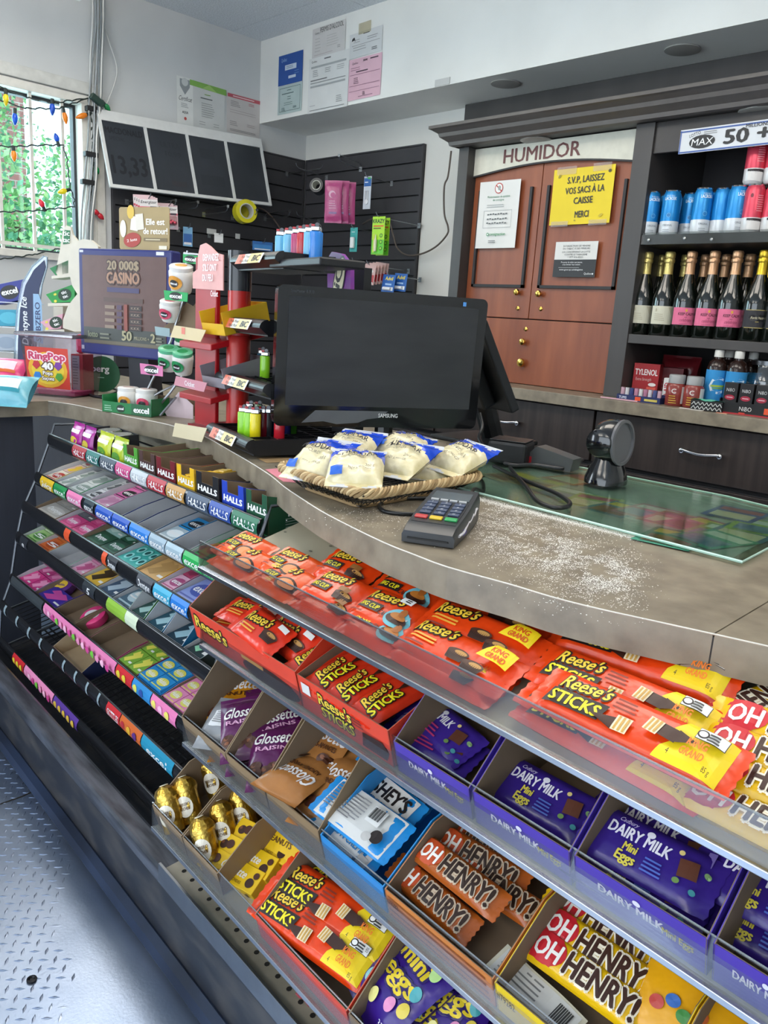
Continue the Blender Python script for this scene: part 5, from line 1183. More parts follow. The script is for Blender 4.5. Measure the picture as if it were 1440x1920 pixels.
# labels on the rails: (rail, px from, px to, colour, text, text colour)
CLR = clear('label_cover', '#ffffff', .1, .05)
def rail_label(i, p0, p1, col, txt='', tc='#f0f0f0', dots=None):
    s_ = GS[i]; u0, u1 = s_.u(p0), s_.u(p1); w = u1 - u0
    zc = lambda x, y: -.004*(abs(y)/.015)**2
    pr = Print(zf=lambda x, y: .0078 - 21.0*y*y, lift=.0006, step=.0006)
    pr.rect(0, 0, w*.99, .036, card(col), n=2)
    if txt: pr.text(txt, 0, -.008, .016, tc, w=min(w*.8, .017*len(txt)), bold=.026, shear=.15)
    if dots: 
        for k in range(max(1, int(w/.03))): pr.ell(-w/2 + .015 + k*.03, 0, .010, .009, dots[k % len(dots)], n=10)
    pr.out(s_.rail_o, frame((u0 + w/2, 0, .0175), (1, 0, 0), y=(0, 0, 1)), name='label')
for p0, p1, c_, t_ in ((140, 165, '#a3242f', 'HALLS'), (166, 190, '#1f6a63', 'HALLS'), (192, 220, '#3a4654', 'HALLS'), (221, 249, '#c23a78', 'HALLS'), (250, 280, '#b9bec2', 'HALLS'), (281, 315, '#b02a36', 'HALLS'), (317, 351, '#b98a45', 'HALLS'), (355, 396, '#3a4a62', 'HALLS'), (398, 438, '#27499a', 'HALLS'), (440, 489, '#1f6a4a', 'HALLS')): rail_label(0, p0, p1, c_, t_)
for p0, p1, c_, t_ in ((80, 104, '#d9b52c', 'Juicy'), (105, 128, '#1f8a4a', 'excel'), (130, 157, '#e07aa8', 'excel'), (162, 180, '#20303a', 'excel'), (184, 214, '#1f4fae', 'excel'), (215, 246, '#1f4fae', 'excel'), (248, 284, '#2577c9', 'excel'), (285, 315, '#8fa4b2', 'excel'), (316, 347, '#9ab0bb', 'excel'), (349, 384, '#1fa34f', 'excel'), (385, 419, '#1f9a4a', 'excel')): rail_label(1, p0, p1, c_, t_)
for p0, p1, c_, t_ in ((125, 135, '#d9522a', ''), (196, 204, '#d9522a', ''), (206, 224, '#2a2d33', 'Dentyne'), (262, 290, '#3a3d45', 'Dentyne'), (293, 325, '#3aa0c2', 'excel'), (326, 358, '#2577c9', 'excel')): rail_label(2, p0, p1, c_, t_)
for p0, p1, c_, t_ in ((42, 55, '#2a2d33', 'e'), (160, 182, '#2a3036', '5'), (205, 240, '#8ab53a', ''), (240, 262, '#d0dcc0', '')): rail_label(3, p0, p1, c_, t_)
rail_label(4, 25, 84, '#3a4044', '')
PK = ['#e892b8', '#f2b8d0', '#c9458a', '#6fbf3f']
rail_label(4, 86, 222, '#df7fae', dots=PK); rail_label(4, 223, 253, '#c8272f', dots=['#e0c93a']); rail_label(4, 254, 288, '#2f86c4', dots=['#e0d85a', '#2a4f9a']); rail_label(4, 289, 336, '#e07aac', dots=['#e9dc6a', '#f2b0d0'])
rail_label(5, 205, 230, '#c2272f', 'SKITTLES'); rail_label(5, 231, 270, '#c9622a', dots=['#b02a36', '#d9a62a', '#5a2a78']); rail_label(5, 271, 330, '#1f87a8', 'excel')
rail_label(6, 28, 49, '#c8272f', dots=['#e0d03a']); rail_label(6, 50, 104, '#e28ab4', dots=PK); rail_label(6, 105, 150, '#5a3a92', dots=['#d9b54a'])
for k in range(9): rail_label(5, 12 + k*22, 15 + k*22, '#8fa0a8')
# ---------------------------------------------------------------- open cartons
def tray(name, label, sh, x0, x1, D, hf, hb, col, inner=KRAFT, draw=None, group=None, y0=.008, notch=0, side=None, cat='box', z0=.003):
    """open-topped carton; front wall hf high, side walls rise to hb at the back"""
    w = x1 - x0; t = thing(name, label, cat, M=sh.M @ TR((x0 + x1)/2, y0, z0), group=group)
    c_ = card(col) if isinstance(col, str) else col; e = .0009; X = w/2
    q = B()
    def wall(a, b_, ha, hb_, inn):
        a, b_, inn = Vector(a), Vector(b_), Vector(inn) * e
        for k, m in ((0, 0), (1, 1)):
            o0, o1 = inn*k, inn*(k + 1)
            lo = [a + o0, b_ + o0, b_ + o1, a + o1]; hi = [a + o0 + Vector((0, 0, ha)), b_ + o0 + Vector((0, 0, hb_)), b_ + o1 + Vector((0, 0, hb_)), a + o1 + Vector((0, 0, ha))]
            if (b_ - a).cross(inn).z < 0: lo, hi = lo[::-1], hi[::-1]
            q.hexa(lo, hi, m)
    if notch:
        nw = w*.5
        wall((-X, 0, 0), (-nw/2, 0, 0), hf, hf, (0, 1, 0)); wall((nw/2, 0, 0), (X, 0, 0), hf, hf, (0, 1, 0)); wall((-nw/2, 0, 0), (nw/2, 0, 0), hf - notch, hf - notch, (0, 1, 0))
    else: wall((-X, 0, 0), (X, 0, 0), hf, hf, (0, 1, 0))
    k_ = .35*D
    for sx_ in (-1, 1):
        wall((sx_*X, 0, 0), (sx_*X, k_, 0), hf, hb, (-sx_, 0, 0)); wall((sx_*X, k_, 0), (sx_*X, D, 0), hb, hb, (-sx_, 0, 0))
    wall((-X, D, 0), (X, D, 0), hb, hb, (0, -1, 0))
    q.box(-X, X, 0, D, 0, e, 1)
    q.out('carton', [c_, inner], t)
    if draw: p = Print(lift=.0005); draw(p, w, hf - notch); p.out(t, frame((0, 0, 0), (1, 0, 0), y=(0, 0, 1)))
    if side: p = Print(lift=.0005); side(p, D, hb); p.out(t, frame((X, D/2, 0), (0, 1, 0), y=(0, 0, 1)), name='side_print')
    return t
def bar_mesh(L, W_, T, cr=.011, seed=0, nx=26, ny=10):
    """flow-wrapped bar: rounded body, flat crimped ends"""
    o_ = Vector((seed*7.1, seed*3.3, 0)); bb = B()
    def half(x, y):
        e = (L/2 - cr - abs(x)) / .018; e = 0 if e < 0 else min(1, e) ** .5
        a = max(0, 1 - abs(2*y/W_) ** 5) ** .5
        return T/2 * a * e + .0007 * noise.noise(Vector((x*70, y*90, 1)) + o_) * a * (1.6 - e) + .0003
    def zf(x, y): return T/2 + half(max(-L/2, min(L/2, x)), max(-W_/2, min(W_/2, y)))
    for sgn in (1, -1):
        vs = []
        for i in range(nx + 1):
            x = (i/nx - .5) * L; en = abs(x) > L/2 - cr
            for j in range(ny + 1):
                y = (j/ny - .5) * W_ * (1 if not en else .97); xx = x + (.0022 * (j % 2) * math.copysign(1, x) if i in (0, nx) else 0)
                vs.append((xx, y, T/2 + sgn * half(x, y)))
        fs = [(i*(ny+1)+j, (i+1)*(ny+1)+j, (i+1)*(ny+1)+j+1, i*(ny+1)+j+1) for i in range(nx) for j in range(ny)]
        bb.add(vs, fs if sgn > 0 else [f[::-1] for f in fs])
    return bb, zf
BARS = {}; DIMS = {}
def bar_kind(kind, L, W_, T, col, draw, name='wrapper', seed=0):
    bb, zf = bar_mesh(L, W_, T, seed=seed); me = bb.mesh(name, film(col) if isinstance(col, str) else col, 50)
    p = Print(zf=zf, lift=.0006, step=.00032); draw(p, L, W_); BARS[kind] = (me, p.b.mesh('print', p.mats)); DIMS[kind] = (L, W_)
def put_bar(name, label, kind, M, cat='candy bar', group=None):
    t = thing(name, label, cat, M=M, group=group); a, c = BARS[kind]; obj('wrapper', a, t); obj('print', c, t); return t
OR, YE, BK, CH = '#e2410f', '#f2d21a', '#231815', '#3a1d12'
def reese(p, x, y, h, w, out=BK): p.text("Reese's", x, y, h, '#eec93c', w=w, bold=.045, shear=.28, rot=.10, out=out, ow=.07)
def wafer(p, x, y, s, r): 
    p.poly([(x + s*1.5*math.cos(r) , y + s*1.5*math.sin(r)), (x - s*.6, y + s*.62), (x - s*.6, y - s*.62)], CH) if 0 else None
    p.rect(x + s*.9, y, s*1.7, s*1.0, CH, rot=r); p.poly([(x + s*1.6, y + s*.5), (x + s*3.0, y + s*.1), (x + s*1.6, y - s*.55)], CH)
    p.rect(x, y, s*1.0, s*1.15, '#e6d6b0', rot=r)
    for k in (-1, 0, 1): p.rect(x + k*s*.3, y, s*.14, s*1.05, '#c79a4a', rot=r)
def wafer2(p, x, y, s, r):
    p.poly([(x + s*.4, y + s*.5), (x - s*2.2, y - s*.1), (x - s*.4, y - s*.6), (x + s*.4, y - s*.55)], CH); p.rect(x + s*.1, y, s*1.0, s*1.15, '#e6d6b0', rot=r)
    for k in (-1, 0, 1): p.rect(x + s*.1 + k*s*.3, y, s*.14, s*1.05, '#c79a4a', rot=r)
def d_stk(p, L, W_):
    p.poly([(L*.17, -W_*.42), (L*.45, -W_*.42), (L*.45, W_*.42), (L*.23, W_*.42), (L*.19, W_*.2), (L*.22, 0), (L*.18, -W_*.2)], YE)
    reese(p, -L*.26, W_*.08, W_*.27, L*.25); p.rect(-L*.26, -W_*.16, L*.30, W_*.34, BK, rot=.04, sk=.2); p.text('STICKS', -L*.26, -W_*.28, W_*.23, '#f0e226', w=L*.26, bold=.06, rot=.03)
    p.lines(-L*.03, W_*.25, L*.13, 3, W_*.09, W_*.04, '#8a2a12'); wafer2(p, -L*.01, -W_*.2, W_*.26, .05); wafer(p, L*.12, W_*.02, W_*.24, -.1)
    p.rect(L*.36, W_*.22, L*.13, W_*.22, BK); p.rect(L*.36, W_*.22, L*.125, W_*.20, '#e6e6e2'); p.ell(L*.32, W_*.22, W_*.09, W_*.08, BK); p.ell(L*.32, W_*.22, W_*.065, W_*.055, '#e6e6e2'); p.lines(L*.375, W_*.26, L*.06, 3, W_*.06, W_*.03, '#333')
    p.text('KING', L*.33, -W_*.08, W_*.14, '#e2741c', w=L*.085, bold=.06); p.text('GRAND', L*.33, -W_*.28, W_*.14, '#e2741c', w=L*.10, bold=.06); p.text('4', L*.24, -W_*.38, W_*.1, BK, w=L*.012); p.text('85 g', L*.41, -W_*.4, W_*.09, BK, w=L*.03)
bar_kind('sticks_king', .228, .064, .022, OR, d_stk)
def cup(p, x, y, s):
    p.poly([(x - s*1.3, y + s*.25), (x + s*1.3, y + s*.25), (x + s*.95, y - s*.75), (x - s*.95, y - s*.75)], CH); p.ell(x, y + s*.25, s*1.3, s*.42, '#4a2818'); p.ell(x + s*.3, y + s*.25, s*.75, s*.25, '#b98a4a')
    for k in range(-4, 5): p.rect(x + k*s*.24, y - s*.28, s*.05, s*.7, '#241008')
def d_king(p, L, W_):
    reese(p, -L*.25, W_*.12, W_*.28, L*.36); p.lines(-L*.24, -W_*.02, L*.3, 2, W_*.09, W_*.045, '#eaa73a'); p.lines(-L*.28, -W_*.25, L*.25, 1, W_*.09, W_*.04, '#8a2a12')
    cup(p, L*.06, -W_*.1, W_*.2); cup(p, L*.24, -W_*.25, W_*.2); p.poly([(L*.2, W_*.02), (L*.44, W_*.02), (L*.44, W_*.42), (L*.27, W_*.42), (L*.23, W_*.25)], YE); p.text('KING', L*.33, W_*.22, W_*.12, '#d9531c', w=L*.12, bold=.06); p.text('GRAND', L*.335, W_*.06, W_*.12, '#d9531c', w=L*.15, bold=.06)
bar_kind('king_cups', .19, .068, .018, OR, d_king, seed=2)
def d_big(p, L, W_, white=False, car=False):
    reese(p, -L*.1, W_*.14, W_*.22, L*.55); p.rect(-L*.18, -W_*.08, L*.34, W_*.2, BK, rot=.02); p.text('BIG CUP', -L*.18, -W_*.13, W_*.1, '#f0e226', w=L*.28, bold=.05)
    if car: p.text('CARAMEL', L*.14, -W_*.2, W_*.11, BK, w=L*.26, bold=.05); p.ell(L*.27, -W_*.12, L*.16, W_*.22, '#6fb5c2'); p.ell(L*.27, -W_*.14, L*.13, W_*.12, CH); p.ell(L*.27, -W_*.08, L*.1, W_*.08, '#b5702a'); p.ell(L*.3, W_*.02, L*.04, W_*.1, '#a85f22')
    elif white: p.ell(L*.24, -W_*.16, L*.2, W_*.18, CH); p.ell(L*.24, -W_*.16, L*.15, W_*.13, '#d9834a'); p.lines(-L*.02, W_*-.2, L*.15, 2, W_*.08, W_*.05, '#e2b03a')
    else: cup(p, L*.26, -W_*.12, W_*.17); p.rect(L*.24, W_*.0, L*.17, W_*.12, '#8a5a2a')
    p.lines(-L*.25, -W_*.3, L*.3, 1, .01, W_*.03, '#8a2a12')
    if car: p.rect(L*.2, W_*.3, L*.18, W_*.14, '#e6e6e2'); p.lines(L*.23, W_*.33, L*.1, 2, W_*.05, W_*.025, '#222')
bar_kind('big_cup', .122, .080, .022, OR, lambda p, L, W_: d_big(p, L, W_), seed=3)
bar_kind('big_white', .122, .080, .022, '#e8551a', lambda p, L, W_: d_big(p, L, W_, white=True), seed=4)
bar_kind('big_caramel', .128, .080, .022, OR, lambda p, L, W_: d_big(p, L, W_, car=True), seed=5)
def d_cups(p, L, W_): reese(p, -L*.12, W_*.02, W_*.3, L*.5); p.lines(-L*.12, -W_*.15, L*.4, 2, W_*.1, W_*.045, '#eaa73a'); cup(p, L*.26, -W_*.08, W_*.22); p.rect(L*.36, W_*.3, L*.14, W_*.15, '#e6e6e2')
bar_kind('cups', .125, .062, .016, '#d9331a', d_cups, seed=6)
def d_stks(p, L, W_): reese(p, -L*.2, W_*.06, W_*.28, L*.36); p.text('STICKS', -L*.2, -W_*.3, W_*.25, '#f0e226', w=L*.4, bold=.06, out=BK); wafer2(p, L*.2, -W_*.05, W_*.26, .1); p.rect(L*.36, W_*.2, L*.14, W_*.22, '#e6e6e2'); p.ell(L*.33, W_*.2, W_*.07, W_*.07, BK)
bar_kind('sticks', .14, .055, .02, '#d9361a', d_stks, seed=7)
def d_oh(p, L, W_, base='#c8202c', hen=CH, edge='#f0e6d0', out='#f2e8d0'):
    p.ell(-L*.29, 0, L*.15, W_*.42, base); p.rect(-L*.30, 0, L*.18, W_*.78, base); p.text('OH', -L*.28, -W_*.26, W_*.5, '#f4f0ea', w=L*.2, bold=.05)
    p.text('HENRY!', L*.14, -W_*.30, W_*.58, hen, w=L*.52, bold=.07, out=out, ow=.03)
bar_kind('oh_yellow', .160, .043, .022, '#e8b90f', lambda p, L, W_: d_oh(p, L, W_), seed=8)
bar_kind('oh_orange', .150, .040, .022, '#a8541c', lambda p, L, W_: d_oh(p, L, W_, '#c24a1c', '#2e1a10', '#b0622a', '#c9b49a'), seed=9)
def d_dm(p, L, W_, eggs=True):
    p.text('DAIRY MILK', -L*.08, W_*.06, W_*.2, '#e6e2ee', w=L*.46, bold=.06); p.ell(-L*.02, W_*.3, L*.03, W_*.06, '#e6e2ee'); p.text('Cadbury', -L*.2, W_*.3, W_*.08, '#cfc2e6', w=L*.14, shear=.3)
    if eggs: p.text('Mini', -L*.1, -W_*.14, W_*.14, '#d9c84a', w=L*.1, bold=.07); p.text('Eggs', -L*.1, -W_*.33, W_*.16, '#d9c84a', w=L*.14, bold=.07); p.lines(L*.1, -W_*.1, L*.16, 4, W_*.07, W_*.03, '#4a62b8')
    else: p.lines(-L*.02, -W_*.1, L*.4, 3, W_*.1, W_*.04, '#b5326a')
    p.rect(L*.3, W_*.05, L*.13, W_*.3, '#5a3222', rot=.2); p.ell(L*.26, -W_*.2, L*.025, W_*.05, '#6a8a4a'); p.ell(L*.38, -W_*.25, L*.022, W_*.05, '#3f8a92'); p.ell(L*.22, W_*.25, L*.02, W_*.045, '#d9c27a'); p.ell(L*.42, W_*.12, L*.022, W_*.05, '#7fa06a')
    p.poly([(-L*.42, -W_*.1), (-L*.36, -W_*.1), (-L*.36, W_*.16), (-L*.42, W_*.16)], '#6a5a9a'); p.ell(-L*.39, W_*.25, L*.035, W_*.07, '#7a6aaa')
bar_kind('mini_eggs', .146, .062, .014, '#34207c', d_dm, seed=10)
bar_kind('dairy_milk', .15, .06, .014, '#3a2486', lambda p, L, W_: d_dm(p, L, W_, False), seed=11)
def d_her(p, L, W_): p.rect(0, 0, L*.84, W_*.86, '#dcdad6'); p.text("HERSHEY'S", 0, W_*.02, W_*.3, '#1d1716', w=L*.74, bold=.07); p.text("COOKIES'N'CREME", 0, -W_*.22, W_*.15, '#2f86c4', w=L*.66, bold=.05); p.rect(L*.36, -W_*.3, L*.1, W_*.22, '#b9b5b0'); p.ell(L*.3, -W_*.36, L*.02, W_*.05, BK)
bar_kind('cookies', .16, .068, .012, '#1f86cc', d_her, seed=12)
def d_her2(p, L, W_): p.rect(0, 0, L*.86, W_*.92, '#d3d3d0'); p.lines(-L*.22, W_*.33, L*.36, 8, W_*.075, W_*.028, '#77777a', rag=.1); p.lines(.0, W_*.33, L*.12, 7, W_*.08, W_*.03, '#88888a'); p.rect(L*.18, W_*.15, L*.16, W_*.36, '#e4e4e2'); [p.rect(L*(.11 + .012*k), W_*.18, L*(.004 + .003*(k % 3)), W_*.26, '#2a2a2a') for k in range(12)]; p.ell(L*.33, -W_*.2, L*.06, W_*.14, BK); p.ell(L*.25, -W_*.3, L*.05, W_*.1, '#b9b7b4')
bar_kind('cookies_back', .16, .068, .012, '#1f86cc', d_her2, seed=13)
# ---------------------------------------------------------------- candy rack
ck = thing('candy_rack', 'metal candy rack with five shelves and clear acrylic front rails', 'rack', M=frame(uv(-.4, .8, 0), U, y=V))
CI = ck.matrix_world.inverted(); CL_, CR = -1.165, .55
acr = clear('acrylic_rail', '#f2f2f0', .06, .07, .40); alu = metal('#b9bcc0', .25)
for s_, D, L0 in ((SA, .41, -1.2), (SB, .33, CL_), (SC_, .34, CL_ + .01), (SD, .36, CL_ + .01), (SE, .34, CL_ + .0)):
    M = CI @ s_.M; Mr = CI @ frame(s_.o, U, y=V)
    deck = B().box(L0, CR, .0, D, -.004, 0).out('shelf_deck', cream if s_ is not SE else mk('grey_deck', '#837d70', .5, var=.12, ns=12, h2='#a39c8c', bump=.1), ck, M=M)
    if s_ is SE:
        hb_ = B()
        for i in range(40):
            for j in range(3):
                x, y = L0 + .03 + i*.03 + (j % 2)*.012, .03 + j*.032
                hb_.add([(x + .0045*math.cos(a*PI/4), y + .0045*math.sin(a*PI/4), .0004) for a in range(8)], [tuple(range(8))])
        stuff(hb_.out('deck_holes', hm, deck))
        B().box(L0, CR, -.006, .0, -.02, .018).out('front_lip', metal('#8d9196', .35), ck, M=Mr, bevel=.001)
    else:
        B().box(L0, CR, -.002, .0, .002, s_.rail).out('acrylic_rail', acr, ck, M=Mr)
        B().box(L0, CR, -.005, .001, -.004, .004).out('rail_strip', alu, ck, M=Mr, bevel=.001)
        B().tube([(L0, -.001, s_.rail), (CR, -.001, s_.rail)], .0014, 5).out('rail_bead', clear('acrylic_edge', '#e8eaea', .05, .35), ck, M=Mr)
        B().box(L0 - .002, L0, -.002, .05, .0, s_.rail*.8).out('end_plate', clear('acrylic_end', '#e6e8e8', .06, .15), ck, M=Mr)
up = B()
for u_ in (CL_ + .015, CR): B().box(u_ + .4 - .012, u_ + .4 + .012, .165, .195, 0, .84).out('upright', paint('#8d8674'), ck)
# marks on the top deck
p = Print(lift=.0004)
for px, py in ((480, 1003), (535, 998), (553, 1048), (567, 1047), (580, 1052), (582, 1034), (620, 1025)): x, y = SA.loc(px, py); p.ell(x, y, .004, .0025, '#6f6a5c', n=8)
p.out(ck, CI @ SA.M, name='stains')
# ================================================================== CANDY ON THE RACK
def lay(sh, name, label, kind, px, py, h, rz=0, rx=0, ry=0, group=None): 
    L, W_ = DIMS[kind]; x, y = sh.loc(px, py, h); y = max(y, abs(L/2*math.sin(rz)) + abs(W_/2*math.cos(rz)) + .006)
    return put_bar(name, label, kind, sh.M @ TR(x, y, h, rz, rx, ry), group=group)
# top shelf
for k, (kind, px, py, h, rz, rx, lab) in enumerate((
    ('big_white', 462, 1040, .004, -.06, .12, 'orange peanut cup wrapper at the far end of the top rail'),
    ('big_white', 546, 1074, .004, -.06, .12, 'orange peanut cup wrapper second from the far rail end'),
    ('big_cup', 655, 1080, .010, .02, .22, 'square orange big cup wrapper lying behind its twin'),
    ('big_cup', 632, 1122, .010, 0, .14, 'square orange big cup wrapper at the rail, half covered'),
    ('big_caramel', 765, 1122, .010, .02, .22, 'orange caramel cup wrapper with blue circle, behind its twin'),
    ('big_caramel', 728, 1163, .010, 0, .14, 'orange caramel cup wrapper with blue circle at the rail'),
    ('king_cups', 937, 1160, .016, .03, .30, 'long orange peanut cup pack tucked under counter edge'),
    ('king_cups', 900, 1200, .020, .01, .22, 'long orange peanut cup pack in the middle of three'),
    ('king_cups', 858, 1238, .014, -.02, .16, 'long orange peanut cup pack resting at the rail'),
    ('sticks_king', 1205, 1240, .026, .06, .3, 'orange wafer stick pack with yellow end under counter edge'),
    ('sticks_king', 1168, 1318, .020, .01, .22, 'orange wafer stick pack with yellow end, middle of its pile'),
    ('sticks_king', 1150, 1372, .012, -.02, .16, 'orange wafer stick pack mostly covered by the front one'),
    ('sticks_king', 1185, 1376, .034, .0, .2, 'orange wafer stick pack with yellow end at the rail'),
    ('oh_yellow', 1488, 1395, .026, .1, .28, 'yellow nut bar with red circle, rear one on the top shelf'),
    ('oh_yellow', 1462, 1444, .022, .1, .22, 'yellow nut bar with red circle, middle one on the top shelf'),
    ('oh_yellow', 1450, 1498, .014, .1, .16, 'yellow nut bar with red circle at the top rail'),
    ('oh_yellow', 1400, 1345, .008, 1.2, .1, 'brown and yellow bar ends behind the wafer sticks'),
    ('big_white', 438, 1072, .002, -.03, .05, 'orange peanut cup wrapper lying flat against the rail at its far end'),
    ('big_white', 520, 1108, .002, -.03, .05, 'orange peanut cup wrapper lying flat against the rail, second along'),
    ('big_cup', 600, 1158, .002, -.02, .05, 'square orange big cup wrapper lying flat against the rail'),
    ('big_caramel', 692, 1205, .002, -.02, .05, 'orange caramel cup wrapper lying flat against the rail'),
    ('king_cups', 815, 1276, .002, -.02, .05, 'long orange peanut cup pack lying flat against the rail'),
    ('sticks_king', 1120, 1432, .003, -.03, .05, 'orange wafer stick pack lying flat against the rail'),
    ('oh_yellow', 1420, 1562, .003, .0, .05, 'yellow nut bar lying flat against the top rail'))):
    lay(SA, 'chocolate_bar', lab, kind, px, py, h, rz, rx)
# second shelf: cartons
def d_box_reese(p, w, h):
    p.text("Reese's", -w*.3, h*.42, h*.36, '#e6c83c', w=w*.32, bold=.05, rot=-.05, out=BK, ow=.06); p.ell(w*.25, h*.2, w*.25, h*.3, CH); p.rect(w*.1, h*.42, w*.2, h*.12, '#b98a4a')
tr_u = lambda s_, a, c: (s_.u(a), s_.u(c))
x0, x1 = tr_u(SB, 362, 562)
tray('candy_carton', 'orange open carton of peanut cup packs on the second shelf', SB, x0 + .002, x1, .24, .062, .10, '#d9432a', draw=d_box_reese)
for k, (px, py, h, rz, rx, ry, lab) in enumerate(((470, 1160, .050, .12, .1, 0, 'on top at the gum rack end'), (512, 1140, .045, .02, .5, 0, 'standing at the back of the pile'), (492, 1190, .064, -.05, .25, .05, 'lettered side up at the front of the pile'), (440, 1185, .030, .3, .1, 0, 'slipped into the corner next to the gum rack'), (560, 1170, .04, -.1, .7, 0, 'standing on edge next to the wafer carton'), (550, 1200, .05, -.1, .5, .0, 'leaning at the corner next to the wafer carton'), (500, 1170, .025, 0, 0, 0, 'lowest and mostly covered'))):
    lay(SB, 'chocolate_bar', 'red peanut cup wrapper in orange carton ' + lab, 'cups', px, py, h, rz, rx, ry)
x0, x1 = tr_u(SB, 563, 738)
def d_box_stk(p, w, h):
    p.text("Reese's", -w*.08, h*.52, h*.3, '#e6c83c', w=w*.36, bold=.05, out=BK); p.text('STICKS', -w*.06, h*.2, h*.26, '#e6dc26', w=w*.36, bold=.05, out=BK); p.poly([(w*.2, h*.1), (w*.45, h*.1), (w*.48, h*.35), (w*.42, h*.55), (w*.22, h*.5)], CH); p.lines(w*.18, h*.75, w*.14, 3, h*.08, h*.04, '#7a2416'); p.rect(-w*.4, h*.72, w*.1, h*.3, '#d9d5d0')
tray('candy_carton', 'orange open carton of wafer sticks set on the second shelf', SB, x0 + .002, x1 - .002, .24, .060, .07, '#d9432a', draw=d_box_stk)
for k, (px, py, lab) in enumerate(((618, 1235, 'beside the cups carton'), (658, 1262, 'second along from cups'), (692, 1290, 'third along from cups'), (735, 1320, 'beside the purple carton'))):
    lay(SB, 'chocolate_bar', 'slim orange wafer stick wrapper in carton, ' + lab, 'sticks', px, py, .040, 1.5, .12)
PU = '#4a34a0'
def d_box_dm(p, w, h): p.text('DAIRY MILK', -w*.05, h*.45, h*.2, '#d3cfdc', w=w*.5, bold=.06); p.text('Mini Eggs', w*.3, h*.4, h*.18, '#b9ab5a', w=w*.22, bold=.05); p.ell(0, h*.75, w*.03, h*.07, '#d3cfdc')
dmx = []
for k, (a, c, lab) in enumerate(((742, 888, 'holding two bars'), (890, 1078, 'almost empty with one bar'), (1080, 1338, 'full of small egg bars'), (1340, 1560, 'farthest along the second shelf'))):
    x0, x1 = tr_u(SB, a, c); dmx.append((x0, x1))
    tray('candy_carton', 'purple open carton on the second shelf, ' + lab, SB, x0 + .002, x1 - .002, .25, .048, .10, PU, draw=d_box_dm)
for k, (px, py, h, rz, rx, ry, kind, lab) in enumerate(((825, 1368, .026, -.2, .2, 0, 'dairy_milk', 'lying across its carton'), (812, 1396, .018, .05, .1, 0, 'dairy_milk', 'at the front of its carton'), (1018, 1502, .02, .02, .3, 0, 'mini_eggs', 'alone in its carton'))):
    lay(SB, 'chocolate_bar', 'purple milk chocolate bar ' + lab, kind, px, py, h, rz, rx, ry)
for k, (px, py, h, lab) in enumerate(((1240, 1540, .012, 'rear'), (1232, 1580, .026, 'upper middle'), (1215, 1612, .040, 'topmost'), (1190, 1665, .02, 'front'), (1238, 1618, .014, 'lower middle'))):
    lay(SB, 'chocolate_bar', 'purple bar with small painted eggs, %s one in the full carton' % lab, 'mini_eggs', px, py, h, .05, .3)
for k, (px, py, h, lab) in enumerate(((1455, 1645, .02, 'rear'), (1445, 1690, .04, 'topmost'), (1435, 1750, .016, 'front'))):
    lay(SB, 'chocolate_bar', 'purple bar with small painted eggs, %s one in the farthest carton' % lab, 'mini_eggs', px, py, h, .05, .3)
# third shelf
def pouch_kind(kind, w, h, d, col, draw, seed=0):
    bb, zf = pouch_mesh(w, h, d, seed=seed, wr=.003); me = bb.mesh('pouch', film(col), 50); p = Print(zf=zf, lift=.0012, step=.00025); draw(p, w, h); BARS[kind] = (me, p.b.mesh('print', p.mats)); DIMS[kind] = (w, h)
def put_pouch(name, label, kind, M, cat='candy bag', group=None):
    t = thing(name, label, cat, M=M, group=group); a, c = BARS[kind]; obj('pouch', a, t); obj('print', c, t); return t
def nuts(p, w, h, y, col='#4a2413', hi='#7a4526', n=6, seed=0):
    rd = random.Random(seed)
    for k in range(n): x, yy = rd.uniform(-.36, .36)*w, y + rd.uniform(-.1, .1)*h; p.ell(x, yy, w*.12, w*.10, col); p.ell(x - w*.03, yy + w*.03, w*.045, w*.035, hi)
def d_glos(txt, c2):
    def f(p, w, h): p.text('Glossette', 0, h*.6, h*.16, '#e9e4e2', w=w*.84, bold=.04, shear=.25); p.text(txt, 0, h*.5, h*.06, c2, w=w*.7, bold=.05); nuts(p, w, h, h*.28, seed=len(txt))
    return f
pouch_kind('glos_orange', .095, .14, .030, '#c98516', d_glos('PEANUTS', '#5a2f10'), 1)
pouch_kind('glos_purple', .088, .125, .030, '#571a4f', d_glos('RAISINS', '#d9a0c4'), 2)
pouch_kind('glos_brown', .095, .14, .030, '#a9713c', d_glos('ALMONDS-AMANDES', '#4a260f'), 3)
pouch_kind('foil_back', .085, .11, .03, '#8d9094', lambda p, w, h: p.rect(0, h*.5, w*.6, h*.3, '#d9dadc').lines(0, h*.62, w*.5, 6, h*.04, h*.015, '#777'), 4)
PC = Matrix.Translation((0, -.065, 0))
def pch(sh, name, label, kind, px, py, h, rz, rx=.3, ry=0, cat='candy bag'): 
    w, hh = DIMS[kind]; x, y = sh.loc(px, py, h); y = max(y, .85*(abs(w/2*math.sin(rz)) + abs(hh/2*math.cos(rz))) + .006)
    return put_pouch(name, label, kind, sh.M @ TR(x, y, h, rz, rx, ry) @ PC, cat)
x0, x1 = tr_u(SC_, 346, 428)
tray('candy_carton', 'brown open carton with amber nut bags at the third shelf end', SC_, x0, x1, .26, .05, .12, '#8a7355')
for px, py, h, rz, rx, kind, lab in ((440, 1318, .03, .8, .3, 'glos_orange', 'amber bag of chocolate peanuts leaning at the carton back'), (412, 1362, .045, .5, .2, 'foil_back', 'silver bag end folded over the amber peanut bags'), (432, 1385, .02, .7, .2, 'glos_orange', 'amber bag of chocolate peanuts under the silver fold')): pch(SC_, 'candy_bag', lab, kind, px, py, h, rz, rx)
x0, x1 = tr_u(SC_, 429, 500)
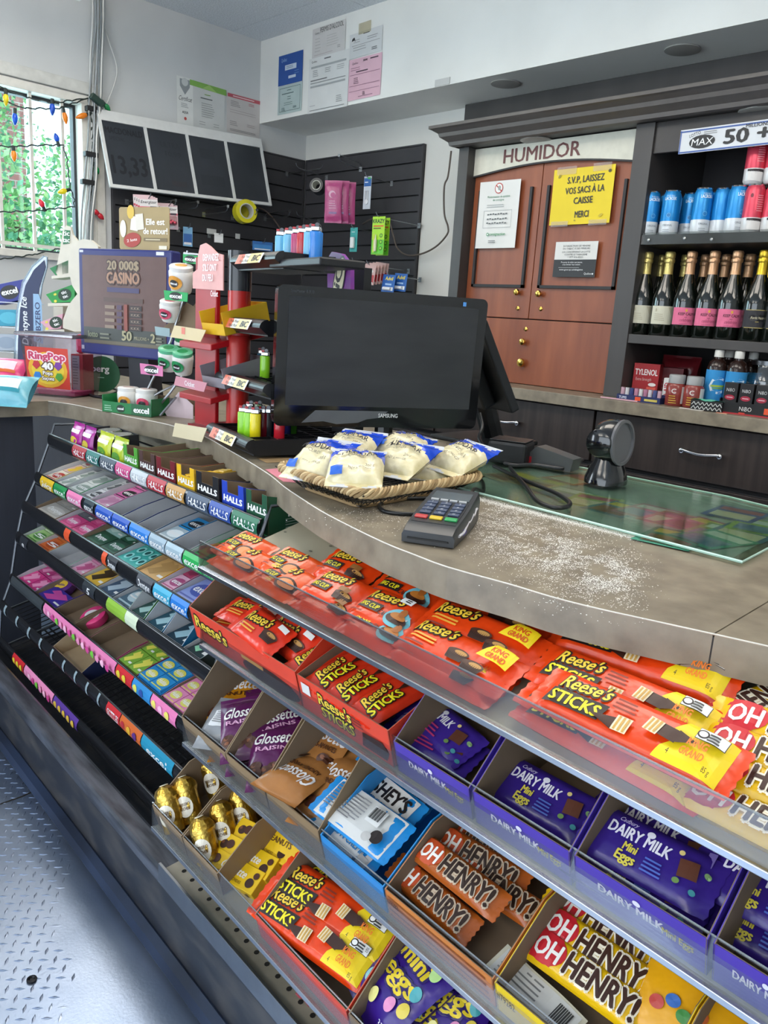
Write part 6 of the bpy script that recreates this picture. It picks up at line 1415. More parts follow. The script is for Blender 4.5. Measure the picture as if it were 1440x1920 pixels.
tray('candy_carton', 'brown open carton with purple raisin bags', SC_, x0, x1, .26, .05, .12, '#8a7355')
for px, py, h, rz, lab in ((462, 1362, .055, .95, 'lettered one on top'), (505, 1340, .03, .9, 'at the rear'), (522, 1372, .045, 1.1, 'standing next to the almond carton'), (452, 1402, .035, .85, 'lying at the rail next to the amber bags'), (500, 1425, .04, .8, 'lying at the rail next to the almond carton')): pch(SC_, 'candy_bag', 'purple bag of chocolate raisins ' + lab, 'glos_purple', px, py, h, rz, .3)
x0, x1 = tr_u(SC_, 502, 603)
tray('candy_carton', 'brown open carton with tan almond bags', SC_, x0, x1, .27, .05, .12, '#8a7355')
for px, py, h, rz, rx, lab in ((598, 1415, .05, .22, .3, 'standing lettered at the rear'), (660, 1440, .03, .3, .3, 'standing next to the blue carton'), (550, 1468, .05, 3.3, .2, 'turned upside down at the front'), (605, 1505, .04, .3, .2, 'at the rail next to the blue carton'), (575, 1450, .02, .2, .2, 'lowest in the carton')): pch(SC_, 'candy_bag', 'tan bag of chocolate almonds ' + lab, 'glos_brown', px, py, h, rz, rx)
x0, x1 = tr_u(SC_, 605, 724)
tray('candy_carton', 'bright blue open carton with white chocolate bars', SC_, x0 + .001, x1, .27, .046, .085, '#1f86cc', inner=card('#2a8ccf'))
for px, py, h, rz, rx, kind, lab in ((752, 1465, .03, -.06, .3, 'cookies', 'rear white bar with black lettering'), (710, 1498, .045, -.06, .25, 'cookies', 'middle white bar with black lettering'), (678, 1538, .055, .02, .22, 'cookies_back', 'white bar lying with its printed back up'), (655, 1562, .03, -.05, .2, 'cookies', 'front white bar with blue lettering at the rail')): lay(SC_, 'chocolate_bar', lab + ' in the blue carton', kind, px, py, h, rz, rx)
x0, x1 = tr_u(SC_, 726, 930)
def d_box_oh(p, w, h): p.lines(0, h*.8, w*.95, 4, h*.22, h*.08, '#8a4716', rag=.05); p.text('#79283', -w*.43, h*.55, h*.2, '#3a1d0e', w=w*.12)
tray('candy_carton', 'orange open carton of peanut butter nut bars on the third shelf', SC_, x0 + .001, x1, .27, .046, .085, '#c97a3a', draw=d_box_oh)
for px, py, h, rz, rx, lab in ((912, 1580, .03, .08, .4, 'rear'), (900, 1618, .035, .08, .4, 'second'), (862, 1648, .05, -.02, .3, 'topmost slanting'), (930, 1675, .03, .05, .2, 'yellow carton side'), (815, 1690, .02, -.05, .3, 'front lying on its side')): lay(SC_, 'chocolate_bar', 'brown and orange nut bar, %s one in the orange carton' % lab, 'oh_orange', px, py, h, rz, rx)
x0, x1 = tr_u(SC_, 932, 1215)
def d_box_oy(p, w, h): p.text('#79282', -w*.42, h*.5, h*.25, '#4a3d10', w=w*.14); p.lines(w*.1, h*.6, w*.6, 3, h*.2, h*.08, '#a8860f')
tray('candy_carton', 'yellow open carton of nut bars on the third shelf', SC_, x0 + .001, x1, .27, .044, .085, '#e6c41a', draw=d_box_oy)
for px, py, h, lab in ((1160, 1706, .03, 'rear'), (1138, 1748, .035, 'second from the back'), (1122, 1796, .035, 'third from the back'), (1100, 1840, .03, 'front'), (1130, 1810, .012, 'lowest')): lay(SC_, 'chocolate_bar', 'yellow nut bar, %s one in the yellow carton' % lab, 'oh_yellow', px, py, h, .03, .3)
pr = Print(zf=lambda x, y: .002*math.sin(x*60), lift=.0006); pr.rect(0, 0, .11, .034, '#c9c9c6').lines(-.02, .012, .06, 5, .006, .002, '#777', rag=.1); [pr.rect(.03 + .0025*k, 0, .0012 + .0006*(k % 2), .024, '#222') for k in range(8)]
bl_ = thing('bar_wrapper', 'silver wrapper back with barcode lying at the yellow carton front', 'wrapper', M=SC_.at(1000, 1862, .03, -.1, .1)); B().grid(lambda i, j: ((i - .5)*.12, (j - .5)*.04, .002*math.sin((i - .5)*.12*60)), 10, 4).out('wrapper', film('#c9c4b0'), bl_); pr.out(bl_)
x0, x1 = tr_u(SC_, 1217, 1560)
tray('candy_carton', 'amber open carton of round candy bags on the third shelf', SC_, x0 + .001, x1, .27, .044, .085, '#d9a51a')
def d_mm(p, w, h): p.text("m&m's", 0, h*.6, h*.16, '#3a1d12', w=w*.8, bold=.08, out='#e9e4d8'); p.text('peanut', 0, h*.48, h*.07, '#3a1d12', w=w*.5); [p.ell(w*(-.25 + .13*k), h*(.25 + .05*(k % 2)), w*.07, w*.06, c_) for k, c_ in enumerate(('#b5342a', '#3a6ab5', '#3f8a3f', '#c9622a', '#5a3222'))]
pouch_kind('amber_bag', .11, .17, .035, '#e0a010', d_mm, 5)
for px, py, h, rz, lab in ((1335, 1838, .03, .1, 'rear'), (1300, 1880, .05, .1, 'topmost'), (1395, 1870, .04, .1, 'farthest')): pch(SC_, 'candy_bag', 'amber candy bag with brown lettering, %s one in its carton' % lab, 'amber_bag', px, py, h, rz, .3)
# fourth shelf
gold_f = mk('gold_foil', '#b58a2c', .28, metal=.9, h2='#d9b75a', ns=60, bump=.8, bs=90, dist=.004)
def ferrero(label, M):
    t = thing('praline_pack', label, 'praline', M=M); rd = random.Random(3)
    q = B().lathe([(.012, 0), (.0185, .002), (.0195, .02), (.0195, .055)], 16); q.out('gold_wrap', gold_f, t, smooth=60)
    c_ = B().lathe([(.0195, .055), (.021, .060), (.0205, .068), (.016, .076), (.006, .081)], 16); c_.v = [(x*(1 + .08*rd.uniform(-1, 1)), y*(1 + .08*rd.uniform(-1, 1)), z + .001*rd.uniform(-1, 1)) for x, y, z in c_.v]; c_.out('foil_cap', gold_f, t, smooth=25)
    B().lathe([(.001, .0812), (.0075, .0812), (.0078, .0822), (.001, .0826)], 12).out('top_seal', paper('#e2dcc6'), t)
    p = Print(wrap=.0197, lift=.0006); p.ell(0, .032, .015, .018, '#e9e2d2').text('FERRERO', 0, .034, .0048, '#6a4a1c', w=.021, bold=.03).text('ROCHER', 0, .0265, .0048, '#6a4a1c', w=.018, bold=.03); p.out(t); return t
x0, x1 = tr_u(SD, 290, 345)
tray('candy_carton', 'brown open carton of gold pralines at the fourth shelf end', SD, x0, x1, .24, .045, .085, '#8a7355')
x2, x3 = tr_u(SD, 346, 412)
tray('candy_carton', 'brown open carton of gold pralines beside the yellow boxes', SD, x2 + .001, x3, .24, .045, .085, '#8a7355')
for k, (px, py, lab) in enumerate(((318, 1515, 'one nearest the rack end'), (352, 1498, 'second one from the rack end'), (400, 1455, 'alone at the back of the end carton'), (385, 1577, 'front one in the second carton'), (420, 1545, 'middle one in the second carton'), (455, 1518, 'rear one in the second carton'))):
    M = frame((SD.at(px, py, .038)).translation, (.72, .66, .45), n=U*-.42 + V*.12 + ZUP*.9) @ Matrix.Translation((0, 0, -.042))
    ferrero('gold foil praline pack, ' + lab, M)
def d_gbox(p, w, h): p.text('Glosette', w*.05, -h*.1, h*.34, '#ece6d8', w=w*.44, bold=.05, shear=.25); p.text('PEANUTS-ARACHIDES', w*.05, -h*.36, h*.12, '#5a3a10', w=w*.42); p.ell(-w*.37, 0, h*.2, h*.2, CH); p.ell(-w*.28, h*.1, h*.2, h*.2, '#4a2413'); p.ell(w*.38, -h*.15, h*.2, h*.2, CH); p.ell(w*.42, h*.2, h*.14, h*.14, '#4a2413'); p.ell(-w*.4, h*.06, h*.07, h*.07, '#7a4526')
for k, (px, py, h, rz, lab) in enumerate(((432, 1628, .024, .22, 'nearest the rail'), (458, 1602, .030, .22, 'second from the rail'), (492, 1575, .036, .22, 'third from the rail'))):
    t = thing('candy_box', 'slim yellow box of chocolate peanuts, ' + lab, 'candy box', M=SD.at(px, py, h, rz, .3, .0))
    B().box(-.062, .062, -.019, .019, -.022, 0).out('carton', card('#e8bd0c'), t, bevel=.001); p = Print(lift=.0005); d_gbox(p, .124, .038); p.out(t)
    p = Print(lift=.0005); d_gbox(p, .12, .022); p.out(t, frame((0, -.019, -.011), (1, 0, 0), y=(0, 0, 1)), name='side_print')
t = thing('candy_box', 'large yellow box of chocolate peanuts standing behind the slim boxes', 'candy box', M=SD.at(535, 1560, .05, .2, .5, .0))
B().box(-.055, .055, -.045, .045, -.024, 0).out('carton', card('#e8bd0c'), t, bevel=.001); p = Print(lift=.0005); p.text('Glosette', 0, -.004, .022, '#ece6d8', w=.09, bold=.05, shear=.25).text('PEANUTS', 0, -.02, .009, '#5a3a10', w=.05, bold=.04); nuts(p, .11, .09, .028, n=5); p.out(t)
x0, x1 = tr_u(SD, 482, 655)
tray('candy_carton', 'orange red open carton of wafer sticks on the fourth shelf', SD, x0 + .001, x1, .27, .045, .095, '#d9432a')
for px, py, h, lab in ((660, 1672, .03, 'rear'), (628, 1712, .045, 'middle'), (590, 1758, .035, 'front')): lay(SD, 'chocolate_bar', 'orange wafer stick pack with yellow end, %s one in the low carton' % lab, 'sticks_king', px, py, h, .14, .25)
x0, x1 = tr_u(SD, 657, 1000)
tray('candy_carton', 'brown open carton of purple egg bags on the fourth shelf', SD, x0 + .002, x1, .27, .045, .10, '#7a6650')
def d_egg(p, w, h):
    p.text('mini', 0, h*.58, h*.14, '#e2c72a', w=w*.5, bold=.06, rot=.1, out='#2a1a62'); p.text('eggs', w*.04, h*.40, h*.15, '#e2c72a', w=w*.55, bold=.06, rot=.1, out='#2a1a62'); p.text('Cadbury', -w*.2, h*.78, h*.06, '#d9cfee', w=w*.35, shear=.3); p.text('33 g', w*.3, h*.1, h*.05, '#e6e2ee', w=w*.16)
    for x, y, c_ in ((.32, .5, '#3f9aa2'), (.36, .35, '#d9c24a'), (.2, .28, '#d98ab5'), (-.3, .25, '#8ac2c9'), (-.05, .2, '#e2d98a'), (-.36, .68, '#7ab5d9'), (.3, .72, '#b5d98a')): p.ell(w*x, h*y, w*.07, w*.09, c_)
pouch_kind('egg_bag', .105, .15, .04, '#33187a', d_egg, 6)
for px, py, h, rz, lab in ((790, 1815, .045, .3, 'upright at the rear'), (745, 1860, .05, -.3, 'standing sideways next to the wafer carton'), (850, 1890, .03, .2, 'lying at the rail'), (800, 1905, .02, .2, 'lowest in the carton')): pch(SD, 'candy_bag', 'purple bag of small painted eggs ' + lab, 'egg_bag', px, py, h, rz, .35)
wp = B(); rd = random.Random(6); x, y = SE.loc(592, 1872)
wp.grid(lambda i, j: ((i - .5)*.05 + .006*math.sin(j*9), (j - .5)*.02 + .005*math.cos(i*11), .006 + .006*math.sin(i*14)*math.cos(j*7)), 10, 6)
tag(wp.out('candy_wrapper', film('#c9606c'), M=SE.M @ TR(x, y, 0, .9)), 'crumpled pink candy wrapper lying on the perforated lowest shelf', 'wrapper')
# ================================================================== GUM AND SWEETS ON THE WIRE RACK
def gum_pack(M, w, d, h, col, draw, label, group):
    t = thing('gum_pack', label, 'gum', M=M, group=group)
    B().box(-w/2, w/2, -d/2, d/2, 0, h).out('carton', card(col), t); p = Print(lift=h + .0004); draw(p, w, d); p.out(t); return t
def d_pack(txt, c2, tc='#eeeeee'):
    def f(p, w, d):
        if txt: p.ell(0, 0, w*.40, d*.30, c2, n=14).text(txt, 0, -d*.12, d*.28, tc, w=w*.62, bold=.05).rect(0, -d*.42, w*.9, d*.06, c2)
        else: p.poly([(-w*.42, -d*.3), (-w*.1, -d*.42), (w*.38, d*.2), (w*.1, d*.4)], c2).poly([(-w*.35, d*.1), (-w*.05, d*.0), (w*.02, d*.3), (-w*.2, d*.42)], c2).rect(w*.3, -d*.32, w*.26, d*.1, '#e2e2e0')  # slanted print shapes; on clear packs they paint highlights of crinkled film
    return f
GREY = mk('inner_grey', '#b9bbbf', .45)
def gum(i, p0, p1, lab, col, packs=(), inner=None, hf=.030, hb=.036, D=.17, nx=1, ny=2, ph=.018, front='', ftc='#eeeeee', gap=.012, y0=.012, lift=.006, what='gum', face=None):
    """carton on gum shelf i between two places on its rail, with a grid of packs in it"""
    s_ = GS[i]; x0, x1 = s_.u(p0), s_.u(p1)
    dr = (lambda p, w, h: p.text(front, 0, h*.5, h*.28, ftc, w=w*.7, bold=.06)) if front else None
    t = tray('gum_carton', lab, s_, x0 + .001, x1 - .001, D, hf, hb, col, inner=inner or GREY, draw=dr, y0=y0)
    w, d = (x1 - x0 - .006)/nx, (D - .008)/ny
    for k, (c, txt, c2) in enumerate(packs):
        if k >= nx*ny: break
        a, b_ = k % nx, k // nx
        M = s_.M @ TR(x0 + .003 + w*(a + .5), y0 + .004 + d*(b_ + .5), lift + .004, 0)
        gum_pack(M, w*.95, d*.95, ph, c, d_pack(txt, c2) if not face else face(txt, c2), 'small pack in the ' + lab.split(' on ')[0], 'packs in the ' + lab)
    return t
# --- first shelf: lozenge cartons
def halls(p0, p1, col, lab, sweets=None, side=False):
    s_ = GS[0]; x0, x1 = s_.u(p0), s_.u(p1)
    f = lambda p, w, h: p.text('HALLS', 0, h*.68, .0125, '#f2f2f2', w=w*.82, bold=.08, shear=.12).lines(0, h*.5, w*.5, 1, .01, .002, '#d9d9d9')
    g_ = (lambda p, w, h: p.text('HALLS', -.01, h*.5, .02, '#e6e6e6', w=.065, bold=.08, shear=.12).lines(0, h*.42, .1, 9, .0055, .0018, '#8fa498', rag=.1)) if side else None
    t = tray('lozenge_carton', lab, s_, x0 + .001, x1 - .001, .18, .078, .062, col, draw=f, notch=.022, side=g_, y0=.012, cat='box')
    if sweets:
        for k in range(6):
            q = thing('lozenge_stick', 'yellow lozenge stick lying in the yellow carton', 'lozenges', M=s_.M @ TR((x0 + x1)/2 + (k % 2 - .5)*.022, .035 + .035*(k // 2), .045 + .004*(k % 2), .1*(k - 2)), group='lozenge sticks')
            B().box(-.009, .009, -.016, .016, 0, .014).out('wrap', film('#d9ac1c'), q, bevel=.003)
for p0, p1, c_, lab, sw_, sd_ in ((225, 252, '#4f9a34', 'green lozenge carton beside the round tins', 0, 0), (254, 284, '#4a322f', 'brown lozenge carton on the first shelf', 0, 0), (286, 322, '#6e1420', 'maroon lozenge carton on the first shelf', 0, 0), (324, 358, '#e0b012', 'yellow lozenge carton with sticks inside', 1, 0), (360, 403, '#15161b', 'black lozenge carton on the first shelf', 0, 1), (408, 450, '#1f3fae', 'royal blue lozenge carton on the first shelf', 0, 0), (453, 494, '#1f5238', 'dark green lozenge carton at the rail end', 0, 1)):
    halls(p0, p1, c_, lab, sw_, sd_)
def pouch_box(p0, p1, col, c2, lab):
    s_ = GS[0]; x0, x1 = s_.u(p0), s_.u(p1); w = x1 - x0
    t = thing('sweets_pouch', lab, 'sweets', M=s_.M @ TR((x0 + x1)/2, .02, .003, 0, -.15))
    bb, zf = pouch_mesh(w*.96, .085, .03, seed=p0); M = frame((0, 0, 0), (1, 0, 0), y=(0, 0, 1))
    bb.out('pouch', film(col), t, smooth=50, M=M); p = Print(zf=zf, lift=.001); p.rect(0, .062, w*.7, .010, '#eeeeee').ell(0, .035, w*.28, .012, c2); p.out(t, M)
pouch_box(122, 142, '#a8288a', '#d9c23a', 'magenta sweets pouch at the far end of first shelf'); pouch_box(143, 163, '#9a2a86', '#c9b23a', 'magenta sweets pouch next to the far one')
pouch_box(170, 196, '#b9c234', '#4f8a2a', 'yellow green sweets pouch beside the magenta ones'); pouch_box(197, 223, '#a9ba2c', '#4f8a2a', 'yellow green sweets pouch in front of the tins')
tray('gum_carton', 'dark empty carton behind the magenta pouches', GS[0], GS[0].u(121), GS[0].u(168), .08, .03, .06, '#2a2a30', inner=card('#3a3a40'), y0=.06)
for px, py, lab in ((205, 808, 'rearmost'), (226, 816, 'middle'), (212, 827, 'front')):
    x, y = GS[0].loc(px, py, .06); t = thing('mint_tin', 'round silver mint tin, %s of three behind the pouches' % lab, 'tin', M=GS[0].M @ TR(x, y, .003))
    B().lathe([(.032, 0), (.033, .002), (.033, .048), (.034, .05), (.034, .057), (.030, .059)], 26).out('tin_body', plas('#3f5a3a', .3), t, smooth=40); B().lathe([(.031, .058), (.030, .0605), (.022, .06), (.001, .06)], 26).out('lid', metal('#b9bfb9', .25), t, smooth=40)
# --- second shelf
K2 = lambda c, t, c2: (c, t, c2)
gum(1, 76, 98, 'carton of red and yellow fruit gum on second shelf', '#c9b85a', [K2('#d9d2c0', 'Juicy', '#b5342a'), K2('#c9a9a0', '', '#d9b52c'), K2('#b5b0a8', '', '#8a3a3a')], ny=3, nx=1)
gum(1, 99, 118, 'carton of white mint gum on second shelf', '#d3d6d4', [K2('#d9dad6', '', '#9aa8a0'), K2('#c9ccc8', '', '#7a8a80')], ny=3)
gum(1, 119, 146, 'green edged carton of white gum packs on second shelf', '#2a8a4f', [K2('#d3d8d5', 'excel', '#8fa098'), K2('#c9cfcc', '', '#8a9a92')], ny=3)
gum(1, 147, 166, 'white carton of silver gum packs on second shelf', '#b9bfc4', [K2('#d9dadc', 'excel', '#3a3d42'), K2('#c9cbce', '', '#55585c'), K2('#c2c4c8', '', '#55585c')], ny=3)
gum(1, 167, 196, 'pink carton holding two pink gum packs on second shelf', '#d97aae', [K2('#c99ab4', '', '#b97a9c'), K2('#d16aa6', 'excel', '#1d1a20'), K2('#d16aa6', 'excel', '#1d1a20')], ny=3, nx=1)
gum(1, 197, 226, 'empty navy lipped carton on second shelf', '#2a3a78', [])
gum(1, 227, 254, 'empty indigo lipped carton on second shelf', '#1f2f6a', [])
gum(1, 255, 284, 'empty slate lipped carton on second shelf', '#4a5a6a', [])
gum(1, 285, 318, 'ice blue carton with one upright blue gum pack', '#3a8ac2', [K2('#a9bcc6', 'excel', '#e6eef2'), K2('#1f86c4', 'excel', '#15202a')], ny=3)
gum(1, 319, 352, 'empty grey carton on second shelf', '#8a9298', [])
gum(1, 353, 420, 'bright green carton of mint gum at the rail end', '#1f9a4a', [K2('#1f9a4a', 'excel', '#10321c'), K2('#c2d3c6', '', '#a9bcae'), K2('#2aa355', 'excel', '#10321c'), K2('#b9cabd', '', '#a9bcae')], nx=2, ny=2)
# --- third shelf
gum(2, 62, 100, 'kraft carton of silver gum packs on third shelf', KRAFT, [K2('#a9a6a2', 'Dentyne', '#c2bfba'), K2('#9a9894', '', '#b0ada8')], ny=3, inner=KRAFT)
gum(2, 101, 150, 'carton of pink gum packs on third shelf', '#8a5a72', [K2('#c2407a', 'Dentyne', '#d96a9a'), K2('#b9386f', 'Dentyne', '#d96a9a'), K2('#5a5a62', '', '#6a6a72'), K2('#c2407a', '', '#d96a9a')], nx=2, ny=3)
gum(2, 151, 208, 'carton of dark green mint gum on third shelf', '#39423f', [K2('#1f4a35', 'Dentyne', '#2a5a42'), K2('#2a4a3c', 'Dentyne', '#3a6a52'), K2('#8fb5ae', '', '#b5cfc8'), K2('#1f4a35', '', '#6a9a8a')], nx=2, ny=3, inner=KRAFT)
def f_bl(txt, c2):
    def f(p, w, d):
        for a in range(3):
            for b_ in range(2): p.ell(-w*.3 + a*w*.3, -d*.22 + b_*d*.42, w*.12, d*.17, '#8fd9d2'); p.ell(-w*.3 + a*w*.3, -d*.22 + b_*d*.42, w*.07, d*.10, '#1f5a58')
    return f
gum(2, 209, 250, 'carton of teal gum blisters on third shelf', '#2a8f88', [K2('#3fa9a0', '', ''), K2('#3fa9a0', '', '')], ny=2, face=f_bl)
gum(2, 251, 290, 'yellow carton of fruit gum on third shelf', '#d9a51c', [K2('#c9a066', '', '#b08a54'), K2('#d9a51c', '', '#2a1d10')], ny=2, inner=mk('inner_tan', '#c2a577', .6))
gum(2, 291, 318, 'rose carton of gum packs on third shelf', '#b56a8a', [K2('#d9a9c2', 'excel', '#a94a7a'), K2('#a93a62', '', '#8a2a4f'), K2('#a93a62', '', '#8a2a4f')], ny=3)
gum(2, 319, 362, 'indigo carton of gum packs at the rail end', '#33407f', [K2('#8a9ad6', 'excel', '#4a5aa8'), K2('#3a4690', 'excel', '#2a3270'), K2('#3a4690', '', '#2a3270')], nx=1, ny=2)
# --- fourth shelf
gum(3, 40, 62, 'green edged carton of apple gum on fourth shelf', '#8fbf7a', [K2('#9ac27a', '5', '#4a8a3a'), K2('#b5cfa0', '', '#6a9a5a')], ny=3)
gum(3, 63, 86, 'orange carton of peach gum on fourth shelf', '#d98a4a', [K2('#d96a2a', '5', '#b54a1a'), K2('#d9743a', '', '#f0d0b0')], ny=3)
gum(3, 87, 124, 'empty pale green carton on fourth shelf', '#9ac2ae', [])
gum(3, 125, 148, 'pink carton of bubble gum on fourth shelf', '#d98aae', [K2('#e2a9c4', '', '#c25a8a'), K2('#d98ab0', '', '#c25a8a')], ny=3)
gum(3, 149, 178, 'yellow carton of banana gum on fourth shelf', '#d9a92c', [K2('#e0b53a', '', '#3a2a12'), K2('#e0b53a', '', '#b58a1c')], ny=2)
gum(3, 179, 206, 'navy carton of clear gum packs on fourth shelf', '#3a4a62', [K2('#3f556f', '', '#a9bccb'), K2('#2f4158', '5', '#7a93a8')], ny=2)
gum(3, 207, 236, 'slate carton of clear gum packs on fourth shelf', '#4a5c66', [K2('#4f6a7c', '5', '#b9d0d9'), K2('#8a3a5a', '', '#b9d0d9')], ny=2)
gum(3, 237, 266, 'leaf green carton of gum packs on fourth shelf', '#3f7a2a', [K2('#274f4a', '', '#a9d0cb'), K2('#274f4a', '', '#8fb5b0')], ny=2, hb=.07)
gum(3, 267, 300, 'teal carton of gum packs on fourth shelf', '#1f6a86', [K2('#1d4f62', '', '#a9d0d9'), K2('#1d4f62', '', '#8fb5c0')], ny=2, hb=.07)
gum(3, 301, 338, 'deep teal carton of gum packs on fourth shelf', '#17628f', [K2('#16384a', '', '#9ac2d0'), K2('#16384a', '', '#9ac2d0')], ny=2, hb=.075)
gum(3, 339, 372, 'clear carton of green gum packs at the rack end', '#3a4a4a', [K2('#2a3a3c', '', '#8fd0a9'), K2('#2f4042', '', '#7ab59a')], ny=2)
# --- fifth shelf
gum(4, 28, 62, 'carton of pink hard candy packs on fifth shelf', '#8a6a8a', [K2('#d9408a', '', '#f09ac2'), K2('#c93a82', '', '#f09ac2'), K2('#b5367a', '', '#e08ab5'), K2('#c24a8a', '', '#e08ab5')], nx=2, ny=2, D=.12)
gum(4, 63, 100, 'carton of indigo candy packs on fifth shelf', '#4a3a7a', [K2('#3a2a92', '', '#c24a9a')], ny=2, inner=KRAFT, D=.12)
gum(4, 101, 134, 'kraft carton with a round purple tape gum', KRAFT, [], inner=KRAFT, D=.13)
gum(4, 135, 164, 'empty kraft carton on fifth shelf', KRAFT, [], inner=KRAFT, D=.13)
gum(4, 165, 214, 'kraft carton with a round pink tape gum', '#a03a6a', [], inner=KRAFT, D=.13)
def tape_gum(px, py, col, c2, lab, txt=''):
    x, y = GS[4].loc(px, py, .02); t = thing('tape_gum', lab, 'gum', M=GS[4].M @ TR(x, y, .006, .4, .25))
    B().lathe([(.030, 0), (.034, .003), (.035, .012), (.034, .022), (.029, .025), (.001, .025)], 28).out('case', plas(col, .3), t, smooth=40)
    p = Print(lift=.0256); p.ell(0, 0, .022, .016, c2); 
    if txt: p.text(txt, 0, -.004, .008, col, w=.03, bold=.06)
    p.out(t)
tape_gum(120, 1100, '#5a2f7a', '#d9b53a', 'round purple tape gum case with a gold oval', 'Hubba'); tape_gum(178, 1156, '#d93a7a', '#cfc9cc', 'round pink tape gum case with a pale oval')
gum(4, 215, 252, 'green and yellow carton of bubble gum cubes on fifth shelf', '#8a2a4f', [K2('#7aa83a', '', '#e0d85a')] * 4, nx=2, ny=2, inner=KRAFT, D=.12, ph=.024)
gum(4, 253, 296, 'bright blue carton of bubble gum cubes on fifth shelf', '#2a8ac9', [K2('#2a8ac9', 'Hubba', '#e0d85a')] * 6, nx=2, ny=3, D=.13, ph=.03, inner=card('#2a8ac9'))
gum(4, 297, 338, 'pink carton of bubble gum cubes on fifth shelf', '#d96aa0', [K2('#e08ab5', 'Hubba', '#e0d86a')] * 6, nx=2, ny=3, D=.13, ph=.024, inner=KRAFT)
# --- sixth shelf
s_ = GS[5]; x0, x1 = s_.u(96), s_.u(150)
tray('gum_carton', 'tipped empty kraft carton with navy lip on the sixth shelf', s_, x0, x1, .12, .03, .045, '#20284a', inner=mk('inner_pale_kraft', '#b09a7a', .8), draw=lambda p, w, h: p.text('mentos', 0, h*.3, h*.4, '#8a93b0', w=w*.6, bold=.05), y0=.012)
# ================================================================== DISPLAYS ON THE LEFT PART OF THE COUNTER
def pz(px, py, y): return at_y(px, py, y)
# ---------------------------------------------------------------- lottery monitor
lu = Vector((.945, .328, 0)).normalized(); lw, lh2 = .374, .323
lc = (Vector((-2.551, 1.145, 0)) + Vector((-2.198, 1.267, 0))) / 2
lm = thing('lottery_monitor', 'navy framed square monitor showing a casino scratch game', 'monitor', M=frame((lc.x, lc.y, ZT), lu, n=(0, 0, 1)))
navy = plas('#2a2f6a', .35); zb0 = 1.053 - ZT
B().box(-lw/2, lw/2, 0, .045, zb0, zb0 + lh2).out('bezel', navy, lm, bevel=.006)
scr = B().box(-lw/2 + .018, lw/2 - .018, -.0014, -.0002, zb0 + .034, zb0 + lh2 - .02).out('screen', mk('lottery_screen', '#59433f', .35, var=.05, emit=.35), lm)
p = Print(lift=.0008); E_ = lambda h: mk('screen_ink', h, .4, emit=.35, var=.02)
p.rect(0, .06, .335, .05, E_('#3b3f3c')).rect(0, .041, .335, .010, E_('#5c5648'))
p.text('20 000$', .0, .262, .026, E_('#8a7a62'), w=.125, bold=.07, out=E_('#3f302c')).text('CASINO', .0, .222, .032, E_('#93705a'), w=.13, bold=.08, out=E_('#3f302c')).rect(0, .202, .13, .014, E_('#3f3a5a')).rect(0, .172, .16, .013, E_('#4f3f3a'))
for r_ in range(4):
    p.rect(-.055, .150 - r_*.02, .04, .010, E_('#7a6a5c')); p.rect(-.015, .150 - r_*.02, .02, .014, E_('#4a3a4f')); p.rect(.05, .150 - r_*.02, .05, .015, E_('#2e2626')); p.text('KKK', .05, .146 - r_*.02, .008, E_('#8a7a6a'), w=.035)
p.rect(.012, .12, .014, .08, E_('#7a3f36')); p.text('50', .015, .052, .028, E_('#8f8a6c'), w=.038, bold=.07).text('MILLIONS +', .075, .056, .010, E_('#7d7a64'), w=.06, bold=.05).text('2', .12, .052, .026, E_('#8f8a6c'), w=.016, bold=.07).text('lotto', -.125, .055, .018, E_('#6f755f'), w=.04, bold=.05).lines(-.07, .066, .05, 2, .012, .005, E_('#6a6c5e')).lines(.148, .066, .03, 3, .009, .005, E_('#6a6c5e'))
p.out(lm, frame((0, -.0015, zb0), (1, 0, 0), y=(0, 0, 1)))
Print(lift=.0004).rect(.145, lh2 - .010, .03, .010, '#d3d3d8').rect(-.172, lh2 - .009, .016, .007, '#c9cad2').rect(-.175, .02, .012, .012, '#b9bcc2').out(lm, frame((0, 0, zb0), (1, 0, 0), y=(0, 0, 1)), name='stickers')
dkp = plas('#2b2d33', .4)
B().extrude([(-.02, .045, .004), (.075, .045, .004), (.065, .02, zb0 + .08), (-.01, .02, zb0 + .08)], (0, .05, 0)).out('stand', dkp, lm)
vt = B()
for k in range(6): vt.box(-.005, .05, .040, .0447, .05 + k*.012, .055 + k*.012)
vt.out('vent_slots', paint('#111216'), lm)
B().box(-.08, .13, .0, .16, 0, .012).out('foot', dkp, lm, bevel=.004)
# gold card standing on it
gc = thing('promo_card', 'gold promotion card standing on top of the lottery monitor', 'sign', M=frame(lm.matrix_world @ Vector((.072, .012, zb0 + lh2)), lu, n=(0, 0, 1)))
B().extrude([(x, 0, .061 + y) for x, y in rr(.195, .122, .008)], (0, .002, 0)).out('card', card('#a58f62'), gc)
p = Print(lift=.0006); p.text('Elle est', .045, .072, .017, '#efe9dc', w=.07, bold=.06).text('de retour!', .045, .046, .017, '#efe9dc', w=.092, bold=.06).rect(.045, .03, .09, .010, '#7a6a4a').lines(.045, .03, .075, 1, .01, .003, '#c9bb9a').rect(-.035, .075, .03, .04, '#e6dfd2', rot=-.15).rect(-.015, .08, .03, .045, '#ded5c6', rot=.1).ell(-.05, .108, .014, .02, '#d9b54a').ell(-.045, .028, .034, .021, '#a83a30', rot=.15).text('2 lots', -.045, .024, .008, '#e6d6ce', w=.04, bold=.05, rot=.15).rect(.075, .008, .03, .010, '#e0d8c4').ell(-.08, .06, .012, .025, '#e9e4dc')
p.out(gc, frame((0, -.0004, 0), (1, 0, 0), y=(0, 0, 1)))
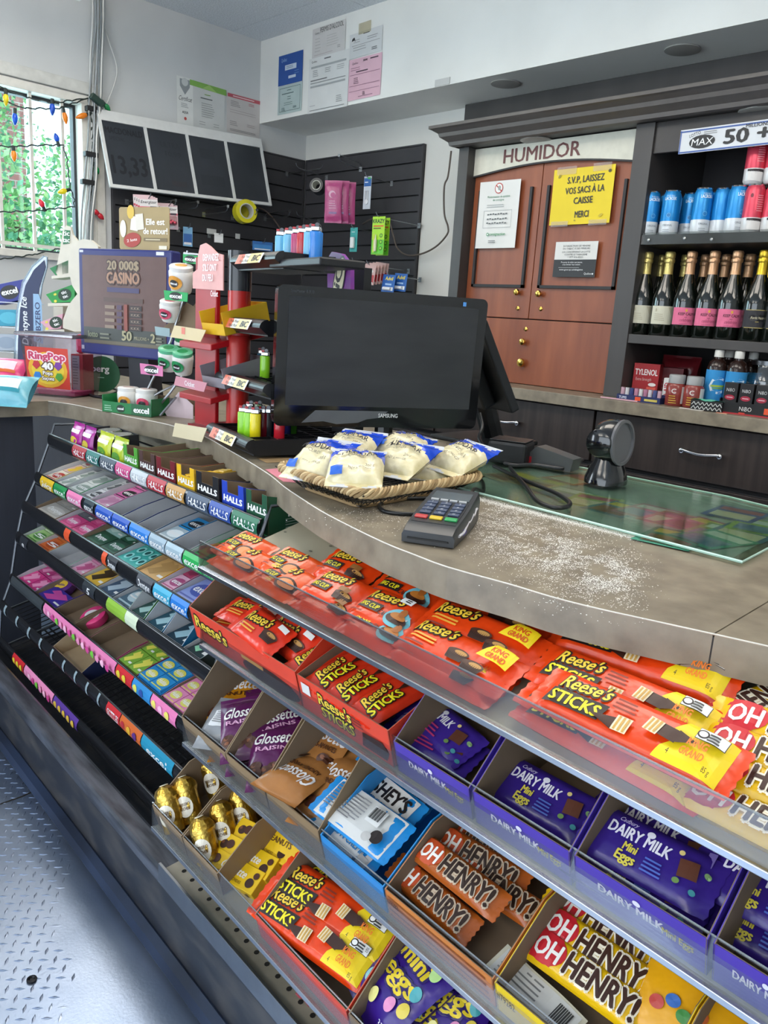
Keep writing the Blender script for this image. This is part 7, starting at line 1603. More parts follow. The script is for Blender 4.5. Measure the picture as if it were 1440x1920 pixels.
# ---------------------------------------------------------------- ring sweets tub
ra, rb_ = at_z(52, 740, ZT), at_z(137, 748, ZT); rd_ = (rb_ - ra).normalized(); rw = (rb_ - ra).length; rc = (ra + rb_)/2
tb_ = thing('candy_tub', 'clear plastic tub with a bright ring candy label', 'tub', M=frame((rc.x, rc.y, ZT), rd_, n=(0, 0, 1)))
tc_ = clear('tub_clear', '#e9e4f0', .06, .10, .5); hT = pz(90, 628, rc.y).z - ZT; tD = .15
q = B(); w0, w1 = rw*.46, rw*.56; d0, d1 = 0, -.012
lo = [(-w0, 0, 0), (w0, 0, 0), (w0, tD, 0), (-w0, tD, 0)]; hi = [(-w1, -.015, hT), (w1, -.015, hT), (w1, tD + .015, hT), (-w1, tD + .015, hT)]
q.add(lo + hi, [(0,3,2,1), (0,1,5,4), (1,2,6,5), (2,3,7,6), (3,0,4,7)]); q.out('tub_wall', tc_, tb_)
B().tube([Vector(p) + Vector(((1 if p[0] > 0 else -1)*.008, (-1 if p[1] < 0 else 1)*.008, 0)) for p in hi], .006, 6, closed=True).out('tub_rim', clear('tub_rim', '#d6d3de', .06, .3), tb_)
tilt_ = math.atan2(.015, hT); Mf = frame((0, -.0025, .028), (1, 0, 0), y=(0, -math.sin(tilt_), math.cos(tilt_)))
p = Print(lift=.0005); lw_, lhh = rw*.93, hT*.66
p.rect(0, lhh/2, lw_, lhh, card('#c93a2c')).ell(0, lhh*.45, lw_*.46, lhh*.44, card('#e0a82a')).ell(0, lhh*.45, lw_*.38, lhh*.36, card('#e8c93a')).text('RingPop', 0, lhh*.70, lhh*.18, '#c23a62', w=lw_*.84, bold=.08, out='#f0d9e0').text('40', 0, lhh*.46, lhh*.17, '#f0ece8', w=lw_*.24, bold=.1, out='#5a3a2a').text('Pops', 0, lhh*.33, lhh*.09, '#f0ece8', w=lw_*.22, bold=.08, out='#5a3a2a').text('Suçons', 0, lhh*.20, lhh*.09, '#f0ece8', w=lw_*.28, bold=.08, out='#5a3a2a')
for x, y, c_ in ((-.26, .55, '#c2303a'), (.25, .55, '#7a3a9a'), (-.25, .28, '#2f7fd0'), (.26, .28, '#4f9a3a')): p.poly([(lw_*(x - .09), lhh*y), (lw_*(x - .04), lhh*(y + .11)), (lw_*(x + .06), lhh*(y + .11)), (lw_*(x + .10), lhh*y), (lw_*x, lhh*(y - .10))], c_)
p.out(tb_, Mf)
B().box(-w0*.9, w0*.9, .03, tD*.85, .002, .02).out('sweets', film('#b5406a'), tb_, bevel=.004)
B().box(.02, .05, .11, .13, hT*.7, hT*1.02).out('red_wrappers', film('#c22a4a'), tb_, bevel=.01)
bxp = at_z(150, 742, ZT); t = thing('tall_box', 'narrow red and grey box standing beside the candy tub', 'box', M=TR(bxp.x - .02, bxp.y + .02, ZT, .55))
B().box(-.022, .022, -.03, .03, 0, .135).out('carton', card('#a3303a'), t, bevel=.001); p = Print(lift=.0005); p.rect(-.004, .07, .028, .12, '#9a9aa2').lines(-.004, .12, .022, 10, .009, .003, '#6a6a72'); p.out(t, frame((0, -.03, 0), (1, 0, 0), y=(0, 0, 1)))
# ---------------------------------------------------------------- tall blue gum display
def arc_panel(t, pts, d, m, name): B().extrude(pts, d, m=0).out(name, m, t)
dp = at_z(62, 715, ZT); dd = 3.02
base = Vector((dp.x, dp.y, ZT)); cr_ = R.col[0]; rt = Vector((cr_[0], cr_[1], 0)).normalized()
bl3 = thing('gum_display', 'tall curved navy gum display with clear edges by the window', 'display', M=frame(base, rt, n=(0, 0, 1)))
BI = bl3.matrix_world.inverted()
def onp(px, py, off=0):
    """pixel on the upright plane that faces the aisle through the display's base"""
    n_ = rt.cross(ZUP); d = ray(px, py); t = (base + n_*off - CAM).dot(n_) / d.dot(n_); return BI @ (CAM + d*t)
out_ = [(27, 740), (28, 640), (32, 580), (42, 530), (60, 500), (82, 480), (88, 482), (88, 500), (78, 535), (73, 580), (72, 640), (76, 700), (76, 740)]
inn_ = [(33, 735), (34, 640), (38, 580), (48, 535), (64, 506), (83, 488), (86, 500), (74, 540), (69, 600), (70, 735)]
P = [onp(*q) for q in out_]; P[0].z = P[-1].z = max(.0, P[0].z*0)
B().extrude([Vector((p.x, 0, p.z)) for p in P][::-1], (0, .004, 0)).out('clear_panel', clear('display_clear', '#dfe9f0', .05, .15), bl3)
P2 = [onp(*q) for q in inn_]
B().extrude([Vector((p.x, -.002, p.z)) for p in P2][::-1], (0, .003, 0)).out('navy_panel', card('#1d2c56'), bl3)
o1 = onp(46, 602); p = Print(lift=.0005)
p.text('Dentyne Ice', 0, 0, .022, '#dfe6ee', w=.17, bold=.04, shear=.2, rot=PI/2).poly([(.02, -.07), (.055, -.08), (.055, .07), (.045, .1), (.025, .1)], '#8fb5d9').text('SUBZERO', .048, 0, .018, '#2a3a6a', w=.14, bold=.04, rot=PI/2)
p.out(bl3, frame((o1.x + .012, -.0026, o1.z), (1, 0, 0), y=(0, 0, 1)))
B().tube([Vector((p.x, .001, p.z)) for p in P], .0035, 6).out('clear_edge', clear('display_edge', '#c9d6de', .08, .08, .3), bl3)
B().box(-.12, .06, .0, .18, 0, .01).out('foot', plas('#c9d3da', .3), bl3)
def box_at(name, label, cat, px, py, dist, w, d, h, col, txt, rz, rx=0, ry=0, c2='#15181f', inner=None, hold=None):
    p0 = at_d(px, py, dist); t = thing(name, label, cat, M=TR(p0.x, p0.y, p0.z, rz, rx, ry))
    B().box(-w/2, w/2, -d/2, d/2, -h/2, h/2).out('carton', card(col), t, bevel=.0012)
    p = Print(lift=.0006); p.ell(0, 0, w*.30, h*.36, c2).text(txt, 0, -h*.12, h*.32, '#f0f0f0', w=w*.5, bold=.08); p.out(t, frame((0, -d/2, 0), (1, 0, 0), y=(0, 0, 1)))
    return t
# tiers of gum boxes left of the navy panel, held by a wire rack
rk = thing('gum_display', 'clear stepped gum stand beside the navy panel', 'display', M=bl3.matrix_world @ Matrix.Translation((-.07, .01, 0)))
for z_, y_ in ((.10, .0), (.19, .03), (.28, .06)): B().box(-.10, .05, y_, y_ + .1, z_, z_ + .004).out('tier', clear('tier_clear', '#dfe6ea', .06, .2), rk)
q = B()
for x in (-.095, .045): q.tube([(x, .02, 0), (x, .03, .2), (x, .08, .42), (x, .12, .44)], .003, 6)
q.out('wire_frame', wire_m, rk)
RM = rk.matrix_world
def on_tier(lab, z_, y_, col, txt, w=.13, h=.07, rx=-.25, c2='#15181f'):
    t = thing('gum_box', lab, 'box', M=RM @ TR(-.03, y_ + .05, z_ + .006, .0, 0, -.25 if z_ > .25 else -.05))
    B().box(-w/2, w/2, -.04, .04, 0, h).out('carton', card(col), t, bevel=.0012); p = Print(lift=.0006); p.ell(0, h*.5, w*.28, h*.36, c2).text(txt, 0, h*.4, h*.3, '#f0f0f0', w=w*.46, bold=.08); p.out(t, frame((0, -.04, 0), (1, 0, 0), y=(0, 0, 1)))
on_tier('dark blue gum box on the top tier by the window', .28, .06, '#2a3490', 'excel'); on_tier('turquoise gum box on the middle tier by the window', .19, .03, '#2f9ab9', '', h=.06, c2='#4fb5cf'); on_tier('pale grey gum box on the lowest tier by the window', .10, .0, '#a9b5c4', '', h=.06, c2='#8fa0b5')
# ---------------------------------------------------------------- cream mint display
tp = at_z(150, 700, ZT); tpx = Vector((-2.78, 1.36, ZT))
tt_ = thing('mint_display', 'cream plastic mint display with green sign and sloping tiers', 'display', M=frame(tpx, (rt + Vector((.1, -.1, 0))).normalized(), n=(0, 0, 1)))
TI = tt_.matrix_world.inverted(); crm = plas('#d3cebf', .35)
def ont(px, py, off=0):
    n_ = tt_.matrix_world.to_3x3().col[1]; o = tpx + n_*off; d = ray(px, py); t = (o - CAM).dot(n_) / d.dot(n_); return TI @ (CAM + d*t)
def t_poly(pts, d, m, name, off=0): return B().extrude([ont(*q, off) for q in pts][::-1], (0, d, 0)).out(name, m, tt_)
t_poly([(104, 510), (112, 470), (118, 430), (124, 423), (132, 425), (136, 440), (146, 452), (150, 470), (150, 520), (110, 520)], .012, crm, 'header')
pr = t_poly([(118, 458), (121, 431), (131, 432), (130, 456)], .002, card('#2f7a52'), 'sign_panel', -.003)
o1 = ont(124, 444, -.006); Print(lift=.0004).text('tic', 0, .004, .016, '#e6ece4', w=.026, bold=.06).text('tac', 0, -.018, .016, '#e6ece4', w=.026, bold=.06).out(tt_, frame((o1.x, o1.y, o1.z), (1, 0, 0), y=(0, 0, 1)), name='lettering')
t_poly([(128, 505), (132, 470), (140, 455), (155, 448), (170, 450), (184, 462), (184, 560), (150, 560), (135, 535)], .02, crm, 'side_wing', -.03)
t_poly([(118, 600), (128, 572), (150, 545), (160, 545), (160, 620), (140, 622), (118, 615)], .02, crm, 'lower_wing', -.04)
t_poly([(100, 575), (118, 572), (118, 620), (150, 622), (150, 740), (100, 740)], .06, crm, 'body', .09)
for k, (pts, c_, lab, txt) in enumerate(((((93, 503), (128, 488), (128, 512), (105, 517)), '#1f7a46', 'green', ''), (((86, 552), (140, 532), (140, 566), (98, 568)), '#17923f', 'green', 'tic tac'), (((75, 604), (118, 588), (114, 616), (92, 618)), '#d9a3b5', 'pink', 'tic'))):
    C4 = [ont(*q, .0) for q in pts]; t = thing('mint_box', ('plain green mint box on the top tier', 'green mint box with lettering on the middle tier', 'pink mint box on the lowest tier')[k] + ' of the cream display', 'box', M=tt_.matrix_world @ Matrix.Translation(C4[3]))
    B().extrude([q - C4[3] for q in C4][::-1], (0, .055, 0)).out('carton', card(c_), t)
    c_m = sum(((q - C4[3]) for q in C4), Vector()) / 4; ex = (C4[1] - C4[0]); p = Print(lift=.0008)
    if txt: p.ell(.012, 0, .026, .02, '#10321c').text('tic', .012, .003, .011, '#eeeeee', w=.02, bold=.06).text('tac', .012, -.011, .011, '#eeeeee', w=.02, bold=.06).ell(-.03, -.01, .006, .005, '#d9d24a').ell(-.022, .012, .006, .004, '#d9d24a')
    p.out(t, frame(c_m, ex, n=(0, -1, 0)))
    sl = B(); a, b_ = C4[3], C4[2]; sl.hexa([a + Vector((-.01, -.012, -.012)), b_ + Vector((.02, -.012, -.012)), b_ + Vector((.02, .07, -.012)), a + Vector((-.01, .07, -.012))], [a + Vector((-.01, -.012, -.002)), b_ + Vector((.02, -.012, -.002)), b_ + Vector((.02, .07, -.002)), a + Vector((-.01, .07, -.002))]); sl.out('tier', crm, tt_)
# bags of sweets at the very left
for k, (px, py, col, lab, h_) in enumerate(((8, 700, '#e0447a', 'shiny pink bag of sweets leaning at the window end of the counter', .10), (14, 735, '#6fb5c4', 'silver and turquoise bag lying in front of the pink one', .05))):
    c = at_z(px, py, ZT + h_*.6); t = thing('sweets_bag', lab, 'bag', M=frame((c.x, c.y, ZT + .03 + .03*(1 - k)), rt, n=(.4, -.5, .8)) @ Matrix.Translation((0, -.06, 0)))
    bb, zf = pouch_mesh(.15, .13, .07, seed=20 + k); bb.out('pouch', film(col), t, smooth=50)
    Print(zf=zf, lift=.0015).rect(0, .065, .09, .04, ['#f0c9d6', '#cfdde2'][k]).rect(.02, .04, .06, .012, ['#c9622a', '#2a8a9a'][k]).out(t)
# round green sign under the lottery monitor
gs = at_z(192, 735, ZT); t = thing('round_sign', 'round dark green sign with white lettering under the lottery monitor', 'sign', M=frame((gs.x, gs.y, ZT), rt, n=(0, 0, 1)))
B().extrude([(x*.062, 0, .062 + y*.062) for x, y in [(math.cos(k*PI/14), math.sin(k*PI/14)) for k in range(28)]], (0, .004, 0)).out('sign_disc', card('#1d5a36'), t)
Print(lift=.0006).text('berg', -.005, .07, .022, '#dfe6e0', w=.06, bold=.05).lines(0, .05, .03, 1, .01, .003, '#8ab59a').out(t, frame((0, -.0004, 0), (1, 0, 0), y=(0, 0, 1)))
cable('black cables coiled on the counter below the lottery monitor', [g(160, 738), g(180, 745), g(205, 742), g(222, 735), g(210, 730), g(180, 733), g(168, 742), g(195, 748), g(225, 745)], .004, '#1d1d20', 'coiled_cable')
# ---------------------------------------------------------------- wire gum stand with green labels
e0, e1 = at_z(192, 772, ZT), at_z(284, 783, ZT); ed = (e1 - e0).normalized(); ec = (e0 + e1)/2; ew = (e1 - e0).length
eg = thing('gum_stand', 'grey wire gum stand with green price labels beside the red display', 'stand', M=frame((ec.x, ec.y, ZT), ed, n=(0, 0, 1)))
EM = eg.matrix_world; EI = EM.inverted(); en = EM.to_3x3().col[1]
def one(px, py, off=0):
    o = Vector((ec.x, ec.y, ZT)) + en*off; d = ray(px, py); t = (o - CAM).dot(en) / d.dot(en); return EI @ (CAM + d*t)
q = B(); gw_ = wire_m
for a in (((265, 755), (292, 700), (320, 640), (345, 560), (352, 470)), ((290, 770), (320, 735), (345, 700))):
    q.tube([one(*k, .05) for k in a], .004, 6)
q.tube([one(262, 757, .02), one(300, 735, .05), one(335, 718, .08)], .003, 6); q.tube([one(300, 780, .0), one(330, 745, .05)], .004, 6); q.tube([one(345, 475, .05), one(400, 480, .05), one(400, 560, .05)], .004, 6)
q.out('wire_frame', gw_, eg, smooth=60)
for (pts, c_, t_, off) in ((((343, 476), (371, 480), (371, 496), (343, 492)), '#1f9a52', 'excel', .03), (((307, 544), (352, 549), (351, 566), (309, 562)), '#22a558', 'excel', .0), (((290, 612), (318, 616), (318, 632), (292, 628)), '#8fa6a8', '', .0), (((262, 681), (305, 687), (305, 706), (264, 701)), '#d97aa8', 'excel', -.02)):
    C4 = [one(*k, off) for k in pts]; o = B().extrude(C4[::-1], (0, .002, 0)).out('price_label', card(c_), eg); c_m = sum(C4, Vector())/4; w = (C4[1] - C4[0]).length; h = (C4[0] - C4[3]).length
    if t_: Print(lift=.0006).ell(0, 0, h*.8, h*.42, '#14201a').text(t_, 0, -h*.2, h*.42, '#f0f0f0', w=h*1.5, bold=.08).out(eg, frame(c_m, C4[1] - C4[0], n=(0, -1, 0)), name='lettering')
# carton tiers
def tub(lab, px, py, off, col, r=.03, h=.062, rx=.25, lid='#dfdcd6'):
    c = EM @ one(px, py, off); t = thing('gum_tub', lab, 'tub', M=TR(c.x, c.y, c.z, .6, rx, .1))
    B().lathe([(r*.75, -h/2), (r*.82, -h/2 + .004), (r*1.0, h*.15), (r*1.0, h*.3), (r*.92, h*.36)], 24).out('tub_body', plas('#dedbd4', .35), t, smooth=50)
    B().lathe([(r*.94, h*.36), (r*.96, h*.5), (r*.86, h*.54)], 24).out('lid', plas(lid, .3), t, smooth=50)
    p = Print(wrap=r*.99, lift=.0015); p.ell(0, -h*.05, r*.7, h*.26, col).ell(0, -h*.08, r*.38, h*.14, '#1d1a18').text('excel', 0, -h*.12, h*.09, '#f0f0f0', w=r*.6, bold=.08); p.out(t, Matrix.Rotation(-.2, 4, 'Z')); Print(lift=h*.542).ell(0, 0, r*.5, r*.5, col).out(t, name='lid_print')
tub('white gum tub with orange mark on the top tier', 340, 524, .03, '#d9952a', .033, .07); tub('white gum tub with pink mark on second tier', 320, 583, .05, '#c93a5a', .03, .055)
tub('white and green gum tub of the pair, nearer the monitor', 317, 673, .02, '#1f8a4f', .029, .062, .3, '#5fb58a'); tub('white and green gum tub of the pair, nearer the red post', 343, 680, .02, '#1f8a4f', .029, .062, .3, '#5fb58a'); tub('green topped gum tub behind the pair', 345, 652, .08, '#1f8a4f', .027, .055, .2, '#1f7a46')
def slope_carton(lab, pts, off, d, outer, inner):
    C4 = [one(*k, off) for k in pts]; t = thing('gum_carton', lab, 'box', M=EM @ Matrix.Translation(C4[0])); q = B(); P = [k - C4[0] for k in C4]
    q.extrude(P[::-1], (0, .0015, 0), 0); q.extrude([k + Vector((0, d, .004)) for k in P][::-1], (0, .0015, 0), 1); q.hexa([P[0], P[1], P[1] + Vector((0, d, 0)), P[0] + Vector((0, d, 0))], [k + Vector((0, 0, .0015)) for k in (P[0], P[1], P[1] + Vector((0, d, 0)), P[0] + Vector((0, d, 0)))], 1); q.out('carton', [outer, inner], t); return t
slope_carton('tan sloping carton side on the second tier of the wire stand', ((304, 617), (352, 640), (405, 600), (350, 567), (330, 590)), .07, .05, KRAFT, KRAFT)
slope_carton('small white carton with pink print at the foot of the wire stand', ((307, 770), (318, 790), (362, 793), (362, 760), (335, 735)), .06, .06, card('#c9b5bb'), KRAFT)
# open green carton with two tubs on the counter
gcx = thing('gum_carton', 'open green gum carton with two white tubs on the counter', 'box', M=EM @ TR(0, .0, 0))
q = B(); hw = ew/2
q.box(-hw, hw, 0, .002, 0, .032, 0); q.box(-hw, -hw + .002, 0, .085, 0, .05, 0); q.box(hw - .002, hw, 0, .085, 0, .05, 0); q.box(-hw, hw, .083, .085, 0, .055, 1); q.box(-hw, hw, 0, .085, 0, .002, 1); q.out('carton', [card('#17793f'), KRAFT], gcx)
p = Print(lift=.0005); p.ell(-ew*.12, .015, .014, .011, '#10321c').text('excel', -ew*.12, .012, .007, '#f0f0f0', w=.02, bold=.08).rect(ew*.3, .017, ew*.4, .032, '#1d5f38').text('excel', ew*.3, .009, .016, '#f0f0f0', w=ew*.3, bold=.08).lines(-ew*.36, .02, .03, 3, .006, .002, '#9fd0b0'); p.out(gcx, frame((0, 0, 0), (1, 0, 0), y=(0, 0, 1)))
for k, (x, c_, lab) in enumerate(((-.028, '#d9952a', 'orange'), (.035, '#c93a5a', 'pink'))):
    M = EM @ TR(x, .045, .038, .5); t = thing('gum_tub', 'white gum tub with %s mark in the open green carton' % lab, 'tub', M=M); r, h = .031, .066
    B().lathe([(r*.8, -h/2), (r*.86, -h/2 + .004), (r, h*.1), (r, h*.3), (r*.94, h*.36)], 24).out('tub_body', plas('#dedbd4', .35), t, smooth=50); B().lathe([(r*.95, h*.36), (r*.97, h*.5), (r*.86, h*.54)], 24).out('lid', plas('#dfdcd6', .3), t, smooth=50)
    p = Print(wrap=r, lift=.0015); p.ell(0, -h*.05, r*.6, h*.22, c_).ell(0, -h*.08, r*.34, h*.12, '#1d1a18'); p.out(t, Matrix.Rotation(-.3, 4, 'Z')); Print(lift=h*.542).ell(0, 0, r*.5, r*.5, '#c9a9a0').out(t, name='lid_print')
# ---------------------------------------------------------------- red lighter display
red, dred = plas('#a3141c', .32), plas('#8a0f18', .35)
cl0 = at_z(372, 803, ZT); cd_ = U; CY = cl0.y
rx0 = Vector((cl0.x, cl0.y, ZT)); rdsp = thing('lighter_display', 'tall red two-post display with trays and a clear top sign', 'display', M=frame(rx0, U, n=(0, 0, 1)))
RI = rdsp.matrix_world.inverted(); rn = rdsp.matrix_world.to_3x3().col[1]
def onr(px, py, off=0):
    o = rx0 + rn*off; d = ray(px, py); t = (o - CAM).dot(rn) / d.dot(rn); return RI @ (CAM + d*t)
tl_, tr_ = onr(363, 480), onr(403, 483); zt_ = (tl_.z + tr_.z)/2
B().box(onr(365, 700).x, onr(404, 700).x, 0, .012, 0, zt_).out('post', red, rdsp, bevel=.003)
px2 = onr(440, 680, .02).x; rr2 = .0275
B().lathe([(rr2, 0), (rr2, zt_ - .0)], 24, c=(px2, .03, 0)).out('post', plas('#b5241f', .28), rdsp, smooth=50)
B().lathe([(rr2*1.06, 0), (rr2*1.06, .09), (rr2, .092)], 24, c=(px2, .03, onr(440, 665, .02).z - .045)).out('post_sleeve', plas('#a82420', .35), rdsp, smooth=50)
zs0, zs1 = onr(390, 543).z, onr(390, 470).z
sgp = [onr(364, 541), onr(421, 545), onr(421, 478), onr(410, 475), onr(397, 462), onr(388, 456), onr(378, 460), onr(374, 478), onr(373, 505), onr(364, 512)]
B().extrude([Vector((k.x, -.004, k.z)) for k in sgp], (0, .003, 0)).out('sign_card', card('#d99a92'), rdsp)
c_m = onr(397, 507); Print(lift=.0006).text('DEMANDEZ', .008, .022, .016, '#f4eeec', w=.075, bold=.03).text("S'ILS ONT", .003, -.002, .016, '#f4eeec', w=.066, bold=.03).text('DU FEU', -.006, -.026, .016, '#f4eeec', w=.05, bold=.03).text('Cricket', .028, -.062, .014, '#f0e6e2', w=.035, bold=.03).out(rdsp, frame((c_m.x, -.0072, c_m.z), (1, 0, 0), y=(0, 0, 1)), name='lettering')
B().lathe([(rr2*1.05, zs0), (rr2*1.05, zs1)], 24, c=(px2, .03, 0)).out('post_cap', plas('#26282b', .2), rdsp, smooth=50)
for z_, lab in ((onr(400, 640).z, 0), (onr(400, 738).z, 1)):
    q = B(); q.hexa([(-.02, -.045, z_ - .02), (.14, -.045, z_ - .02), (.16, .1, z_ + .02), (-.01, .1, z_ + .02)], [(-.02, -.045, z_ - .005), (.14, -.045, z_ - .005), (.16, .1, z_ + .035), (-.01, .1, z_ + .035)]); q.out('tray', red, rdsp, bevel=.002)
q = B(); q.box(-.02, .14, -.02, .1, 0, .012); q.out('foot', dred, rdsp)
def sl_box(lab, px, py, off, w, d, h, outer, inner, rx, label=None, rz=0):
    c = rdsp.matrix_world @ onr(px, py, off); t = thing('lighter_carton', lab, 'box', M=TR(c.x, c.y, c.z, TH + rz, rx)); q = B(); e = .0012
    for a in ((-w/2, w/2, 0, e, 0, h*.5), (-w/2, -w/2 + e, 0, d, 0, h), (w/2 - e, w/2, 0, d, 0, h), (-w/2, w/2, d - e, d, 0, h)): q.box(*a, 0)
    q.box(-w/2, w/2, 0, d, 0, e, 1); q.out('carton', [outer, inner], t)
sl_box('yellow open carton on the upper red tray', 402, 628, -.03, .105, .13, .055, card('#e0b322'), card('#c99a1c'), .25); sl_box('grey open carton on the lower red tray', 402, 726, -.03, .105, .13, .05, card('#8f8a90'), card('#6a666c'), .25)
for (pts, c_, off, lab) in ((((327, 610), (386, 619), (376, 641), (319, 632)), '#d9c49a', -.05, 'beige price card clipped to the upper red tray'), (((328, 793), (388, 803), (378, 829), (323, 818)), '#d6c8a6', -.09, 'beige price card hanging over the counter edge'), (((330, 705), (388, 718), (382, 735), (326, 722)), '#c98a94', -.06, 'pink lettered price strip on the lower red tray')):
    C4 = [rdsp.matrix_world @ onr(*k, off) for k in pts]; n_ = (C4[1] - C4[0]).cross(C4[3] - C4[0]).normalized()
    t = thing('price_card', lab, 'price card', M=Matrix.Translation(C4[3])); B().extrude([k - C4[3] for k in C4], n_*.0015).out('card', paper(c_), t)
    if 'pink' in lab: Print(lift=.0006).text('Cricket', 0, -.006, .012, '#f0dfe2', w=.05, bold=.05).out(t, frame(sum(((k - C4[3]) for k in C4), Vector())/4, C4[1] - C4[0], y=C4[0] - C4[3]))
    elif 'upper' in lab: Print(lift=.0006).rect(-.02, .005, .018, .016, '#d9705a').out(t, frame(sum(((k - C4[3]) for k in C4), Vector())/4, C4[1] - C4[0], y=C4[0] - C4[3]))
# ---------------------------------------------------------------- black tiered lighter display
b0, b1 = at_z(393, 826, ZT), at_z(470, 863, ZT); bdv = (b1 - b0).normalized(); bwid = (b1 - b0).length; bmid = (b0 + b1)/2
bd = thing('lighter_display', 'black four-tier lighter display with orange label strips', 'display', M=frame((bmid.x, bmid.y, ZT), bdv, n=(0, 0, 1)))
DM = bd.matrix_world; DI = DM.inverted(); dn = DM.to_3x3().col[1]
def ond(px, py, off=0):
    o = Vector((bmid.x, bmid.y, ZT)) + dn*off; d = ray(px, py); t = (o - CAM).dot(dn) / d.dot(dn); return DI @ (CAM + d*t)
kblk = plas('#17181b', .35)
tiers = [((388, 470, 808, 850), .0, .30), ((410, 502, 700, 742), .05, .16), ((424, 496, 595, 628), .06, .15), ((440, 525, 478, 502), .07, .13)]
TI_ = []
for k, ((xa, xb, ya, yb), off, D) in enumerate(tiers):
    a, c = ond(xa, (ya + yb)/2 - 8, off), ond(xb, (ya + yb)/2 + 8, off); zc = ((a + c)/2).z; w = bwid*.98 if k == 0 else c.x - a.x; xm = (a.x + c.x)/2 if k else 0
    if k == 0: zc = .026
    TI_.append((xm, zc, off, w, D))
    q = B(); n = 6
    lipz = .018
    for i in range(n):
        a0, a1 = PI*.5*i/n, PI*.5*(i+1)/n
        q.hexa([(xm - w/2, off - .012 - .02*math.sin(a0) + .02, zc + lipz*math.cos(a0)), (xm + w/2, off - .012 - .02*math.sin(a0) + .02, zc + lipz*math.cos(a0)), (xm + w/2, off + .012, zc - lipz), (xm - w/2, off + .012, zc - lipz)], [(xm - w/2, off - .012 - .02*math.sin(a1) + .02, zc + lipz*math.cos(a1)), (xm + w/2, off - .012 - .02*math.sin(a1) + .02, zc + lipz*math.cos(a1)), (xm + w/2, off + .012, zc - lipz), (xm - w/2, off + .012, zc - lipz)])
    q.box(xm - w/2, xm + w/2, off + .008, off + D, zc - lipz, zc + .0)
    q.box(xm - w/2, xm - w/2 + .004, off + .008, off + D, zc, zc + .016); q.box(xm + w/2 - .004, xm + w/2, off + .008, off + D, zc, zc + .016)
    q.out('tray', kblk, bd)
    gr_ = B()
    for i in range(9): gr_.box(xm - w/2 + .006 + i*(w - .014)/8, xm - w/2 + .009 + i*(w - .014)/8, off + .02, off + D, zc, zc + .012)
    for i in range(6): gr_.box(xm - w/2 + .004, xm + w/2 - .004, off + .02 + i*(D - .03)/5, off + .023 + i*(D - .03)/5, zc, zc + .012)
    stuff(gr_.out('tray_grid', kblk, bd))
    p = Print(lift=.001); lw_ = min(w*.8, .15)
    p.rect(0, 0, lw_, .024, card('#e2dcd0')).rect(-lw_*.36, 0, lw_*.26, .024, card('#e2745a')).rect(lw_*.22, 0, lw_*.45, .024, card('#e6c98a')).text('Pick Your', -lw_*.16, .002, .007, '#3a2a1c', w=lw_*.36, shear=.2).text('Flick Pick', -lw_*.16, -.009, .007, '#3a2a1c', w=lw_*.36, shear=.2).text('BiC', lw_*.27, -.007, .014, '#2a1d12', w=lw_*.26, bold=.08, shear=.2)
    p.out(bd, frame((xm - w*.02, off - .0135, zc + .004), (1, 0, 0), y=(0, .45, .89)))
pole = B(); pole.box(-.02, .1, .27, .29, 0, TI_[3][1]); pole.out('spine', kblk, bd)
for k in (1, 2): pole = B().box(TI_[k][0] - .03, TI_[k][0] + .03, .2, .29, TI_[k][1] - .01, TI_[k][1]).out('arm', kblk, bd)
# purple poster side
pc = [ond(614, 540, .24), ond(657, 545, .24), ond(657, 498, .24), ond(640, 476, .24), ond(622, 472, .24), ond(613, 486, .24)]
B().extrude([k for k in pc], (0, .01, 0)).out('poster', mk('poster_purple', '#2f2f8a', .4, ns=6, h2='#7a2f8a', stretch=(1, 1, 2), ramp=(.3, .6)), bd)
c_m = ond(636, 525, .239); Print(lift=.0008).ell(0, 0, .055, .026, '#15151a', rot=1.25).ell(0, 0, .05, .022, '#d9d2b0', rot=1.25).text('BiC', 0.006, -.012, .03, '#15151a', w=.075, bold=.06, rot=1.25).out(bd, frame(c_m, (1, 0, 0), n=(0, -1, 0)), name='lettering')
lp_ = [ond(510, 852, .28), ond(600, 846, .28), ond(600, 815, .28), ond(560, 806, .28), ond(530, 818, .28)]
B().extrude(lp_, (0, .01, 0)).out('poster', card('#3a2f6a'), bd)
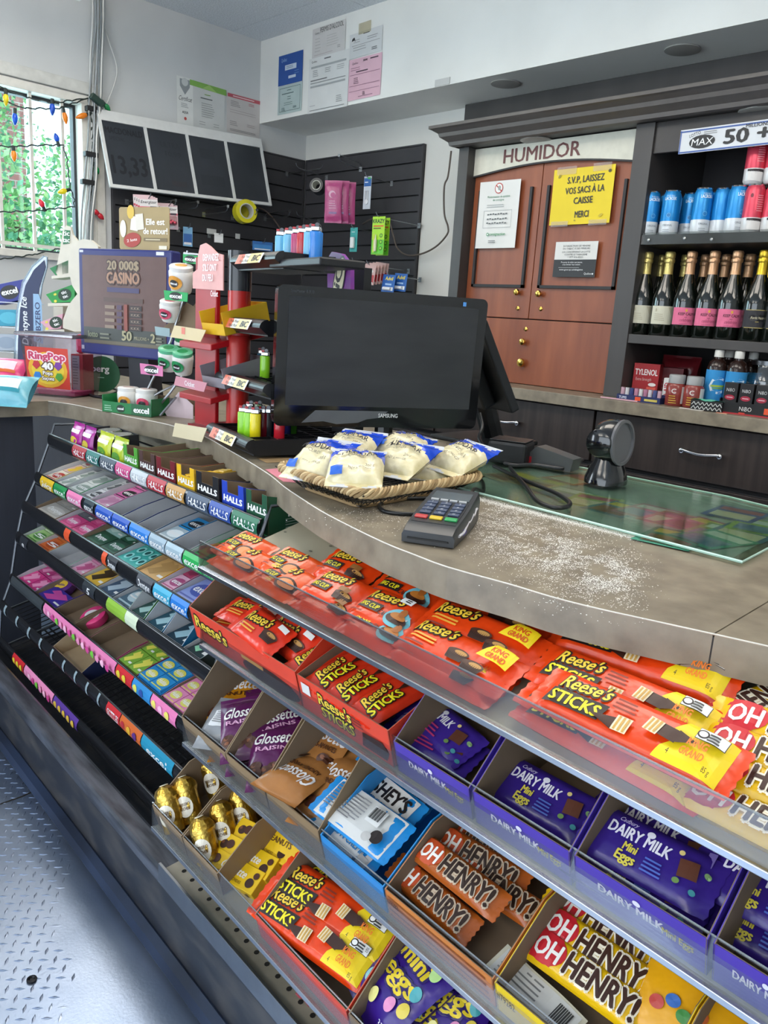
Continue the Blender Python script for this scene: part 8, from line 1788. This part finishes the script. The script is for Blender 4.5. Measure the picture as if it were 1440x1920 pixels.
# lighters
LM = {}
def lighter(col, M, lab, grp):
    if col not in LM:
        t = thing('lighter', lab, 'lighter', M=M, group=grp); LM[col] = t
        B().lathe([(.0105, 0), (.0115, .002), (.0115, .058), (.0105, .060)], 14).out('body', plas(col, .18), t, smooth=40)
        for o in t.children: o.scale = (1.08, .62, 1)
        B().box(-.009, .009, -.006, .006, .060, .070).out('hood', chrome, t, bevel=.002); B().lathe([(.0045, -.004), (.0045, .004)], 10, c=(.003, 0, .073), M3=Matrix.Rotation(PI/2, 3, 'X')).out('wheel', metal('#5a5a5c', .4), t); B().box(-.009, -.002, -.004, .004, .070, .074).out('button', plas('#b5242a', .3), t)
        return t
    return dup(LM[col], M, lab, grp)
def row(px, py, k, col, where): 
    xm, zc, off, w, D = TI_[k]; z_ = zc + .002; p0 = DM @ Vector((0, 0, z_)); d = ray(px, py); q = CAM + d*((p0.z - CAM.z)/d.z)
    nm = {'#8fd12a': 'lime green', '#e6d21a': 'yellow', '#6a1420': 'dark red', '#26282c': 'black', '#c2202f': 'red', '#2a2a6a': 'navy', '#2f7fd0': 'blue', '#6fb9dc': 'pale blue', '#b5306a': 'magenta', '#4f9a2a': 'green', '#8a8a2a': 'olive'}[col]
    lighter(col, TR(q.x, q.y, p0.z, .75), '%s pocket lighter standing in the %s tray of the black display' % (nm, where), '%s lighters' % nm)
for px, py, c_ in ((455, 822, '#8fd12a'), (466, 824, '#8fd12a'), (478, 826, '#e6d21a'), (490, 824, '#6a1420'), (500, 824, '#26282c'), (523, 828, '#c2202f'), (512, 822, '#2a2a6a'), (535, 820, '#2a2a6a'), (546, 818, '#4f9a2a'), (468, 812, '#8a8a2a'), (484, 812, '#26282c')): row(px, py, 0, c_, 'lowest')
for px, py, c_ in ((496, 714, '#8fd12a'), (490, 708, '#6fb9dc')): row(px, py, 1, c_, 'second')
tx, tz, to, tw_, tD_ = TI_[3]
for i, (px, c_) in enumerate(((525, '#6fb9dc'), (532, '#6fb9dc'), (541, '#6fb9dc'), (549, '#b5306a'), (555, '#b5306a'), (560, '#8a8a2a'), (566, '#c2202f'), (574, '#c2202f'), (579, '#6fb9dc'), (585, '#2f7fd0'), (590, '#2f7fd0'))):
    p0 = DM @ Vector((0, 0, tz + .002)); yy = .07; o = DM @ Vector((0, to + yy, tz)); d = ray(px, 480); t_ = (o - CAM).dot(dn) / d.dot(dn); q = CAM + d*t_
    nm = {'#6fb9dc': 'pale blue', '#b5306a': 'magenta', '#8a8a2a': 'olive', '#c2202f': 'red', '#2f7fd0': 'blue'}[c_]
    lighter(c_, TR(q.x, q.y + (i % 2)*.012, tz + DM.translation.z + .002, .75), '%s pocket lighter standing in the top tray of the black display' % nm, '%s lighters on top' % nm)
a, c = ond(505, 478, to), ond(600, 490, to)
B().box(a.x, c.x, to - .0, to + .10, tz - .016, tz).out('tray_wing', kblk, bd, bevel=.003)
